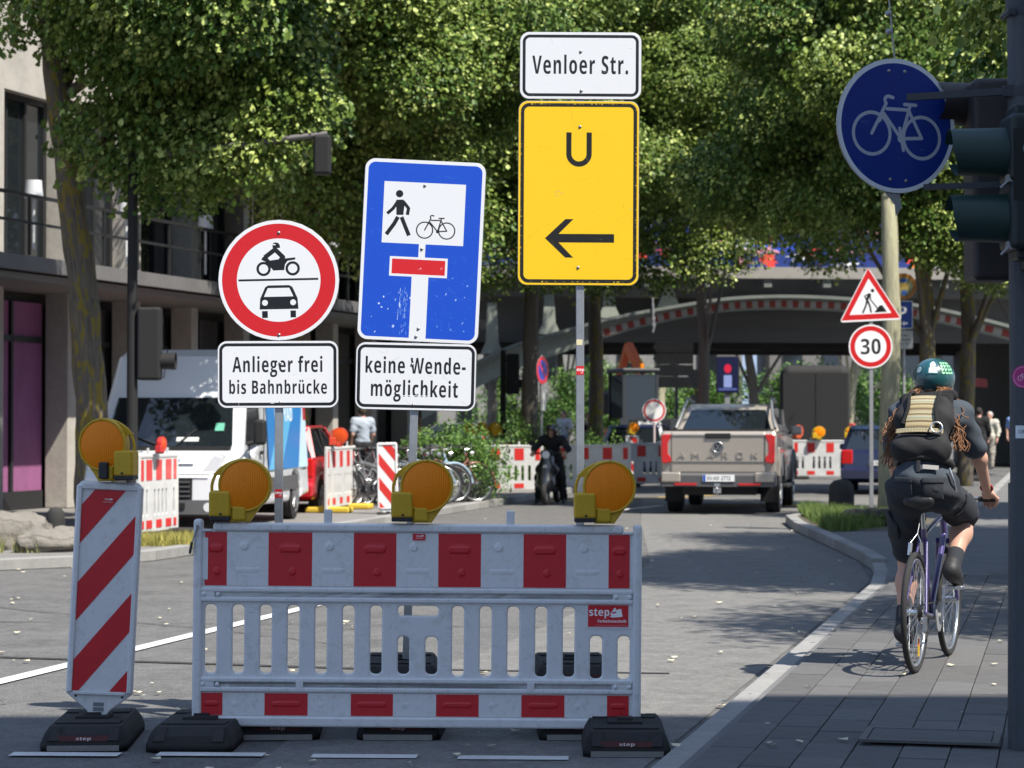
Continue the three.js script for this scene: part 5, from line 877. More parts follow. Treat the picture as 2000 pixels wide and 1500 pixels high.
// --- beige pick-up, seen from behind
{
  const t = thing('pickup_truck', 'beige double-cab pick-up truck driving away, red tail lights and tow hitch', 'pickup truck', [3.36, 0, -37.6], -rad(10.5));
  const beige = coat([0.41, 0.365, 0.31], 0.38, { metalness: 0.35 }), r = 0.4;
  const waist = (y, s) => (1 - 0.035 * smooth(0.9, 0.45, y)) * (1 - 0.06 * smooth(4.3, 5.4, s));
  part('body', profile([[0.02, 0.66], [0.02, 1.3], [0.06, 1.36], [1.62, 1.37], [4.1, 1.32], [5.1, 1.2], [5.3, 1.05], [5.34, 0.62], [4.98, 0.5], ...arch(4.42, 0.47, 0.5).reverse(), [3.9, 0.46], [1.68, 0.46], ...arch(1.15, 0.47, 0.5).reverse(), [0.62, 0.6]], 1.9, 0.06, waist), beige, t);
  const cab = part('cab', profile([[1.58, 1.34], [1.98, 1.76], [2.15, 1.82], [3.15, 1.83], [3.4, 1.78], [4.15, 1.3]], 1.78, 0.08, (y) => 1 - 0.17 * smooth(1.3, 1.85, y)), beige, t);
  const rw = gridSurface(6, 4, (u, v) => { const w = lerp(0.76, 0.63, v); return [lerp(-w, w, u), lerp(1.37, 1.72, v), -lerp(1.575, 1.925, v) + 0.012 - 0.02 * (1 - (2 * u - 1) ** 2) * 0 ]; });
  part('rear_window', rw, carGlass, t);
  for (const s of [-1, 1]) part('side_window', ext(outline([[1.85, 1.36], [2.16, 1.72], [3.2, 1.73], [3.75, 1.36]]), 0.004, 0, [0, 0, 0], [0, Math.PI / 2, 0]).translate(s * 0.845, 0, 0).applyMatrix4(new THREE.Matrix4().makeRotationZ(0)), carGlass, t).rotation.z = s * 0.0;
  const tg = part('tailgate', profile([[-0.012, 0.7], [-0.012, 1.31], [0.02, 1.35], [0.05, 1.35], [0.05, 0.7]], 1.52, 0.012), beige, t);
  part('gate_groove', join(box(1.5, 0.012, 0.01, [0, 1.285, 0.018]), box(1.5, 0.01, 0.01, [0, 0.86, 0.02])), greyPlastic, tg);
  part('gate_handle', rbox(0.42, 0.09, 0.03, 0.02, [0, 1.285, 0.022]), trimBlack, tg);
  const badge = part('round_badge', cyl(0.095, 0.095, 0.02, [0, 1.1, 0.022], [Math.PI / 2, 0, 0], 32), trimBlack, tg);
  part('badge_ring', torus(0.085, 0.011, [0, 1.1, 0.034], [0, 0, 0], 36), rimMat, badge);
  part('badge_letters', join(bar([-0.036, 1.155, 0.036], [0, 1.105, 0.036], 0.014, 0.01), bar([0.036, 1.155, 0.036], [0, 1.105, 0.036], 0.014, 0.01), bar([-0.062, 1.12, 0.036], [-0.03, 1.045, 0.036], 0.014, 0.01), bar([0.062, 1.12, 0.036], [0.03, 1.045, 0.036], 0.014, 0.01), bar([-0.03, 1.045, 0.036], [0, 1.1, 0.036], 0.014, 0.01), bar([0.03, 1.045, 0.036], [0, 1.1, 0.036], 0.014, 0.01)), rimMat, badge);
  'AMAROK'.split('').forEach((ch, i) => { const L = { A: [[-0.05, 0, 0, 0.09], [0.05, 0, 0, 0.09], [-0.03, 0.03, 0.03, 0.03]], M: [[-0.05, 0, -0.05, 0.09], [0.05, 0, 0.05, 0.09], [-0.05, 0.09, 0, 0.03], [0.05, 0.09, 0, 0.03]], R: [[-0.04, 0, -0.04, 0.09], [-0.04, 0.09, 0.03, 0.09], [0.03, 0.09, 0.03, 0.05], [-0.04, 0.05, 0.03, 0.05], [-0.01, 0.05, 0.04, 0]], O: [[-0.045, 0, -0.045, 0.09], [0.045, 0, 0.045, 0.09], [-0.045, 0.09, 0.045, 0.09], [-0.045, 0, 0.045, 0]], K: [[-0.04, 0, -0.04, 0.09], [-0.04, 0.04, 0.04, 0.09], [-0.02, 0.05, 0.045, 0]] }[ch]; part('embossed_letter', join(L.map(([a, b, c, d]) => bar([a, b, 0], [c, d, 0], 0.016, 0.02))).translate(-0.6 + i * 0.24, 0.93, 0.02), beige, tg); });
  for (const s of [-1, 1]) {
    const l = part('tail_light', ext(outline([[0, 0], [0.1, -0.03], [0.13, 0.0], [0.135, 0.4], [0.1, 0.43], [0.0, 0.43], [0.02, 0.36], [0.05, 0.3], [0.05, 0.12], [0.0, 0.06]].map(([x, y]) => [s * x, y])), 0.06, 0.012, [s * 0.78, 0.87, -0.035]), tailRed, t);
    part('light_panel', box(0.06, 0.3, 0.02, [s * 0.8, 1.08, 0.018]), beige, l);
    part('reflector', box(0.36, 0.035, 0.02, [s * 0.52, 0.5, 0.115]), tailRed, t);
    part('mud_flap', box(0.3, 0.34, 0.03, [s * 0.79, 0.36, -0.64]), trimBlack, t);
    const wd = part('wing', rbox(0.07, 0.5, 1.15, 0.03, [s * 0.935, 0.85, -1.15]), beige, t);
    part('wing_lip', put(new THREE.TorusGeometry(0.48, 0.05, 8, 20, Math.PI), [s * 0.945, 0.5, -1.15], [0, Math.PI / 2, 0]), greyPlastic, wd);
    part('wing_lip', put(new THREE.TorusGeometry(0.48, 0.05, 8, 20, Math.PI), [s * 0.935, 0.5, -4.42], [0, Math.PI / 2, 0]), greyPlastic, wd);
    part('roof_rail', tube([[s * 0.72, 1.86, -3.1], [s * 0.73, 1.9, -2.5], [s * 0.72, 1.9, -2.1], [s * 0.78, 1.6, -1.55], [s * 0.84, 1.4, -1.3]], 0.026, 8, 20), rimMat, t);
    const mi = part('mirror', rbox(0.2, 0.16, 0.1, 0.04, [s * 1.05, 1.36, -3.65]), beige, t); part('mirror_arm', rod([s * 0.88, 1.3, -3.65], [s * 1.0, 1.33, -3.65], 0.025), trimBlack, mi);
    part('side_step', rbox(0.12, 0.06, 1.9, 0.02, [s * 0.96, 0.42, -2.75]), trimBlack, t);
    for (const sp of [1.15, 4.42]) wheel(t, s * 0.82, sp, r, 0.25, s);
  }
  const bu = part('bumper', profile([[-0.11, 0.46], [-0.11, 0.64], [0.02, 0.7], [0.3, 0.7], [0.3, 0.45]], 1.88, 0.04), greyPlastic, t);
  part('bumper_corner', join(rbox(0.32, 0.17, 0.06, 0.03, [-0.76, 0.61, 0.1]), rbox(0.32, 0.17, 0.06, 0.03, [0.76, 0.61, 0.1])), beige, bu);
  part('under_tray', join(box(1.2, 0.16, 0.8, [0, 0.4, -0.5]), box(1.3, 0.12, 3.4, [0, 0.42, -2.6]), cyl(0.1, 0.1, 1.5, [0, 0.4, -1.15], [0, 0, Math.PI / 2])), trimBlack, t);
  part('tow_hitch', join(box(0.12, 0.09, 0.12, [0, 0.4, 0.1]), rod([0, 0.38, 0.14], [0, 0.36, 0.22], 0.022), ball(0.028, [0, 0.43, 0.24]), rod([0, 0.35, 0.22], [0, 0.41, 0.24], 0.015), box(0.09, 0.05, 0.02, [0, 0.49, 0.16])), rimMat, t);
  part('load_cover', box(1.6, 0.03, 1.5, [0, 1.375, -0.82]), trimBlack, t);
  part('bench_seats', join(rbox(0.5, 0.5, 0.15, 0.06, [-0.38, 1.35, -2.6]), rbox(0.5, 0.5, 0.15, 0.06, [0.38, 1.35, -2.6])), trimBlack, t);
  numberPlate(t, 'SU:AD 2772', 0.02, 0.6, 0.122);
}
// --- white van, facing the camera
{
  const t = thing('delivery_van', 'white high-roof delivery van with blue side panel parked facing the road works', 'van', [-4.05, 0.1, -34.75], Math.PI - rad(6));
  const white = coat([0.72, 0.74, 0.77], 0.3), panelTex = canvasTexture(1024, 512, (c, w, h) => {
    const g = c.createLinearGradient(0, 0, w, 0); c.fillStyle = '#2f7fc4'; c.fillRect(0, 0, w, h); c.fillStyle = '#5fb2de'; c.beginPath(); c.moveTo(0, h); c.lineTo(w * 0.5, 0); c.lineTo(w * 0.8, 0); c.lineTo(w * 0.3, h); c.fill(); c.fillStyle = '#c5e3f3'; c.beginPath(); c.moveTo(w * 0.75, h); c.lineTo(w * 0.95, 0); c.lineTo(w, 0); c.lineTo(w, h); c.fill();
    c.fillStyle = '#b8323c'; c.fillRect(w * 0.93, 0, w * 0.07, h * 0.4); c.fillStyle = '#f2f6fa'; c.font = 'bold 120px sans-serif'; c.fillText('COPYAD', 200, 210); });
  const S = 5.3, waist = (y, s) => (1 - 0.12 * smooth(1.2, 2.45, y)) * (1 - 0.10 * smooth(4.3, 5.4, s));
  part('body', profile([[0, 0.34], [0, 2.2], [0.12, 2.36], [3.3, 2.4], [3.7, 2.3], [4.5, 1.06], [5.12, 0.9], [5.28, 0.7], [5.3, 0.3], [4.98, 0.26], ...arch(4.42, 0.42, 0.3).reverse(), [1.5, 0.26], ...arch(1.0, 0.42, 0.3).reverse()], 2.02, 0.07, waist), white, t);
  const ws = gridSurface(12, 6, (u, v) => { const w = lerp(0.86, 0.78, v), a = (2 * u - 1); return [a * w, lerp(1.1, 1.74, v) + 0.0, -lerp(4.478, 4.065, v) - 0.012 + 0.05 * a * a * 0]; });
  part('windscreen', ws, carGlass, t);
  part('wiper_cowl', box(1.7, 0.05, 0.1, [0, 1.07, -4.53]), trimBlack, t);
  const gr = part('grille', join(box(1.05, 0.28, 0.04, [0, 0.56, -5.3])), trimBlack, t);
  for (let k = 0; k < 4; k++) part('slat', box(1.0, 0.02, 0.03, [0, 0.47 + k * 0.06, -5.325]), greyPlastic, gr);
  part('bumper', profile([[5.1, 0.2], [5.1, 0.42], [5.36, 0.42], [5.38, 0.24]], 1.86, 0.04), greyPlastic, t);
  part('lower_grille', box(0.9, 0.07, 0.03, [0, 0.35, -5.38]), trimBlack, t);
  part('maker_badge', cyl(0.09, 0.09, 0.02, [0, 0.8, -5.22], [Math.PI / 2 - 0.4, 0, 0], 24), rimMat, t);
  const hood = canvasTexture(512, 64, (c) => { c.fillStyle = '#dfe3e6'; c.fillRect(0, 0, 512, 64); c.fillStyle = '#274a86'; c.font = 'bold 52px sans-serif'; c.fillText('O', 70, 50); c.fillText('ADI', 330, 50); });
  const hp = new THREE.PlaneGeometry(1.05, 0.12); hp.rotateX(-0.95); hp.rotateY(Math.PI); hp.translate(0, 0.905, -5.115); hp.translate(0, 0.012, -0.02); part('bonnet_lettering', hp, paint([1, 1, 1], 0.4, { map: hood }), t);
  for (const s of [-1, 1]) {
    part('headlight', ext(outline([[0, 0], [0.26, 0.04], [0.34, 0.34], [0.26, 0.36], [0.1, 0.16]].map(([x, y]) => [s * x, y])), 0.1, 0.02, [s * 0.55, 0.62, -5.2]), lampClear, t);
    const m = part('mirror', join(rbox(0.16, 0.34, 0.14, 0.05, [s * 1.16, 1.28, -4.15])), trimBlack, t); part('mirror_arm', rod([s * 0.98, 1.12, -4.2], [s * 1.12, 1.16, -4.15], 0.03), trimBlack, m);
    part('side_window', gridSurface(1, 1, (u, v) => [s * (lerp(1.0, 0.955, v)), lerp(1.12, 1.7, v), -lerp(3.35, lerp(4.32, 4.0, v), u)]), carGlass, t);
    part('door_trim', box(0.02, 0.2, 3.2, [s * 1.012, 0.55, -2.5]), greyPlastic, t);
    for (const q of [1.0, 4.42]) wheel(t, s * 0.9, q, 0.34, 0.2, s);
  }
  const bp = gridSurface(1, 1, (u, v) => [-(1.016 - 0.11 * smooth(1.2, 2.45, lerp(0.75, 1.9, v))), lerp(0.75, 1.9, v), -lerp(0.15, 2.9, 1 - u)]); part('side_print', bp, paint([1, 1, 1], 0.3, { map: panelTex }), t, 'blue printed side panel');
  for (const s of [-1, 1]) { part('door_seam', join(box(0.012, 1.5, 0.012, [s * 1.013, 1.05, -3.25]), box(0.012, 0.9, 0.012, [s * 1.013, 0.8, -4.15]), box(0.01, 0.012, 2.9, [s * 1.0, 1.95, -1.6])), trimBlack, t); part('door_handle', rbox(0.03, 0.05, 0.16, 0.01, [s * 1.02, 1.0, -3.4]), trimBlack, t); part('wiper', rod([s * 0.1, 1.1, -4.51], [s * 0.55 + 0.2, 1.32, -4.36], 0.012), trimBlack, t); part('fog_lamp', cyl(0.06, 0.06, 0.02, [s * 0.75, 0.33, -5.37], [Math.PI / 2, 0, 0], 14), lampClear, t); }
  part('bonnet_seam', join(box(1.5, 0.012, 0.012, [0, 0.745, -5.3]), box(1.6, 0.012, 0.012, [0, 1.045, -4.57])), trimBlack, t);
  part('aerial', rod([0.2, 2.0, -3.95], [0.2, 2.4, -3.75], 0.006), trimBlack, t);
  part('dashboard_paper', box(0.3, 0.1, 0.01, [-0.25, 1.17, -4.44], [0.5, 0, 0]), paint([0.6, 0.62, 0.6], 0.7), t);
  part('windscreen_sticker', box(0.12, 0.12, 0.004, [-0.66, 1.35, -4.345], [0.55, 0, 0]), paint([0.12, 0.42, 0.3], 0.6), t);
  numberPlate(t, 'AC TK 651', 0, 0.27, -5.4, 0.52, true, false);
}
// --- hatchbacks
function hatchback(label, mat, [x, y, z], turn, plateText, name = 'parked_car', group) {
  const t = thing(name, label, 'car', [x, y, z], turn, group);
  part('body', profile([[0.06, 0.36], [0.0, 0.55], [0.03, 0.86], [0.12, 0.93], [1.2, 0.95], [2.9, 0.93], [3.7, 0.82], [3.92, 0.66], [3.95, 0.4], [3.75, 0.26], ...arch(3.2, 0.36, 0.28).reverse(), [1.1, 0.22], ...arch(0.68, 0.36, 0.28).reverse(), [0.25, 0.28]], 1.68, 0.08, (yy, s) => 1 - 0.05 * smooth(3.2, 4, s)), mat, t);
  part('greenhouse', profile([[0.14, 0.92], [0.42, 1.36], [0.6, 1.41], [1.7, 1.42], [2.05, 1.36], [2.85, 0.92]], 1.54, 0.05, (yy) => 1 - 0.2 * smooth(0.92, 1.42, yy)), carGlass, t);
  part('roof', profile([[0.4, 1.36], [0.55, 1.43], [1.7, 1.44], [2.05, 1.37], [1.7, 1.39], [0.6, 1.38]], 1.3, 0.02), mat, t);
  for (const s of [-1, 1]) {
    part('pillar', bar([s * 0.76, 0.92, -0.2], [s * 0.61, 1.39, -0.5], 0.11, 0.06), mat, t); part('pillar', bar([s * 0.75, 0.92, -2.8], [s * 0.61, 1.39, -2.02], 0.06, 0.05), mat, t); part('pillar', bar([s * 0.775, 0.92, -1.45], [s * 0.63, 1.4, -1.4], 0.09, 0.03), trimBlack, t);
    part('tail_light', rbox(0.24, 0.3, 0.1, 0.03, [s * 0.7, 0.78, -0.05]), tailRed, t); part('mirror', rbox(0.18, 0.13, 0.1, 0.04, [s * 0.93, 0.97, -2.5]), mat, t);
    part('headlight', rbox(0.3, 0.16, 0.12, 0.04, [s * 0.6, 0.66, -3.86]), lampClear, t);
    for (const q of [0.68, 3.2]) wheel(t, s * 0.75, q, 0.3, 0.18, s);
  }
  part('bumper', profile([[-0.06, 0.34], [-0.07, 0.5], [0.0, 0.56], [0.2, 0.56], [0.2, 0.32]], 1.66, 0.04), mat, t);
  numberPlate(t, plateText, 0, 0.66, 0.02, 0.48);
  return t;
}
const red = hatchback('red parked car with white decals behind the white van', coat([0.5, 0.012, 0.02], 0.3), [-3.9, 0.02, -35.8], -rad(6), 'K AM 418');
{ // white flower-like decals on its flank
  const tex = canvasTexture(256, 128, (c, w, h) => { c.fillStyle = '#a00a16'; c.fillRect(0, 0, w, h); c.fillStyle = '#e9e2df'; const r = rngOf(5); for (let i = 0; i < 13; i++) { const x = r() * w, y = r() * h, s = 8 + r() * 20; for (let k = 0; k < 5; k++) { c.beginPath(); c.ellipse(x + Math.cos(k * 1.256) * s * 0.6, y + Math.sin(k * 1.256) * s * 0.6, s * 0.45, s * 0.28, k * 1.256, 0, 7); c.fill(); } } });
  part('side_decal', put(new THREE.PlaneGeometry(1.7, 0.5), [0.846, 0.62, -2.0], [0, Math.PI / 2, 0]), paint([1, 1, 1], 0.3, { map: tex }), red);
}
hatchback('dark blue hatchback parked behind the grassy build-out', coat([0.012, 0.018, 0.06], 0.3), [7.62, 0.0, -47.6], -rad(12), 'K DE 903');
hatchback('dark blue car standing in front of the excavator', coat([0.012, 0.02, 0.06], 0.3), [3.05, 0.0, -58.5], -rad(12), 'K LV 20');
hatchback('red car waiting far beyond the bridge', coat([0.4, 0.012, 0.02], 0.3), [13.2, 0, -93], -rad(8), 'K TA 77');
hatchback('black car beyond the bridge beside the red one', coat([0.02, 0.02, 0.024], 0.3), [15.1, 0, -90], -rad(8), 'K EL 31');
hatchback('grey car parked beyond the bridge next to the white houses', coat([0.2, 0.21, 0.22], 0.3), [-1, 0, -96], rad(80), 'K SO 12');
// --- black lorry in the shade below the bridge
{
  const t = thing('box_lorry', 'black box lorry standing in the shade under the bridge', 'lorry', [9.35, 0, -71], -rad(6));
  part('box_body', rbox(2.1, 2.5, 5, 0.28, [0, 2.0, -2.5]), paint([0.02, 0.02, 0.021], 0.8), t);
  part('rear_doors', join(box(0.98, 2.1, 0.03, [-0.5, 1.95, 0.015]), box(0.98, 2.1, 0.03, [0.5, 1.95, 0.015])), paint([0.022, 0.022, 0.023], 0.7), t);
  part('chassis', box(2.0, 0.3, 6.4, [0, 0.65, -3.2]), trimBlack, t);
  part('cab', rbox(2.0, 1.9, 1.7, 0.2, [0, 1.5, -6]), trimBlack, t);
  for (const s of [-1, 1]) for (const q of [1.2, 5.8]) wheel(t, s * 0.85, q, 0.45, 0.26, s);
}
// --- orange mini excavator
{
  const t = thing('mini_excavator', 'orange excavator with dark cab working behind the barriers', 'excavator', [3.5, 0, -63.5], 0.25);
  const orange = coat([0.72, 0.14, 0.03], 0.4), dark = paint([0.03, 0.035, 0.04], 0.5);
  part('house', join(rbox(1.9, 0.75, 1.9, 0.12, [0.2, 0.95, -0.6]), rbox(1.0, 0.4, 0.6, 0.08, [0.7, 1.3, 0.0])), orange, t);
  const name = canvasTexture(512, 96, (c) => { c.fillStyle = '#15181b'; c.fillRect(0, 0, 512, 96); c.fillStyle = '#f2f2f2'; c.font = 'bold 84px sans-serif'; c.fillText('Kubota', 110, 78); });
  part('name_band', join(box(1.7, 0.3, 0.06, [0.2, 1.45, 0.32])), dark, t);
  part('name_print', put(new THREE.PlaneGeometry(1.2, 0.22), [0.2, 1.45, 0.352]), paint([1, 1, 1], 0.5, { map: name }), t);
  const cab = part('cab_frame', join(...[[-0.5, 0.2], [0.45, 0.2], [-0.5, -1.1], [0.45, -1.1]].map(([x, z]) => box(0.08, 1.35, 0.08, [x, 2.2, z])), rbox(1.1, 0.12, 1.5, 0.05, [-0.02, 2.92, -0.45])), dark, t);
  part('pane', box(0.88, 1.2, 0.02, [-0.02, 2.2, 0.21]), carGlass, cab); part('pane', box(0.02, 1.2, 1.2, [-0.5, 2.2, -0.45]), carGlass, cab); part('pane', box(0.02, 1.2, 1.2, [0.45, 2.2, -0.45]), carGlass, cab);
  const boom = part('boom', join(bar([0.62, 1.3, -1.3], [0.72, 3.0, -2.2], 0.22, 0.28), bar([0.72, 3.0, -2.2], [0.62, 3.7, -3.0], 0.2, 0.26)), orange, t); part('ram', join(rod([0.62, 1.6, -1.0], [0.7, 2.6, -1.7], 0.06), rod([0.7, 2.6, -1.7], [0.72, 3.0, -2.0], 0.035)), rimMat, boom); part('arm', bar([0.62, 3.7, -3.0], [0.6, 2.4, -4.2], 0.18, 0.22), orange, boom); part('bucket', ext(outline([[0, 0], [0.5, 0.1], [0.45, -0.5], [0.1, -0.55]]), 0.7, 0.02, [0.25, 2.3, -4.4], [0, Math.PI / 2, 0]), dark, boom);
  for (const s of [-1, 1]) part('track', rbox(0.35, 0.5, 2.2, 0.22, [0.15 + s * 0.75, 0.25, -0.6]), tyreMat, t);
  part('beacon_lamp', cyl(0.06, 0.06, 0.14, [0.2, 3.05, -0.4]), lampAmber, t);
}
// ------------------------------------------------------------------ people, bicycles, scooter
const skinMat = paint([0.52, 0.3, 0.22], 0.55), skinTan = paint([0.4, 0.22, 0.15], 0.55);
function field(bones, k) { const f = bones.map((b) => (typeof b === 'function' ? b : capsule(...b[0], ...b[1], b[2], b[3]))); return (x, y, z) => { let d = f[0](x, y, z); for (let i = 1; i < f.length; i++) d = smin(d, f[i](x, y, z), k); return d; }; }
function bounds(bones, pad) { const lo = [9, 9, 9], hi = [-9, -9, -9]; for (const b of bones) if (Array.isArray(b)) for (const p of [b[0], b[1]]) for (let i = 0; i < 3; i++) { lo[i] = Math.min(lo[i], p[i] - Math.max(b[2], b[3]) - pad); hi[i] = Math.max(hi[i], p[i] + Math.max(b[2], b[3]) + pad); } return [lo, hi]; }
const mix3 = (a, b, t) => a.map((v, i) => lerp(v, b[i], t));
function surface(bones, k, cell, grow = 0) { const f = field(bones, k), [lo, hi] = bounds(bones, 0.05 + grow); return sdfMesh((x, y, z) => f(x, y, z) - grow, lo, hi, cell); }
function handBones(w, dir, palm, curl, s) { // w wrist, dir towards the fingers, palm normal, s = +1 right / -1 left thumb side
  const d = V(...dir).normalize(), n = V(...palm).normalize(), side = new THREE.Vector3().crossVectors(d, n).normalize(), P = (a, b, c) => [w[0] + d.x * a + side.x * b + n.x * c, w[1] + d.y * a + side.y * b + n.y * c, w[2] + d.z * a + side.z * b + n.z * c];
  const out = [[P(0.0, 0, 0), P(0.045, 0, 0), 0.026, 0.03], [P(0.035, -0.02, 0), P(0.085, -0.028, 0), 0.02, 0.017], [P(0.035, 0.02, 0), P(0.085, 0.026, 0), 0.02, 0.017]];
  [[-0.033, 0.066, 0.0095], [-0.011, 0.078, 0.01], [0.011, 0.073, 0.0098], [0.032, 0.058, 0.0085]].forEach(([b, L, r]) => { const c1 = curl, c2 = curl * 2, p0 = P(0.088, b, 0.002), p1 = P(0.088 + L * 0.45 * Math.cos(c1), b, L * 0.45 * Math.sin(c1)), p2 = P(0.088 + L * 0.45 * Math.cos(c1) + L * 0.35 * Math.cos(c2), b, L * 0.45 * Math.sin(c1) + L * 0.35 * Math.sin(c2)), p3 = P(0.088 + L * 0.45 * Math.cos(c1) + L * 0.35 * Math.cos(c2) + L * 0.25 * Math.cos(c2 * 1.35), b, L * 0.45 * Math.sin(c1) + L * 0.35 * Math.sin(c2) + L * 0.25 * Math.sin(c2 * 1.35)); out.push([p0, p1, r, r * 0.95], [p1, p2, r * 0.95, r * 0.85], [p2, p3, r * 0.85, r * 0.72]); });
  out.push([P(0.02, -s * 0.025, 0.006), P(0.058, -s * 0.052, 0.022), 0.0135, 0.011], [P(0.058, -s * 0.052, 0.022), P(0.088, -s * 0.045, 0.045), 0.0105, 0.0085]);
  return out;
}
function figure(t, J, o) { // J: joints; o: materials and cloth extents
  const c = o.cell ?? 0.014, r = o.build ?? 1, B = (a, b, r0, r1) => [a, b, r0 * r, r1 * r];
  const torso = [B(J.pelvis, J.waist, 0.135, 0.12), B(mix3(J.hipL, J.hipR, 0.15), mix3(J.hipL, J.hipR, 0.85), 0.125, 0.125), B(J.waist, J.chest, 0.12, 0.135), B(mix3(J.shL, J.chest, 0.35), mix3(J.shR, J.chest, 0.35), 0.105, 0.105), B(J.shL, J.shR, 0.062, 0.062)];
  const neck = [B(J.chest, J.neck, 0.09, 0.058), B(J.neck, J.head, 0.055, 0.06)];
  const arm = (S) => [B(J['sh' + S], J['el' + S], 0.056, 0.043), B(J['el' + S], J['wr' + S], 0.042, 0.028)], leg = (S) => [B(J['hip' + S], J['kn' + S], 0.092, 0.06), B(J['kn' + S], mix3(J['kn' + S], J['an' + S], 0.35), 0.058, 0.062), B(mix3(J['kn' + S], J['an' + S], 0.35), J['an' + S], 0.062, 0.038)];
  const h = J.head, f = J.face ?? [0, 0, -1], hd = [ellipsoid(h[0], h[1] + 0.02, h[2], 0.078, 0.105, 0.096), [[h[0] + f[0] * 0.03, h[1] - 0.045, h[2] + f[2] * 0.03], [h[0] + f[0] * 0.06, h[1] - 0.075, h[2] + f[2] * 0.06], 0.055, 0.038], [[h[0] + f[0] * 0.088, h[1] + 0.015, h[2] + f[2] * 0.088], [h[0] + f[0] * 0.108, h[1] - 0.018, h[2] + f[2] * 0.108], 0.011, 0.015]];
  const ears = [-1, 1].map((s) => [[h[0] + s * 0.078 * -f[2], h[1] + 0.02, h[2] + s * 0.078 * f[0]], [h[0] + s * 0.082 * -f[2], h[1] - 0.02, h[2] + s * 0.082 * f[0]], 0.016, 0.012]);
  const skin = o.skin ?? skinMat, body = [...torso, ...neck, ...arm('L'), ...arm('R'), ...leg('L'), ...leg('R')];
  const geos = [surface(body, 0.045, c), surface([...hd, ...ears, neck[1]], 0.025, Math.min(c, o.headCell ?? 0.008))];
  for (const [S, s] of [['L', -1], ['R', 1]]) if (o.hands) geos.push(surface(handBones(J['wr' + S], o.hands.dir, o.hands.palm, o.hands.curl, s), 0.008, o.handCell ?? 0.0045)); else geos.push(surface(handBones(J['wr' + S], [J['wr' + S][0] - J['el' + S][0], J['wr' + S][1] - J['el' + S][1], J['wr' + S][2] - J['el' + S][2]], [-s, 0, 0.2], 0.35, s), 0.01, 0.009));
  const b = part('body', mergeVertices(join(geos)), skin, t); b.geometry.computeVertexNormals();
  for (const s of [-1, 1]) part('eye', ball(0.011, [h[0] + f[0] * 0.086 + s * 0.032 * -f[2], h[1] + 0.028, h[2] + f[2] * 0.086 + s * 0.032 * f[0]], [1, 0.7, 1], 8), paint([0.03, 0.025, 0.02], 0.3), b);
  part('mouth', ball(0.02, [h[0] + f[0] * 0.094, h[1] - 0.052, h[2] + f[2] * 0.094], [1, 0.22, 0.4], 8), paint([0.3, 0.1, 0.09], 0.5), b);
  // shirt: torso and sleeves
  const sl = o.sleeve ?? 0.62, shirt = [...torso.slice(0, 5), B(J.chest, mix3(J.chest, J.neck, 0.6), 0.09, 0.06), ...['L', 'R'].flatMap((S) => sl <= 1 ? [B(J['sh' + S], mix3(J['sh' + S], J['el' + S], sl), 0.062, 0.062)] : [B(J['sh' + S], J['el' + S], 0.058, 0.05), B(J['el' + S], mix3(J['el' + S], J['wr' + S], sl - 1), 0.048, 0.036)])];
  const sf = field(shirt, 0.045), [lo, hi] = bounds(shirt, 0.07), hem = o.hem ?? (J.pelvis[1] + 0.02);
  const wr = (x, y, z) => 0.006 * Math.sin(x * 31 + y * 17) * Math.sin(y * 23 + z * 29) + 0.004 * Math.sin(y * 60 + x * 25);
  part('shirt', sdfMesh((x, y, z) => Math.max(sf(x, y, z) - 0.017 - wr(x, y, z), hem - y), lo, hi, c), o.shirt, t);
  // trousers or shorts
  const tl = o.trouser ?? 1, tr = [torso[1], B(J.pelvis, mix3(J.pelvis, J.waist, 0.55), 0.137, 0.127), ...['L', 'R'].flatMap((S) => tl <= 0.5 ? [B(J['hip' + S], mix3(J['hip' + S], J['kn' + S], tl * 2), 0.1, 0.088)] : [B(J['hip' + S], J['kn' + S], 0.098, 0.078), B(J['kn' + S], mix3(J['kn' + S], J['an' + S], tl * 2 - 1), 0.077, 0.064)])];
  const tf = field(tr, 0.04), [l2, h2] = bounds(tr, 0.06), top = o.top ?? J.waist[1] - 0.03;
  part(tl <= 0.75 ? 'shorts' : 'trousers', sdfMesh((x, y, z) => Math.max(tf(x, y, z) - 0.013 - 1.2 * wr(x, y, z), y - top), l2, h2, c), o.trousers, t);
  for (const S of ['L', 'R']) { const a = J['an' + S], e = J['toe' + S], heel = mix3(a, e, -0.25); const sh = surface([[[a[0], a[1] + 0.02, a[2]], [a[0], a[1] - 0.03, a[2]], 0.046, 0.046], [[heel[0], heel[1] - 0.045, heel[2]], [e[0], e[1] - 0.005, e[2]], 0.042, 0.036], [[heel[0], heel[1] - 0.03, heel[2]], mix3(a, e, 0.6), 0.044, 0.04]], 0.03, Math.max(0.009, c * 0.75)); const m = part('shoe', sh, o.shoes ?? blackPlastic, t); }
  return { b, tf };
}
function hairCap(t, h, f, mat, drop = 0.05) { const back = [h[0] - f[0] * 0.025, h[1] + 0.035, h[2] - f[2] * 0.025], fn = ellipsoid(back[0], back[1], back[2], 0.09, 0.103, 0.102); part('hair', sdfMesh((x, y, z) => Math.max(fn(x, y, z), h[1] - drop - y, ((x - h[0]) * f[0] + (z - h[2]) * f[2]) - 0.062), [h[0] - 0.14, h[1] - 0.16, h[2] - 0.14], [h[0] + 0.14, h[1] + 0.18, h[2] + 0.14], 0.012), mat, t); }

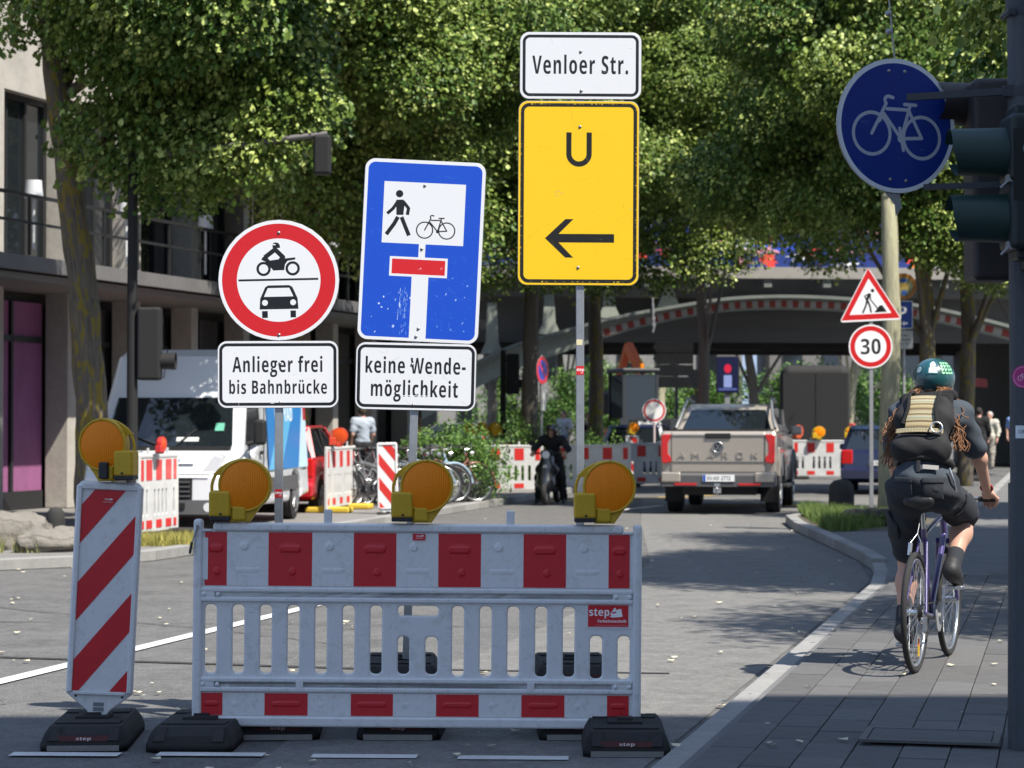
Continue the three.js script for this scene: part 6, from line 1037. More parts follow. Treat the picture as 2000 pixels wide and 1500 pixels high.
// --- a bicycle: origin under the rear wheel, forward -z
const chrome = paint([0.6, 0.61, 0.62], 0.25, { metalness: 0.9 });
function bicycleModel(t, frameMat, { detailed = false, city = false } = {}) {
  const R = 0.338, WB = 1.05;
  for (const [z, nm] of [[0, 'rear_wheel'], [-WB, 'front_wheel']]) {
    const w = part(nm, torus(R - 0.014, 0.0175, [0, R, z], [0, Math.PI / 2, 0], 56, 10), tyreMat, t);
    part('rim', torus(R - 0.04, 0.012, [0, R, z], [0, Math.PI / 2, 0], 48, 6), chrome, w);
    const sp = []; for (let k = 0; k < 28; k++) { const a = k / 28 * 6.283, b = a + (k % 2 ? 0.5 : -0.5); sp.push(rod([(k % 4 < 2 ? 1 : -1) * 0.028, R + 0.02 * Math.cos(b), z + 0.02 * Math.sin(b)], [0, R + (R - 0.045) * Math.cos(a), z + (R - 0.045) * Math.sin(a)], detailed ? 0.0016 : 0.0025, undefined, 4)); }
    const s = part('spokes', join(sp), chrome, w); s.userData.kind = 'stuff';
    part('hub', cyl(0.02, 0.02, 0.1, [0, R, z], [0, 0, Math.PI / 2], 12), chrome, w);
  }
  const bb = [0, 0.285, -0.43], st = [0, 0.8, -0.25], hd = [0, 0.86, -0.86], hl = [0, 0.74, -0.9];
  part('frame', join(rod(bb, st, 0.017), rod(mix3(bb, st, 0.93), city ? mix3(bb, hl, 0.75) : hd, 0.016), rod(bb, hl, 0.019), rod(hd, hl, 0.021), ...[-1, 1].flatMap((s) => [rod([s * 0.03, bb[1], bb[2]], [s * 0.062, R, 0], 0.01, 0.008), rod([s * 0.02, st[1] - 0.06, st[2]], [s * 0.062, R, 0], 0.008)])), frameMat, t);
  part('fork', join(rod(hl, [0, 0.69, -0.915], 0.02), ...[-1, 1].map((s) => tube([[s * 0.045, 0.7, -0.915], [s * 0.05, 0.55, -0.95], [s * 0.05, R, -WB]], 0.012, 8, 10)), box(0.1, 0.03, 0.04, [0, 0.7, -0.915])), frameMat, t);
  const s = part('seat_post', rod(mix3(bb, st, 0.98), [0, 0.93, -0.22], 0.0135), chrome, t);
  part('saddle', sdfMesh(field([[[0, 0.965, -0.14], [0, 0.97, -0.38], 0.045, 0.02], [[-0.06, 0.965, -0.13], [0.06, 0.965, -0.13], 0.033, 0.033]], 0.05), [-0.14, 0.88, -0.46], [0.14, 1.05, -0.04], 0.009), blackPlastic, t);
  part('stem', join(rod(hd, [0, 0.93, -0.85], 0.014), rod([0, 0.93, -0.85], [0, 0.94, -0.94], 0.014)), chrome, t);
  const hb = part('handlebar', tube(city ? [[-0.29, 0.99, -0.78], [-0.24, 1.0, -0.9], [0, 0.94, -0.95], [0.24, 1.0, -0.9], [0.29, 0.99, -0.78]] : [[-0.31, 0.95, -0.93], [-0.12, 0.95, -0.95], [0, 0.94, -0.95], [0.12, 0.95, -0.95], [0.31, 0.95, -0.93]], 0.012, 8, 24), chrome, t);
  for (const q of [-1, 1]) part('grip', city ? rod([q * 0.29, 0.99, -0.78], [q * 0.26, 0.997, -0.87], 0.016) : rod([q * 0.31, 0.95, -0.93], [q * 0.2, 0.95, -0.945], 0.017), blackPlastic, hb);
  const cr = part('crankset', join(cyl(0.09, 0.09, 0.006, [0.055, bb[1], bb[2]], [0, 0, Math.PI / 2], 28), cyl(0.022, 0.022, 0.14, bb, [0, 0, Math.PI / 2], 14)), detailed ? steelDull : blackPlastic, t);
  for (const q of [-1, 1]) { part('crank_arm', bar([q * 0.08, bb[1], bb[2]], [q * 0.085, bb[1] + q * 0.168, bb[2] - 0.01], 0.014, 0.022), chrome, cr); part('pedal', rbox(0.1, 0.022, 0.085, 0.008, [q * 0.145, bb[1] + q * 0.17, bb[2] - 0.01]), chrome, cr); }
  part('cassette', join([0.052, 0.046, 0.04, 0.034, 0.028].map((r, i) => cyl(r, r, 0.003, [0.024 + i * 0.005, R, 0], [0, 0, Math.PI / 2], 20))), blackPlastic, t);
  part('chain', join(rod([0.045, R + 0.045, 0], [0.055, bb[1] + 0.088, bb[2]], 0.005), rod([0.04, R - 0.11, -0.02], [0.055, bb[1] - 0.088, bb[2]], 0.005)), blackPlastic, t);
  part('derailleur', join(box(0.022, 0.07, 0.03, [0.055, R - 0.06, -0.005]), cyl(0.022, 0.022, 0.012, [0.045, R - 0.1, -0.02], [0, 0, Math.PI / 2]), cyl(0.02, 0.02, 0.012, [0.045, R - 0.04, 0.01], [0, 0, Math.PI / 2])), chrome, t);
  part('brake', join(bar([-0.035, 0.66, -0.02], [-0.03, 0.73, -0.03], 0.014, 0.02), bar([0.035, 0.66, -0.02], [0.03, 0.73, -0.03], 0.014, 0.02), rod([-0.03, 0.73, -0.03], [0, 0.78, -0.08], 0.003), rod([0.03, 0.73, -0.03], [0, 0.78, -0.08], 0.003), rod([0, 0.78, -0.08], [0, 0.9, -0.2], 0.003)), chrome, t);
  if (city) { for (const [z, a] of [[0, 0.2], [-WB, 0.1]]) part('mudguard', put(new THREE.TorusGeometry(R + 0.02, 0.022, 5, 24, Math.PI * 0.8), [0, R, z], [0, Math.PI / 2, 0]), frameMat, t); part('rack', join(bar([-0.05, 0.76, 0.18], [-0.05, 0.76, -0.22], 0.012, 0.012), bar([0.05, 0.76, 0.18], [0.05, 0.76, -0.22], 0.012, 0.012), bar([0, 0.76, 0.18], [0, R, 0.02], 0.01, 0.01)), blackPlastic, t); part('lamp', cyl(0.035, 0.045, 0.06, [0, 0.86, -0.98], [Math.PI / 2, 0, 0], 14), chrome, t); }
  return t;
}
const riding = -rad(21), bikeAt = [2.27, 0.112, -13.0];
{
  const t = thing('touring_bicycle', 'dark purple bicycle ridden along the pavement by the person in shorts', 'bicycle', bikeAt, riding);
  bicycleModel(t, coat([0.05, 0.035, 0.16], 0.3), { detailed: true });
  part('wheel_reflector', join(box(0.006, 0.06, 0.022, [0.014, 0.12, -0.03])), paint([0.8, 0.5, 0.02], 0.3), t); part('orange_reflector', box(0.006, 0.04, 0.02, [0.014, 0.17, -0.035]), paint([0.8, 0.2, 0.03], 0.3), t);
}
{
  const t = thing('person', 'cyclist with long curly hair, green helmet, black backpack, dark shirt and black shorts riding away', 'person', bikeAt, riding);
  const J = { pelvis: [0, 1.06, -0.22], waist: [0, 1.19, -0.29], chest: [0, 1.36, -0.41], neck: [0, 1.51, -0.53], head: [0, 1.625, -0.6], shL: [-0.165, 1.45, -0.47], shR: [0.165, 1.45, -0.47], elL: [-0.255, 1.2, -0.64], elR: [0.255, 1.2, -0.64], wrL: [-0.265, 1.0, -0.86], wrR: [0.265, 1.0, -0.86], hipL: [-0.1, 1.02, -0.25], hipR: [0.1, 1.02, -0.25], knL: [-0.135, 0.62, -0.5], knR: [0.175, 0.86, -0.64], anL: [-0.14, 0.215, -0.37], anR: [0.145, 0.575, -0.36], toeL: [-0.145, 0.15, -0.53], toeR: [0.15, 0.49, -0.51] };
  const dark = paint([0.022, 0.026, 0.034], 0.9, { bumpMap: tiled(grainTex, 8), bumpScale: 0.002 }), shirt = paint([0.045, 0.058, 0.075], 0.9, { bumpMap: tiled(grainTex, 8), bumpScale: 0.002 });
  const fit = figure(t, J, { cell: 0.011, build: 0.94, shirt, trousers: dark, trouser: 0.44, sleeve: 0.72, hem: 1.085, top: 1.2, shoes: paint([0.025, 0.025, 0.027], 0.6), hands: { dir: [0, -0.45, -0.9], palm: [0, -0.9, 0.45], curl: 0.85 } });
  for (const [a, k, nm] of [[J.anL, J.knL, 'sock'], [J.anR, J.knR, 'sock']]) part(nm, surface([[mix3(a, k, 0.02), mix3(a, k, 0.26), 0.047, 0.05]], 0.01, 0.009), dark, t);
  const belt = part('belt', put(new THREE.TorusGeometry(0.155, 0.02, 8, 40), [0, 0, 0], [Math.PI / 2, 0, 0]), paint([0.03, 0.027, 0.024], 0.45), t); belt.scale.set(1.02, 0.95, 0.98); belt.position.set(0, 1.172, -0.275); belt.rotation.x = -0.28;
  part('belt_label', box(0.09, 0.025, 0.006, [0.07, 1.155, -0.108], [-0.25, 0.3, 0]), paint([0.35, 0.34, 0.33], 0.5), t);
  part('belt_loop', rbox(0.022, 0.07, 0.012, 0.004, [0, 1.16, -0.105], [-0.25, 0, 0]), dark, t);
  const worn = (nm, grow, x0, x1, y0, y1, z0, z1, m) => { const R = 0.012, g = sdfMesh((x, y, z) => { const bx = Math.max(x0 - x, x - x1, y0 - y, y - y1, z0 - z, z - z1); return Math.max(fit.tf(x, y, z) - grow, bx, -(fit.tf(x, y, z) - grow + R)); }, [x0 - 0.02, y0 - 0.02, z0 - 0.02], [x1 + 0.02, y1 + 0.02, z1 + 0.02], 0.007); part(nm, g, m, t); };
  for (const s of [-1, 1]) { worn('back_pocket', 0.021, s < 0 ? -0.14 : 0.03, s < 0 ? -0.03 : 0.14, 0.97, 1.09, -0.2, 0.05, dark); worn('pocket_flap', 0.027, s < 0 ? -0.145 : 0.025, s < 0 ? -0.025 : 0.145, 1.065, 1.1, -0.2, 0.05, dark); }
  worn('thigh_pocket', 0.028, -0.32, -0.15, 0.74, 0.9, -0.55, -0.25, dark); worn('thigh_pocket', 0.028, 0.17, 0.34, 0.84, 1.0, -0.52, -0.34, dark);
  // helmet
  const h = J.head, helm = ellipsoid(h[0], h[1] + 0.045, h[2] + 0.012, 0.122, 0.118, 0.14), inner = ellipsoid(h[0], h[1] + 0.02, h[2], 0.096, 0.108, 0.115);
  const hm = part('helmet', sdfMesh((x, y, z) => Math.max(helm(x, y, z), -inner(x, y, z), h[1] - 0.02 - 0.12 * Math.max(0, z - h[2]) - y), [-0.17, 1.5, -0.8], [0.17, 1.85, -0.4], 0.008), coat([0.012, 0.075, 0.085], 0.35), t);
  const onHelmet = (a, e, w, hgt, mat, nm) => { const n = 6, g = gridSurface(n, n, (u, v) => { const A = a + (u - 0.5) * w, E = e + (v - 0.5) * hgt; return [h[0] + 0.1245 * Math.cos(E) * Math.sin(A), h[1] + 0.045 + 0.1205 * Math.sin(E), h[2] + 0.012 + 0.1425 * Math.cos(E) * Math.cos(A)]; }); part(nm, g, mat, hm); };
  const decal = (draw) => paint([1, 1, 1], 0.4, { map: canvasTexture(128, 128, draw) });
  onHelmet(0.12, 0.55, 0.6, 0.75, decal((c) => { c.fillStyle = '#1a5560'; c.fillRect(0, 0, 128, 128); c.fillStyle = '#e6eceb'; c.beginPath(); c.ellipse(70, 40, 34, 36, 0.3, 0, 7); c.fill(); c.fillRect(30, 70, 90, 46); }), 'white_sticker');
  onHelmet(0.95, 0.55, 0.8, 0.75, decal((c) => { c.fillStyle = '#155048'; c.fillRect(0, 0, 128, 128); c.strokeStyle = '#a5e3b4'; c.lineWidth = 9; const r = rngOf(3); for (let i = 0; i < 16; i++) { c.beginPath(); const x = 12 + (i % 4) * 30, y = 14 + (i >> 2) * 32; c.moveTo(x, y); c.lineTo(x + 14 * r(), y + 20); c.lineTo(x + 18, y + 4 * r()); c.stroke(); } }), 'green_lettering');
  onHelmet(-0.62, 0.4, 0.36, 0.36, decal((c) => { c.fillStyle = '#1a5560'; c.fillRect(0, 0, 128, 128); c.strokeStyle = '#dfe8ea'; c.lineWidth = 10; c.beginPath(); c.arc(64, 64, 46, 0, 7); c.stroke(); c.beginPath(); c.moveTo(64, 24); c.lineTo(64, 100); c.moveTo(64, 60); c.lineTo(36, 88); c.moveTo(64, 60); c.lineTo(92, 88); c.stroke(); }), 'round_sticker');
  // long curly hair: many thin curled locks down both sides
  const r = rngOf(17), locks = [];
  for (let k = 0; k < 130; k++) { const s = k % 5 < 3 ? -1 : 1; const a = s * (0.5 + 0.9 * r()), x0 = 0.09 * Math.sin(a), z0 = h[2] + 0.085 * Math.cos(a), pts = [], L = s < 0 ? 0.24 + 0.24 * r() : 0.18 + 0.2 * r(), ph = r() * 6, wide = (s < 0 ? 0.08 : 0.06) + 0.1 * r(), back = 0.1 + 0.16 * r(); for (let i = 0; i <= 9; i++) { const q = i / 9; pts.push([x0 + s * wide * Math.pow(q, 0.7) + (0.008 + 0.012 * r()) * Math.sin(q * 22 + ph), h[1] - 0.01 - L * q, z0 + (0.05 + back * q) + (0.008 + 0.012 * r()) * Math.cos(q * 22 + ph)]); } locks.push(tube(pts, 0.0022 + 0.002 * r(), 4, 20)); }
  const hr = part('hair', join(locks), paint([0.22, 0.1, 0.042], 0.7), t);
  // backpack
  const pack = paint([0.014, 0.014, 0.016], 0.85, { bumpMap: tiled(grainTex, 10), bumpScale: 0.003 });
  const pb = new THREE.Group(); pb.name = 'backpack'; pb.position.set(0, 1.36, -0.285); pb.rotation.x = -0.62; t.add(pb);
  const sack = field([[[-0.09, -0.14, 0.02], [0.09, -0.14, 0.02], 0.085, 0.085], [[-0.09, 0.05, 0.03], [0.09, 0.05, 0.03], 0.085, 0.085], [[-0.09, 0.18, 0.0], [0.09, 0.18, 0.0], 0.06, 0.06]], 0.09);
  part('pack_body', sdfMesh((x, y, z) => sack(x, y, z) - 0.004 * Math.sin(x * 40 + y * 31) * Math.sin(y * 37), [-0.25, -0.3, -0.12], [0.25, 0.3, 0.17], 0.011), pack, pb);
  const weave = canvasTexture(256, 256, (c) => { const rows = ['#8f8263', '#b3a786', '#5f543f', '#b9ae92', '#77897f', '#a39572', '#544a38', '#a99c7a', '#8d7d5c', '#6f614a']; for (let i = 0; i < 20; i++) { c.fillStyle = rows[i % 10]; c.fillRect(0, i * 12.8, 256, 13); c.fillStyle = rows[(i + 3) % 10]; for (let k = 0; k < 32; k++) if ((k + i) % 2) { c.beginPath(); c.arc(k * 8 + 4, i * 12.8 + 6, 3.4, 0, 7); c.fill(); } } });
  part('woven_panel', gridSurface(10, 12, (u, v) => { const x = (u - 0.5) * 0.17, y = lerp(-0.06, 0.19, v); return [x, y, 0.122 - 0.35 * Math.max(0, y - 0.09) - 1.2 * x * x * 0.8]; }), paint([1, 1, 1], 0.95, { map: weave }), pb);
  part('roll_top', join(put(new THREE.CapsuleGeometry(0.035, 0.27, 6, 14), [0.0, 0.235, 0.0], [0, 0, Math.PI / 2 + 0.12]), rbox(0.3, 0.09, 0.05, 0.02, [0, 0.2, 0.02])), pack, pb);
  for (const s of [-1, 1]) { part('strap', tube([[s * 0.075, 0.24, 0.05], [s * 0.085, 0.18, 0.11], [s * 0.08, 0.06, 0.13], [s * 0.1, -0.04, 0.125]], 0.011, 6, 16), pack, pb); part('shoulder_strap', tube([[s * 0.09, 0.2, -0.03], [s * 0.13, 0.2, -0.15], [s * 0.15, 0.08, -0.24]], 0.018, 6, 12), pack, pb); }
  part('woven_trim', gridSurface(10, 2, (u, v) => { const x = (u - 0.5) * 0.27, y = lerp(-0.095, -0.065, v); return [x, y, 0.126 - 1.2 * x * x * 0.7]; }), paint([1, 1, 1], 0.95, { map: weave }), pb);
  part('metal_ring', torus(0.032, 0.005, [0.1, -0.07, 0.135], [0.2, 0.3, 0], 24), chrome, pb);
  part('key_chain', tube([[0.165, 1.15, -0.18], [0.19, 1.08, -0.17], [0.2, 1.0, -0.2], [0.185, 0.95, -0.26]], 0.006, 5, 20), chrome, t);
  part('wrist_band', torus(0.034, 0.007, mix3(J.wrR, J.elR, 0.1), [0.8, 0, 0], 20), paint([0.35, 0.02, 0.02], 0.6), t);
}
// --- motor scooter and its rider
{
  const at = [0.72, 0.01, -42.2], turn = Math.PI - 0.22, blk = coat([0.01, 0.011, 0.014], 0.3);
  const t = thing('motor_scooter', 'black motor scooter with white round badge waiting by the barriers', 'scooter', at, turn);
  for (const z of [-0.62, 0.62]) { const w = part('wheel', put(new THREE.TorusGeometry(0.19, 0.06, 10, 28), [0, 0.25, z], [0, Math.PI / 2, 0]), tyreMat, t); part('rim', cyl(0.15, 0.15, 0.08, [0, 0.25, z], [0, 0, Math.PI / 2], 20), rimMat, w); }
  part('leg_shield', sdfMesh(field([[[0, 0.95, -0.42], [0, 0.45, -0.55], 0.14, 0.2], [[-0.16, 0.72, -0.45], [0.16, 0.72, -0.45], 0.09, 0.09], [[0, 0.4, -0.6], [0, 0.36, -0.72], 0.12, 0.07]], 0.12), [-0.35, 0.15, -0.95], [0.35, 1.15, -0.2], 0.025), blk, t);
  part('tail_body', sdfMesh(field([[[0, 0.6, 0.05], [0, 0.62, 0.75], 0.17, 0.13], [[0, 0.42, 0.4], [0, 0.5, 0.6], 0.15, 0.12]], 0.1), [-0.3, 0.2, -0.2], [0.3, 0.9, 1], 0.025), blk, t);
  part('seat', rbox(0.3, 0.1, 0.75, 0.05, [0, 0.8, 0.32]), trimBlack, t); part('floor_board', rbox(0.34, 0.08, 0.5, 0.03, [0, 0.3, -0.2]), trimBlack, t);
  part('handlebar', join(tube([[-0.34, 1.04, -0.3], [-0.15, 1.06, -0.4], [0.15, 1.06, -0.4], [0.34, 1.04, -0.3]], 0.018), rbox(0.26, 0.16, 0.16, 0.06, [0, 1.05, -0.44])), trimBlack, t);
  part('headlight', cyl(0.07, 0.08, 0.05, [0, 1.03, -0.54], [Math.PI / 2, 0, 0], 20), lampClear, t);
  part('badge', cyl(0.045, 0.045, 0.02, [0, 0.78, -0.63], [Math.PI / 2 - 0.2, 0, 0], 16), paint([0.7, 0.72, 0.75], 0.4), t);
  for (const s of [-1, 1]) { const m = part('mirror', put(new THREE.CylinderGeometry(0.06, 0.06, 0.02, 16), [s * 0.36, 1.27, -0.3], [Math.PI / 2, 0, 0]), trimBlack, t); part('mirror_stalk', rod([s * 0.22, 1.06, -0.36], [s * 0.36, 1.24, -0.3], 0.008), trimBlack, m); }
  t.scale.setScalar(0.88);
  const p = thing('person', 'scooter rider in black with dark helmet sitting astride by the barriers', 'person', at, turn);
  const J = { pelvis: [0, 0.92, 0.2], waist: [0, 1.05, 0.17], chest: [0, 1.24, 0.12], neck: [0, 1.4, 0.07], head: [0, 1.5, 0.03], face: [0, 0, -1], shL: [-0.2, 1.34, 0.1], shR: [0.2, 1.34, 0.1], elL: [-0.36, 1.14, -0.02], elR: [0.36, 1.14, -0.02], wrL: [-0.33, 1.07, -0.24], wrR: [0.33, 1.07, -0.24], hipL: [-0.11, 0.9, 0.18], hipR: [0.11, 0.9, 0.18], knL: [-0.24, 0.56, -0.12], knR: [0.24, 0.56, -0.12], anL: [-0.27, 0.12, -0.02], anR: [0.27, 0.12, -0.02], toeL: [-0.29, 0.05, -0.17], toeR: [0.29, 0.05, -0.17] };
  const black = paint([0.008, 0.008, 0.009], 0.9);
  figure(p, J, { cell: 0.022, headCell: 0.012, shirt: black, trousers: black, trouser: 1, sleeve: 1.6, hem: 0.92, top: 1.03, skin: skinTan, hands: { dir: [0, -0.2, -1], palm: [0, -1, 0.2], curl: 0.9 }, handCell: 0.007 });
  const hf = ellipsoid(0, 1.535, 0.035, 0.13, 0.14, 0.15); part('helmet', sdfMesh((x, y, z) => Math.max(hf(x, y, z), -ellipsoid(0, 1.485, -0.1, 0.075, 0.062, 0.1)(x, y, z)), [-0.2, 1.35, -0.2], [0.2, 1.72, 0.25], 0.014), coat([0.012, 0.012, 0.02], 0.3), p);
  p.scale.setScalar(0.88);
  part('helmet_sticker', ball(0.035, [0.02, 1.665, -0.04], [1.2, 0.4, 0.6], 10), paint([0.45, 0.75, 0.05], 0.4), p);
}
// --- pedestrians
function pedestrian(label, x, d, turn, height, colours, o = {}) {
  const t = thing('person', label, 'person', [x, o.y ?? 0.1, -d], turn, 'pedestrians near the bridge'), k = height / 1.75, m = (p) => p.map((v) => v * k), st = o.stride ?? 0.16;
  const J = { pelvis: [0, 0.95, 0], waist: [0, 1.1, 0.005], chest: [0, 1.3, 0], neck: [0, 1.48, -0.01], head: [0, 1.6, -0.025], face: [0, 0, -1], shL: [-0.19, 1.42, 0], shR: [0.19, 1.42, 0], elL: [-0.25, 1.15, 0.05], elR: [0.25, 1.15, 0.0], wrL: [-0.25, 0.92, -0.06], wrR: [0.24, 0.92, -0.12], hipL: [-0.095, 0.92, 0], hipR: [0.095, 0.92, 0], knL: [-0.1, 0.5, -st * 0.7], knR: [0.1, 0.5, st * 0.2], anL: [-0.1, 0.09, -st], anR: [0.1, 0.1, st], toeL: [-0.11, 0.045, -st - 0.15], toeR: [0.11, 0.045, st - 0.15], ...(o.pose ?? {}) };
  for (const key of Object.keys(J)) if (key !== 'face') J[key] = m(J[key]);
  figure(t, J, { cell: 0.026, headCell: 0.016, shirt: paint(colours[0], 0.9), trousers: paint(colours[1], 0.9), trouser: o.trouser ?? 0.97, sleeve: o.sleeve ?? 0.7, shoes: paint(colours[3] ?? [0.03, 0.03, 0.03], 0.7) });
  hairCap(t, J.head, [0, 0, -1], paint(colours[2] ?? [0.06, 0.04, 0.03], 0.8)); return t;
}
pedestrian('pedestrian in black walking away along the right-hand pavement', 12.15, 60, -0.2, 1.8, [[0.008, 0.008, 0.009], [0.01, 0.01, 0.012], [0.02, 0.015, 0.012]], { sleeve: 1.7 });
pedestrian('grey-haired pedestrian in a cream jacket beyond the one in black', 14.1, 68, 2.6, 1.72, [[0.55, 0.53, 0.45], [0.3, 0.28, 0.24], [0.4, 0.4, 0.4]], { sleeve: 1.7 });
pedestrian('pedestrian in a blue shirt and dark trousers beneath the bridge', 15.3, 70, 2.9, 1.8, [[0.2, 0.32, 0.62], [0.02, 0.025, 0.05], [0.15, 0.1, 0.06]]);
pedestrian('person in light blue jeans standing under the trees before the bridge', 1.6, 71, 2.4, 1.75, [[0.5, 0.52, 0.56], [0.22, 0.3, 0.44], [0.1, 0.06, 0.04]], { stride: 0.06 });
pedestrian('person in a pale top talking under the trees, beside the one in jeans', 2.35, 71.5, -2.2, 1.7, [[0.62, 0.5, 0.46], [0.3, 0.3, 0.32], [0.2, 0.12, 0.06]], { stride: 0.05, pose: { elR: [0.36, 1.3, -0.1], wrR: [0.4, 1.42, -0.28] } });
pedestrian('pedestrian in black behind the yellow sign post', 2.1, 60.5, 3.0, 1.82, [[0.01, 0.01, 0.012], [0.012, 0.012, 0.015], [0.03, 0.02, 0.02]], { y: 0, sleeve: 1.7 });
pedestrian('pedestrian in a pale shirt walking past the office block', -3.15, 48.5, 0.5, 1.75, [[0.35, 0.4, 0.48], [0.02, 0.02, 0.025], [0.04, 0.03, 0.02]], { y: 0.1 });
// --- parked bicycles by the road works
const silverFrame = coat([0.35, 0.36, 0.38], 0.3, { metalness: 0.5 }), blackFrame = coat([0.02, 0.02, 0.022], 0.35), iceFrame = coat([0.4, 0.55, 0.68], 0.3), rustFrame = coat([0.25, 0.1, 0.07], 0.5);
[[-2.35, 37.4, 1.25, blackFrame, 'black parked bicycle leaning next to the red car'], [-2.05, 38.6, 1.1, silverFrame, 'silver parked bicycle behind the striped beacon'], [-1.75, 39.3, 1.35, blackFrame, 'black parked bicycle with upright bars beside the silver one'], [-1.45, 39.8, 1.05, iceFrame, 'pale blue parked bicycle near the leafy shrub'], [-1.15, 40.2, 1.2, rustFrame, 'brown parked bicycle touching the leafy shrub'], [-2.2, 38.0, 0.8, silverFrame, 'silver parked bicycle set more steeply than its neighbours'], [-1.6, 38.9, 0.7, blackFrame, 'black parked bicycle pointing towards the road']].forEach(([x, d, a, mat, label]) => { const t = thing('parked_bicycle', label, 'bicycle', [x - 0.45, 0.1, -d], -a, 'bicycles parked along the left kerb'); bicycleModel(t, mat, { city: true }); t.rotation.z = 0.09; });
// ------------------------------------------------------------------ the rest of the road works and street furniture further back
const farRed = paint([0.62, 0.03, 0.025], 0.4), farWhite = paint([0.72, 0.72, 0.71], 0.5, { map: tiled(mottleTex, 1) }), yellowFoot = paint([0.6, 0.42, 0.04], 0.7);
function worksBarrier(label, x, d, turn, o = {}) {
  const t = thing('works_barrier', label, 'barrier', [x, o.y ?? 0.1, -d], turn, 'red and white barriers round the road works'), W = o.w ?? 2.0, h = W / 2;
  const s = outline([[-h, 0.08], [h, 0.08], [h, 1.0], [-h, 1.0]]);
  const n = Math.round(W / 0.14) - 1; for (let k = 0; k < n; k++) { const c = -h + (k + 1) * W / (n + 1); if (k % 5 !== 2) s.holes.push(roundRect(c - 0.035, 0.27, c + 0.035, 0.6, 0.03, THREE.Path)); }
  part('slotted_panel', ext(s, 0.025, 0.006, [0, 0, -0.03], [0, 0, 0], 4), farWhite, t);
  part('top_rail', join(rbox(W, 0.05, 0.05, 0.015, [0, 1.0, -0.015])), farWhite, t);
  for (const q of [-1, 1]) part('end_post', rbox(0.05, 1.02, 0.05, 0.015, [q * (h - 0.02), 0.52, -0.012]), farWhite, t);
  for (const q of [-0.5, 0.5]) part('lamp_peg', box(0.04, 0.08, 0.02, [q * W * 0.5, 1.06, -0.015]), farWhite, t);
  for (let k = 0; k < 5; k++) { const w = k === 0 || k === 4 ? 0.1 : 0.2, c = k === 0 ? -h + 0.11 : k === 4 ? h - 0.11 : -h + W * k / 4; part('red_stripe', box(w, 0.25, 0.004, [c, 0.83, 0.004]), farRed, t); part('red_stripe', box(w, 0.1, 0.004, [c, 0.17, 0.004]), farRed, t); }
  for (const q of [-0.75, 0.75]) part('foot', join(rbox(0.36, 0.09, 0.7, 0.03, [q * h, 0.045, -0.015])), o.foot ?? yellowFoot, t);
  return t;
}
worksBarrier('barrier with yellow feet standing right behind the scooter', 1.55, 49.5, 0.06, { y: 0 });
worksBarrier('barrier with yellow feet behind the leafy shrub', -0.35, 48.3, 0.03, { y: 0 });
worksBarrier('barrier between the yellow sign post and the small striped beacon', 3.5, 53.5, 0.12, { y: 0, foot: rubber[0] });
worksBarrier('barrier left of the pick-up below the round white sign', 4.6, 57.2, 0.1, { y: 0, foot: rubber[0] });
worksBarrier('barrier in the roadway behind the pick-up, yellow lamp on it', 8.35, 60.5, -0.05, { y: 0, foot: rubber[0] });
worksBarrier('barrier behind the pick-up cab, half hidden', 6.5, 61.5, -0.05, { y: 0, foot: rubber[0] });
worksBarrier('barrier far back under the bridge arch, blank and bright', 10.7, 75, 0, { y: 0.35, foot: rubber[0] });
worksBarrier('barrier end-on beside the pedestrian in black', 11.0, 55.5, 1.35, { foot: rubber[0] });
worksBarrier('barrier set at an angle in front of the white van', -4.35, 28.4, 1.38, { foot: rubber[1], w: 1.4 });
worksBarrier('barrier end-on beside the red car and the bicycles', -2.72, 36.7, 1.42, { foot: yellowFoot });
const lampGroup = 'small lamps on the barriers further back';
warningLamp('red-orange lamp on the barrier beside the red car', -2.74, 1.13, 36.0, 1, lampRed, paint([0.6, 0.06, 0.03], 0.45), 1, 0, lampGroup);
warningLamp('narrow red lamp on the barrier in front of the white van', -4.3, 1.13, 28.2, 1, lampRed, paint([0.55, 0.03, 0.03], 0.45), 0.7, 1.3, lampGroup);
[[-0.9, 50.3, 'first'], [-0.62, 50.4, 'second'], [-0.33, 50.5, 'third']].forEach(([x, d, k], i) => warningLamp(`yellow lamp above the shrubs, ${['leafy end', 'middle', 'scooter end'][i]} of its row of three`, x, 1.2, d, 1, lampAmber, lampYellow, 1.0, 2.9, lampGroup));
worksBarrier('barrier carrying the three yellow lamps behind the shrubs', -0.6, 50.45, 0.02, { y: 0.1 });
warningLamp('amber lamp on the small striped beacon before the blue car', 2.9, 1.2, 55.9, 1, lampAmber, lampYellow, 1, 0.2, lampGroup);
warningLamp('yellow lamp on the barrier behind the pick-up', 8.0, 1.05, 60.4, 1, lampAmber, lampYellow, 1.15, 0, lampGroup);
warningLamp('orange lamp next to the yellow one behind the pick-up', 7.55, 1.05, 61.0, 1, lampRed, paint([0.5, 0.08, 0.02], 0.5), 1.25, 0.9, lampGroup);
warningLamp('amber lamp on the barrier beside the dark blue hatchback', 8.85, 1.06, 60.5, 1, lampAmber, lampYellow, 1.1, 0, lampGroup);
const b1 = beacon('small guide beacon with bright red stripes among the parked bicycles', [-1.9, 0.02, -35.4], 0, 0.02, farRed, sheetWhite, 'small striped beacons'); b1.scale.x = -1;
const b2 = beacon('small guide beacon with bright red stripes in front of the excavator', [2.94, 0.0, -55.8], -0.1, 0.03, farRed, sheetWhite, 'small striped beacons'); b2.scale.x = -1;
foot('black rubber foot under the small beacon among the bicycles', -1.9, 0, 35.4, 0.1, 1, false); foot('black rubber foot under the small beacon before the excavator', 2.94, 0, 55.8, 0.1, 1, false);
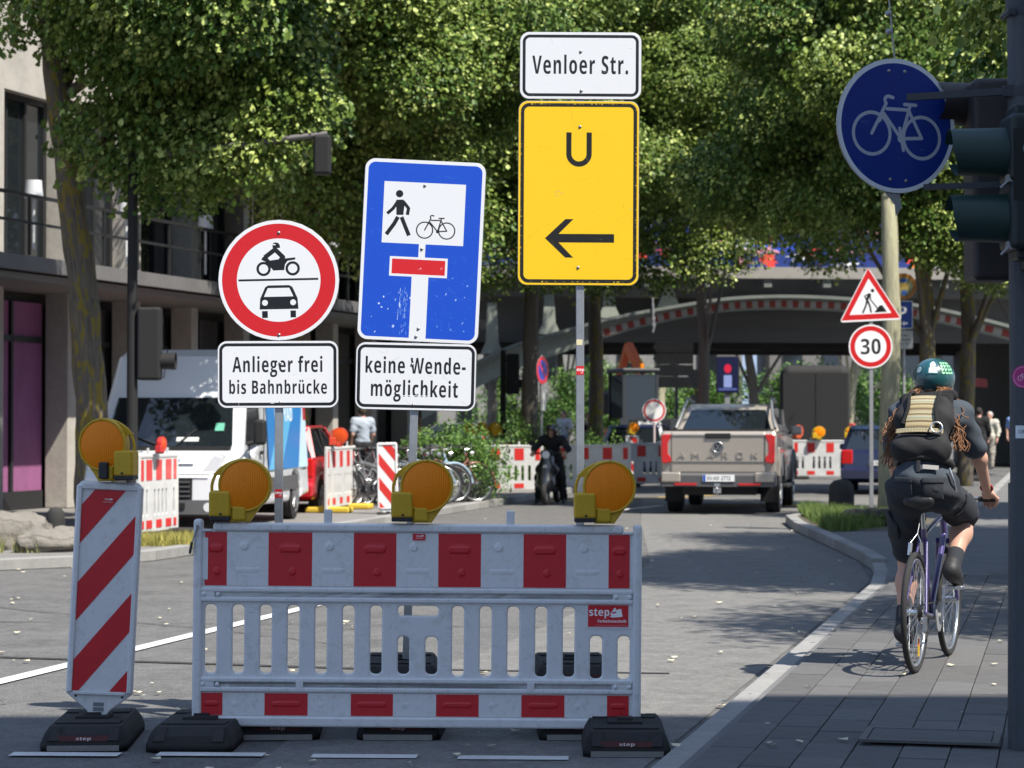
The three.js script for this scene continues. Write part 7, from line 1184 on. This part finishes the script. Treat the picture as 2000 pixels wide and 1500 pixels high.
// signs further back
{
  const ring = new THREE.Shape(); ring.absarc(0, 0, 0.3, 0, Math.PI * 2);
  const a = thing('traffic_sign', 'round white sign with red rim in front of the excavator', 'traffic sign', [3.58, 0, -58]); part('post', post2(2.1, 0.03), paint([0.6, 0.5, 0.5], 0.6), a);
  plate(a, ring, 1.79, 0, 0, foil(canvasTexture(256, 256, (c) => { c.fillStyle = '#f2f2f2'; c.fillRect(0, 0, 256, 256); c.strokeStyle = '#d2262c'; c.lineWidth = 22; c.beginPath(); c.arc(128, 128, 106, 0, 7); c.stroke(); })), 0.6, 0.6, 0, 'round_plate');
  const n = thing('traffic_sign', 'no-parking sign seen at an angle in front of the ivy-footed tree', 'traffic sign', [0.66, 0, -49.6], 1.12); part('post', post2(2.95, 0.035), steelDull, n);
  plate(n, ring, 2.62, 0, 0, foil(canvasTexture(256, 256, (c) => { c.fillStyle = '#c8232b'; c.fillRect(0, 0, 256, 256); c.fillStyle = '#3a3fa8'; c.beginPath(); c.arc(128, 128, 92, 0, 7); c.fill(); c.strokeStyle = '#c8232b'; c.lineWidth = 26; c.beginPath(); c.moveTo(60, 60); c.lineTo(196, 196); c.stroke(); })), 0.6, 0.6, 0, 'round_plate');
  part('number_panel', box(0.16, 0.5, 0.05, [0, 2.0, 0.02]), farWhite, n);
  const g = thing('direction_sign', 'stack of white direction boards on a grey post beyond the bridge', 'direction sign', [6.0, 0, -84]); part('post', post2(4.6, 0.06), steelDull, g);
  for (let k = 0; k < 4; k++) part('board', ext(outline([[-0.72, 0], [0.6, 0], [0.6, 0.38], [-0.72, 0.38], [-0.86, 0.19]]), 0.04, 0.01, [0, 2.75 + k * 0.43, 0.02]), farWhite, g);
  const y = thing('traffic_sign', 'grey back of a triangular sign on a red post before the direction boards', 'traffic sign', [6.55, 0, -82]); part('post', post2(3.2, 0.04), farRed, y); part('triangle_back', ext(outline([[-0.42, 0.36], [0.42, 0.36], [0, -0.4]]), 0.01, 0.004, [0, 3.0, 0.03]), signBack, y); part('small_plate', box(0.4, 0.34, 0.01, [0, 2.3, 0.03]), farWhite, y);
  const ad = thing('poster_board', 'dark blue illuminated poster with a red figure beyond the bridge', 'poster', [8.7, 0, -93]); part('post', box(0.2, 2.7, 0.2, [0, 1.35, -0.1]), steelDull, ad); part('case', rbox(0.95, 1.5, 0.18, 0.04, [0, 3.4, 0]), trimBlack, ad);
  part('poster', put(new THREE.PlaneGeometry(0.85, 1.4), [0, 3.4, 0.095]), paint([1, 1, 1], 0.4, { map: canvasTexture(128, 200, (c) => { c.fillStyle = '#141a3c'; c.fillRect(0, 0, 128, 200); c.fillStyle = '#d3203f'; c.beginPath(); c.ellipse(64, 66, 22, 26, 0, 0, 7); c.fill(); c.fillStyle = '#8c9cd0'; c.fillRect(40, 104, 48, 70); c.fillStyle = '#5866a8'; c.fillRect(8, 180, 112, 10); }) }), ad);
}
// signal masts
function signalMast(label, x, d, h, headY, side, arm) {
  const t = thing('signal_mast', label, 'traffic light', [x, 0.05, -d]); part('pole', cyl(0.06, 0.075, h, [0, h / 2, 0], [0, 0, 0], 16), trimBlack, t);
  const g = part('signal_head', join(rbox(0.3, 0.92, 0.22, 0.04, [side * 0.22, headY, 0]), box(0.2, 0.05, 0.06, [side * 0.08, headY + 0.3, 0]), box(0.2, 0.05, 0.06, [side * 0.08, headY - 0.3, 0])), trimBlack, t);
  for (let k = -1; k <= 1; k++) part('visor', put(new THREE.CylinderGeometry(0.11, 0.12, 0.2, 18, 1, true), [side * 0.22, headY + k * 0.29, -0.2], [Math.PI / 2, 0, 0]), trimBlack, g);
  part('visor', put(new THREE.CylinderGeometry(0.1, 0.11, 0.22, 18, 1, true), [side * 0.44, headY - 0.22, 0], [0, 0, Math.PI / 2]), trimBlack, g);
  if (arm) { const a = part('mast_arm', rod([0, h - 0.05, 0], arm, 0.05, 0.035), paint([0.16, 0.15, 0.15], 0.6), t); part('hanging_head', rbox(0.22, 0.5, 0.2, 0.04, [arm[0] - 0.06, arm[1] - 0.27, arm[2]]), trimBlack, a); }
}
signalMast('black signal mast with long overhead arm in front of the white van', -4.78, 29.0, 4.85, 2.45, 1, [2.45, 5.1, 0]);
signalMast('black signal mast seen against the bridge abutment', -0.2, 52.5, 3.1, 2.55, 1);
// boulders, stone bollards
function boulder(label, x, d, s, seed, turn = 0) {
  const g = mergeVertices(new THREE.IcosahedronGeometry(0.5, 12).deleteAttribute('uv').deleteAttribute('normal')), n = noise2(seed, 16);
  bend(g, (v) => { const k = 0.75 + 0.5 * n(v.x * 3 + 8, v.y * 3 + v.z * 2 + 8) + 0.16 * n(v.x * 9 + 5, v.z * 9 + v.y * 7) + 0.06 * n(v.x * 27 + 3, v.y * 29 + v.z * 21); v.multiplyScalar(k); v.x = Math.round(v.x * 9) / 9 * 0.35 + v.x * 0.65; v.x *= s[0]; v.y *= s[1]; v.z *= s[2]; }); g.rotateY(turn);
  const m = single('boulder', metreUv(g), paint([0.36, 0.33, 0.29], 0.95, { map: tiled(mottleTex, 1.4), bumpMap: tiled(grainTex, 2), bumpScale: 0.02 }), label, 'rock', 'boulders guarding the left pavement'); m.position.set(x, 0.1 + s[1] * 0.3, -d);
}
boulder('large pointed grey boulder on the left pavement corner', -5.6, 25.8, [0.85, 0.5, 0.6], 4, 0.3);
boulder('long low boulder lying beside the pointed one', -5.0, 25.2, [0.75, 0.28, 0.3], 7, 0.5);
boulder('small boulder behind the long low one', -4.95, 26.1, [0.5, 0.3, 0.4], 9, 0.2);
for (const [x, d, r, h, label] of [[5.2, 36.4, 0.2, 0.52, 'thick dark stone bollard in the long grass before the blue hatchback'], [-5.42, 27.4, 0.11, 0.42, 'round-topped black bollard beside the mossy tree']]) { const t = thing('bollard', label, 'bollard', [x, 0.09, -d], 0, 'dark round-topped bollards'); part('shaft', metreUv(lathe([[r, 0], [r * 1.02, h * 0.6], [r * 0.92, h * 0.84], [r * 0.6, h * 0.96], [0.001, h]], [0, 0, 0], [0, 0, 0], 24)), paint([0.035, 0.035, 0.034], 0.85, { map: tiled(mottleTex, 2) }), t); }
// bus-stop style sign with pink flag, white van shapes beyond the right-hand pavement
{ const t = thing('street_flag', 'small pink-red banner on a thin pole beyond the pedestrians', 'banner', [15.6, 0, -78]); part('pole', rod([0, 0, 0], [0, 3.0, 0], 0.04), steelDull, t); part('flag', ext(outline([[0, 0], [0.5, -0.05], [0.48, 0.24], [0, 0.3]]), 0.02, 0, [0, 2.7, 0]), paint([0.7, 0.2, 0.22], 0.8), t); }
renderer.render(scene, camera);
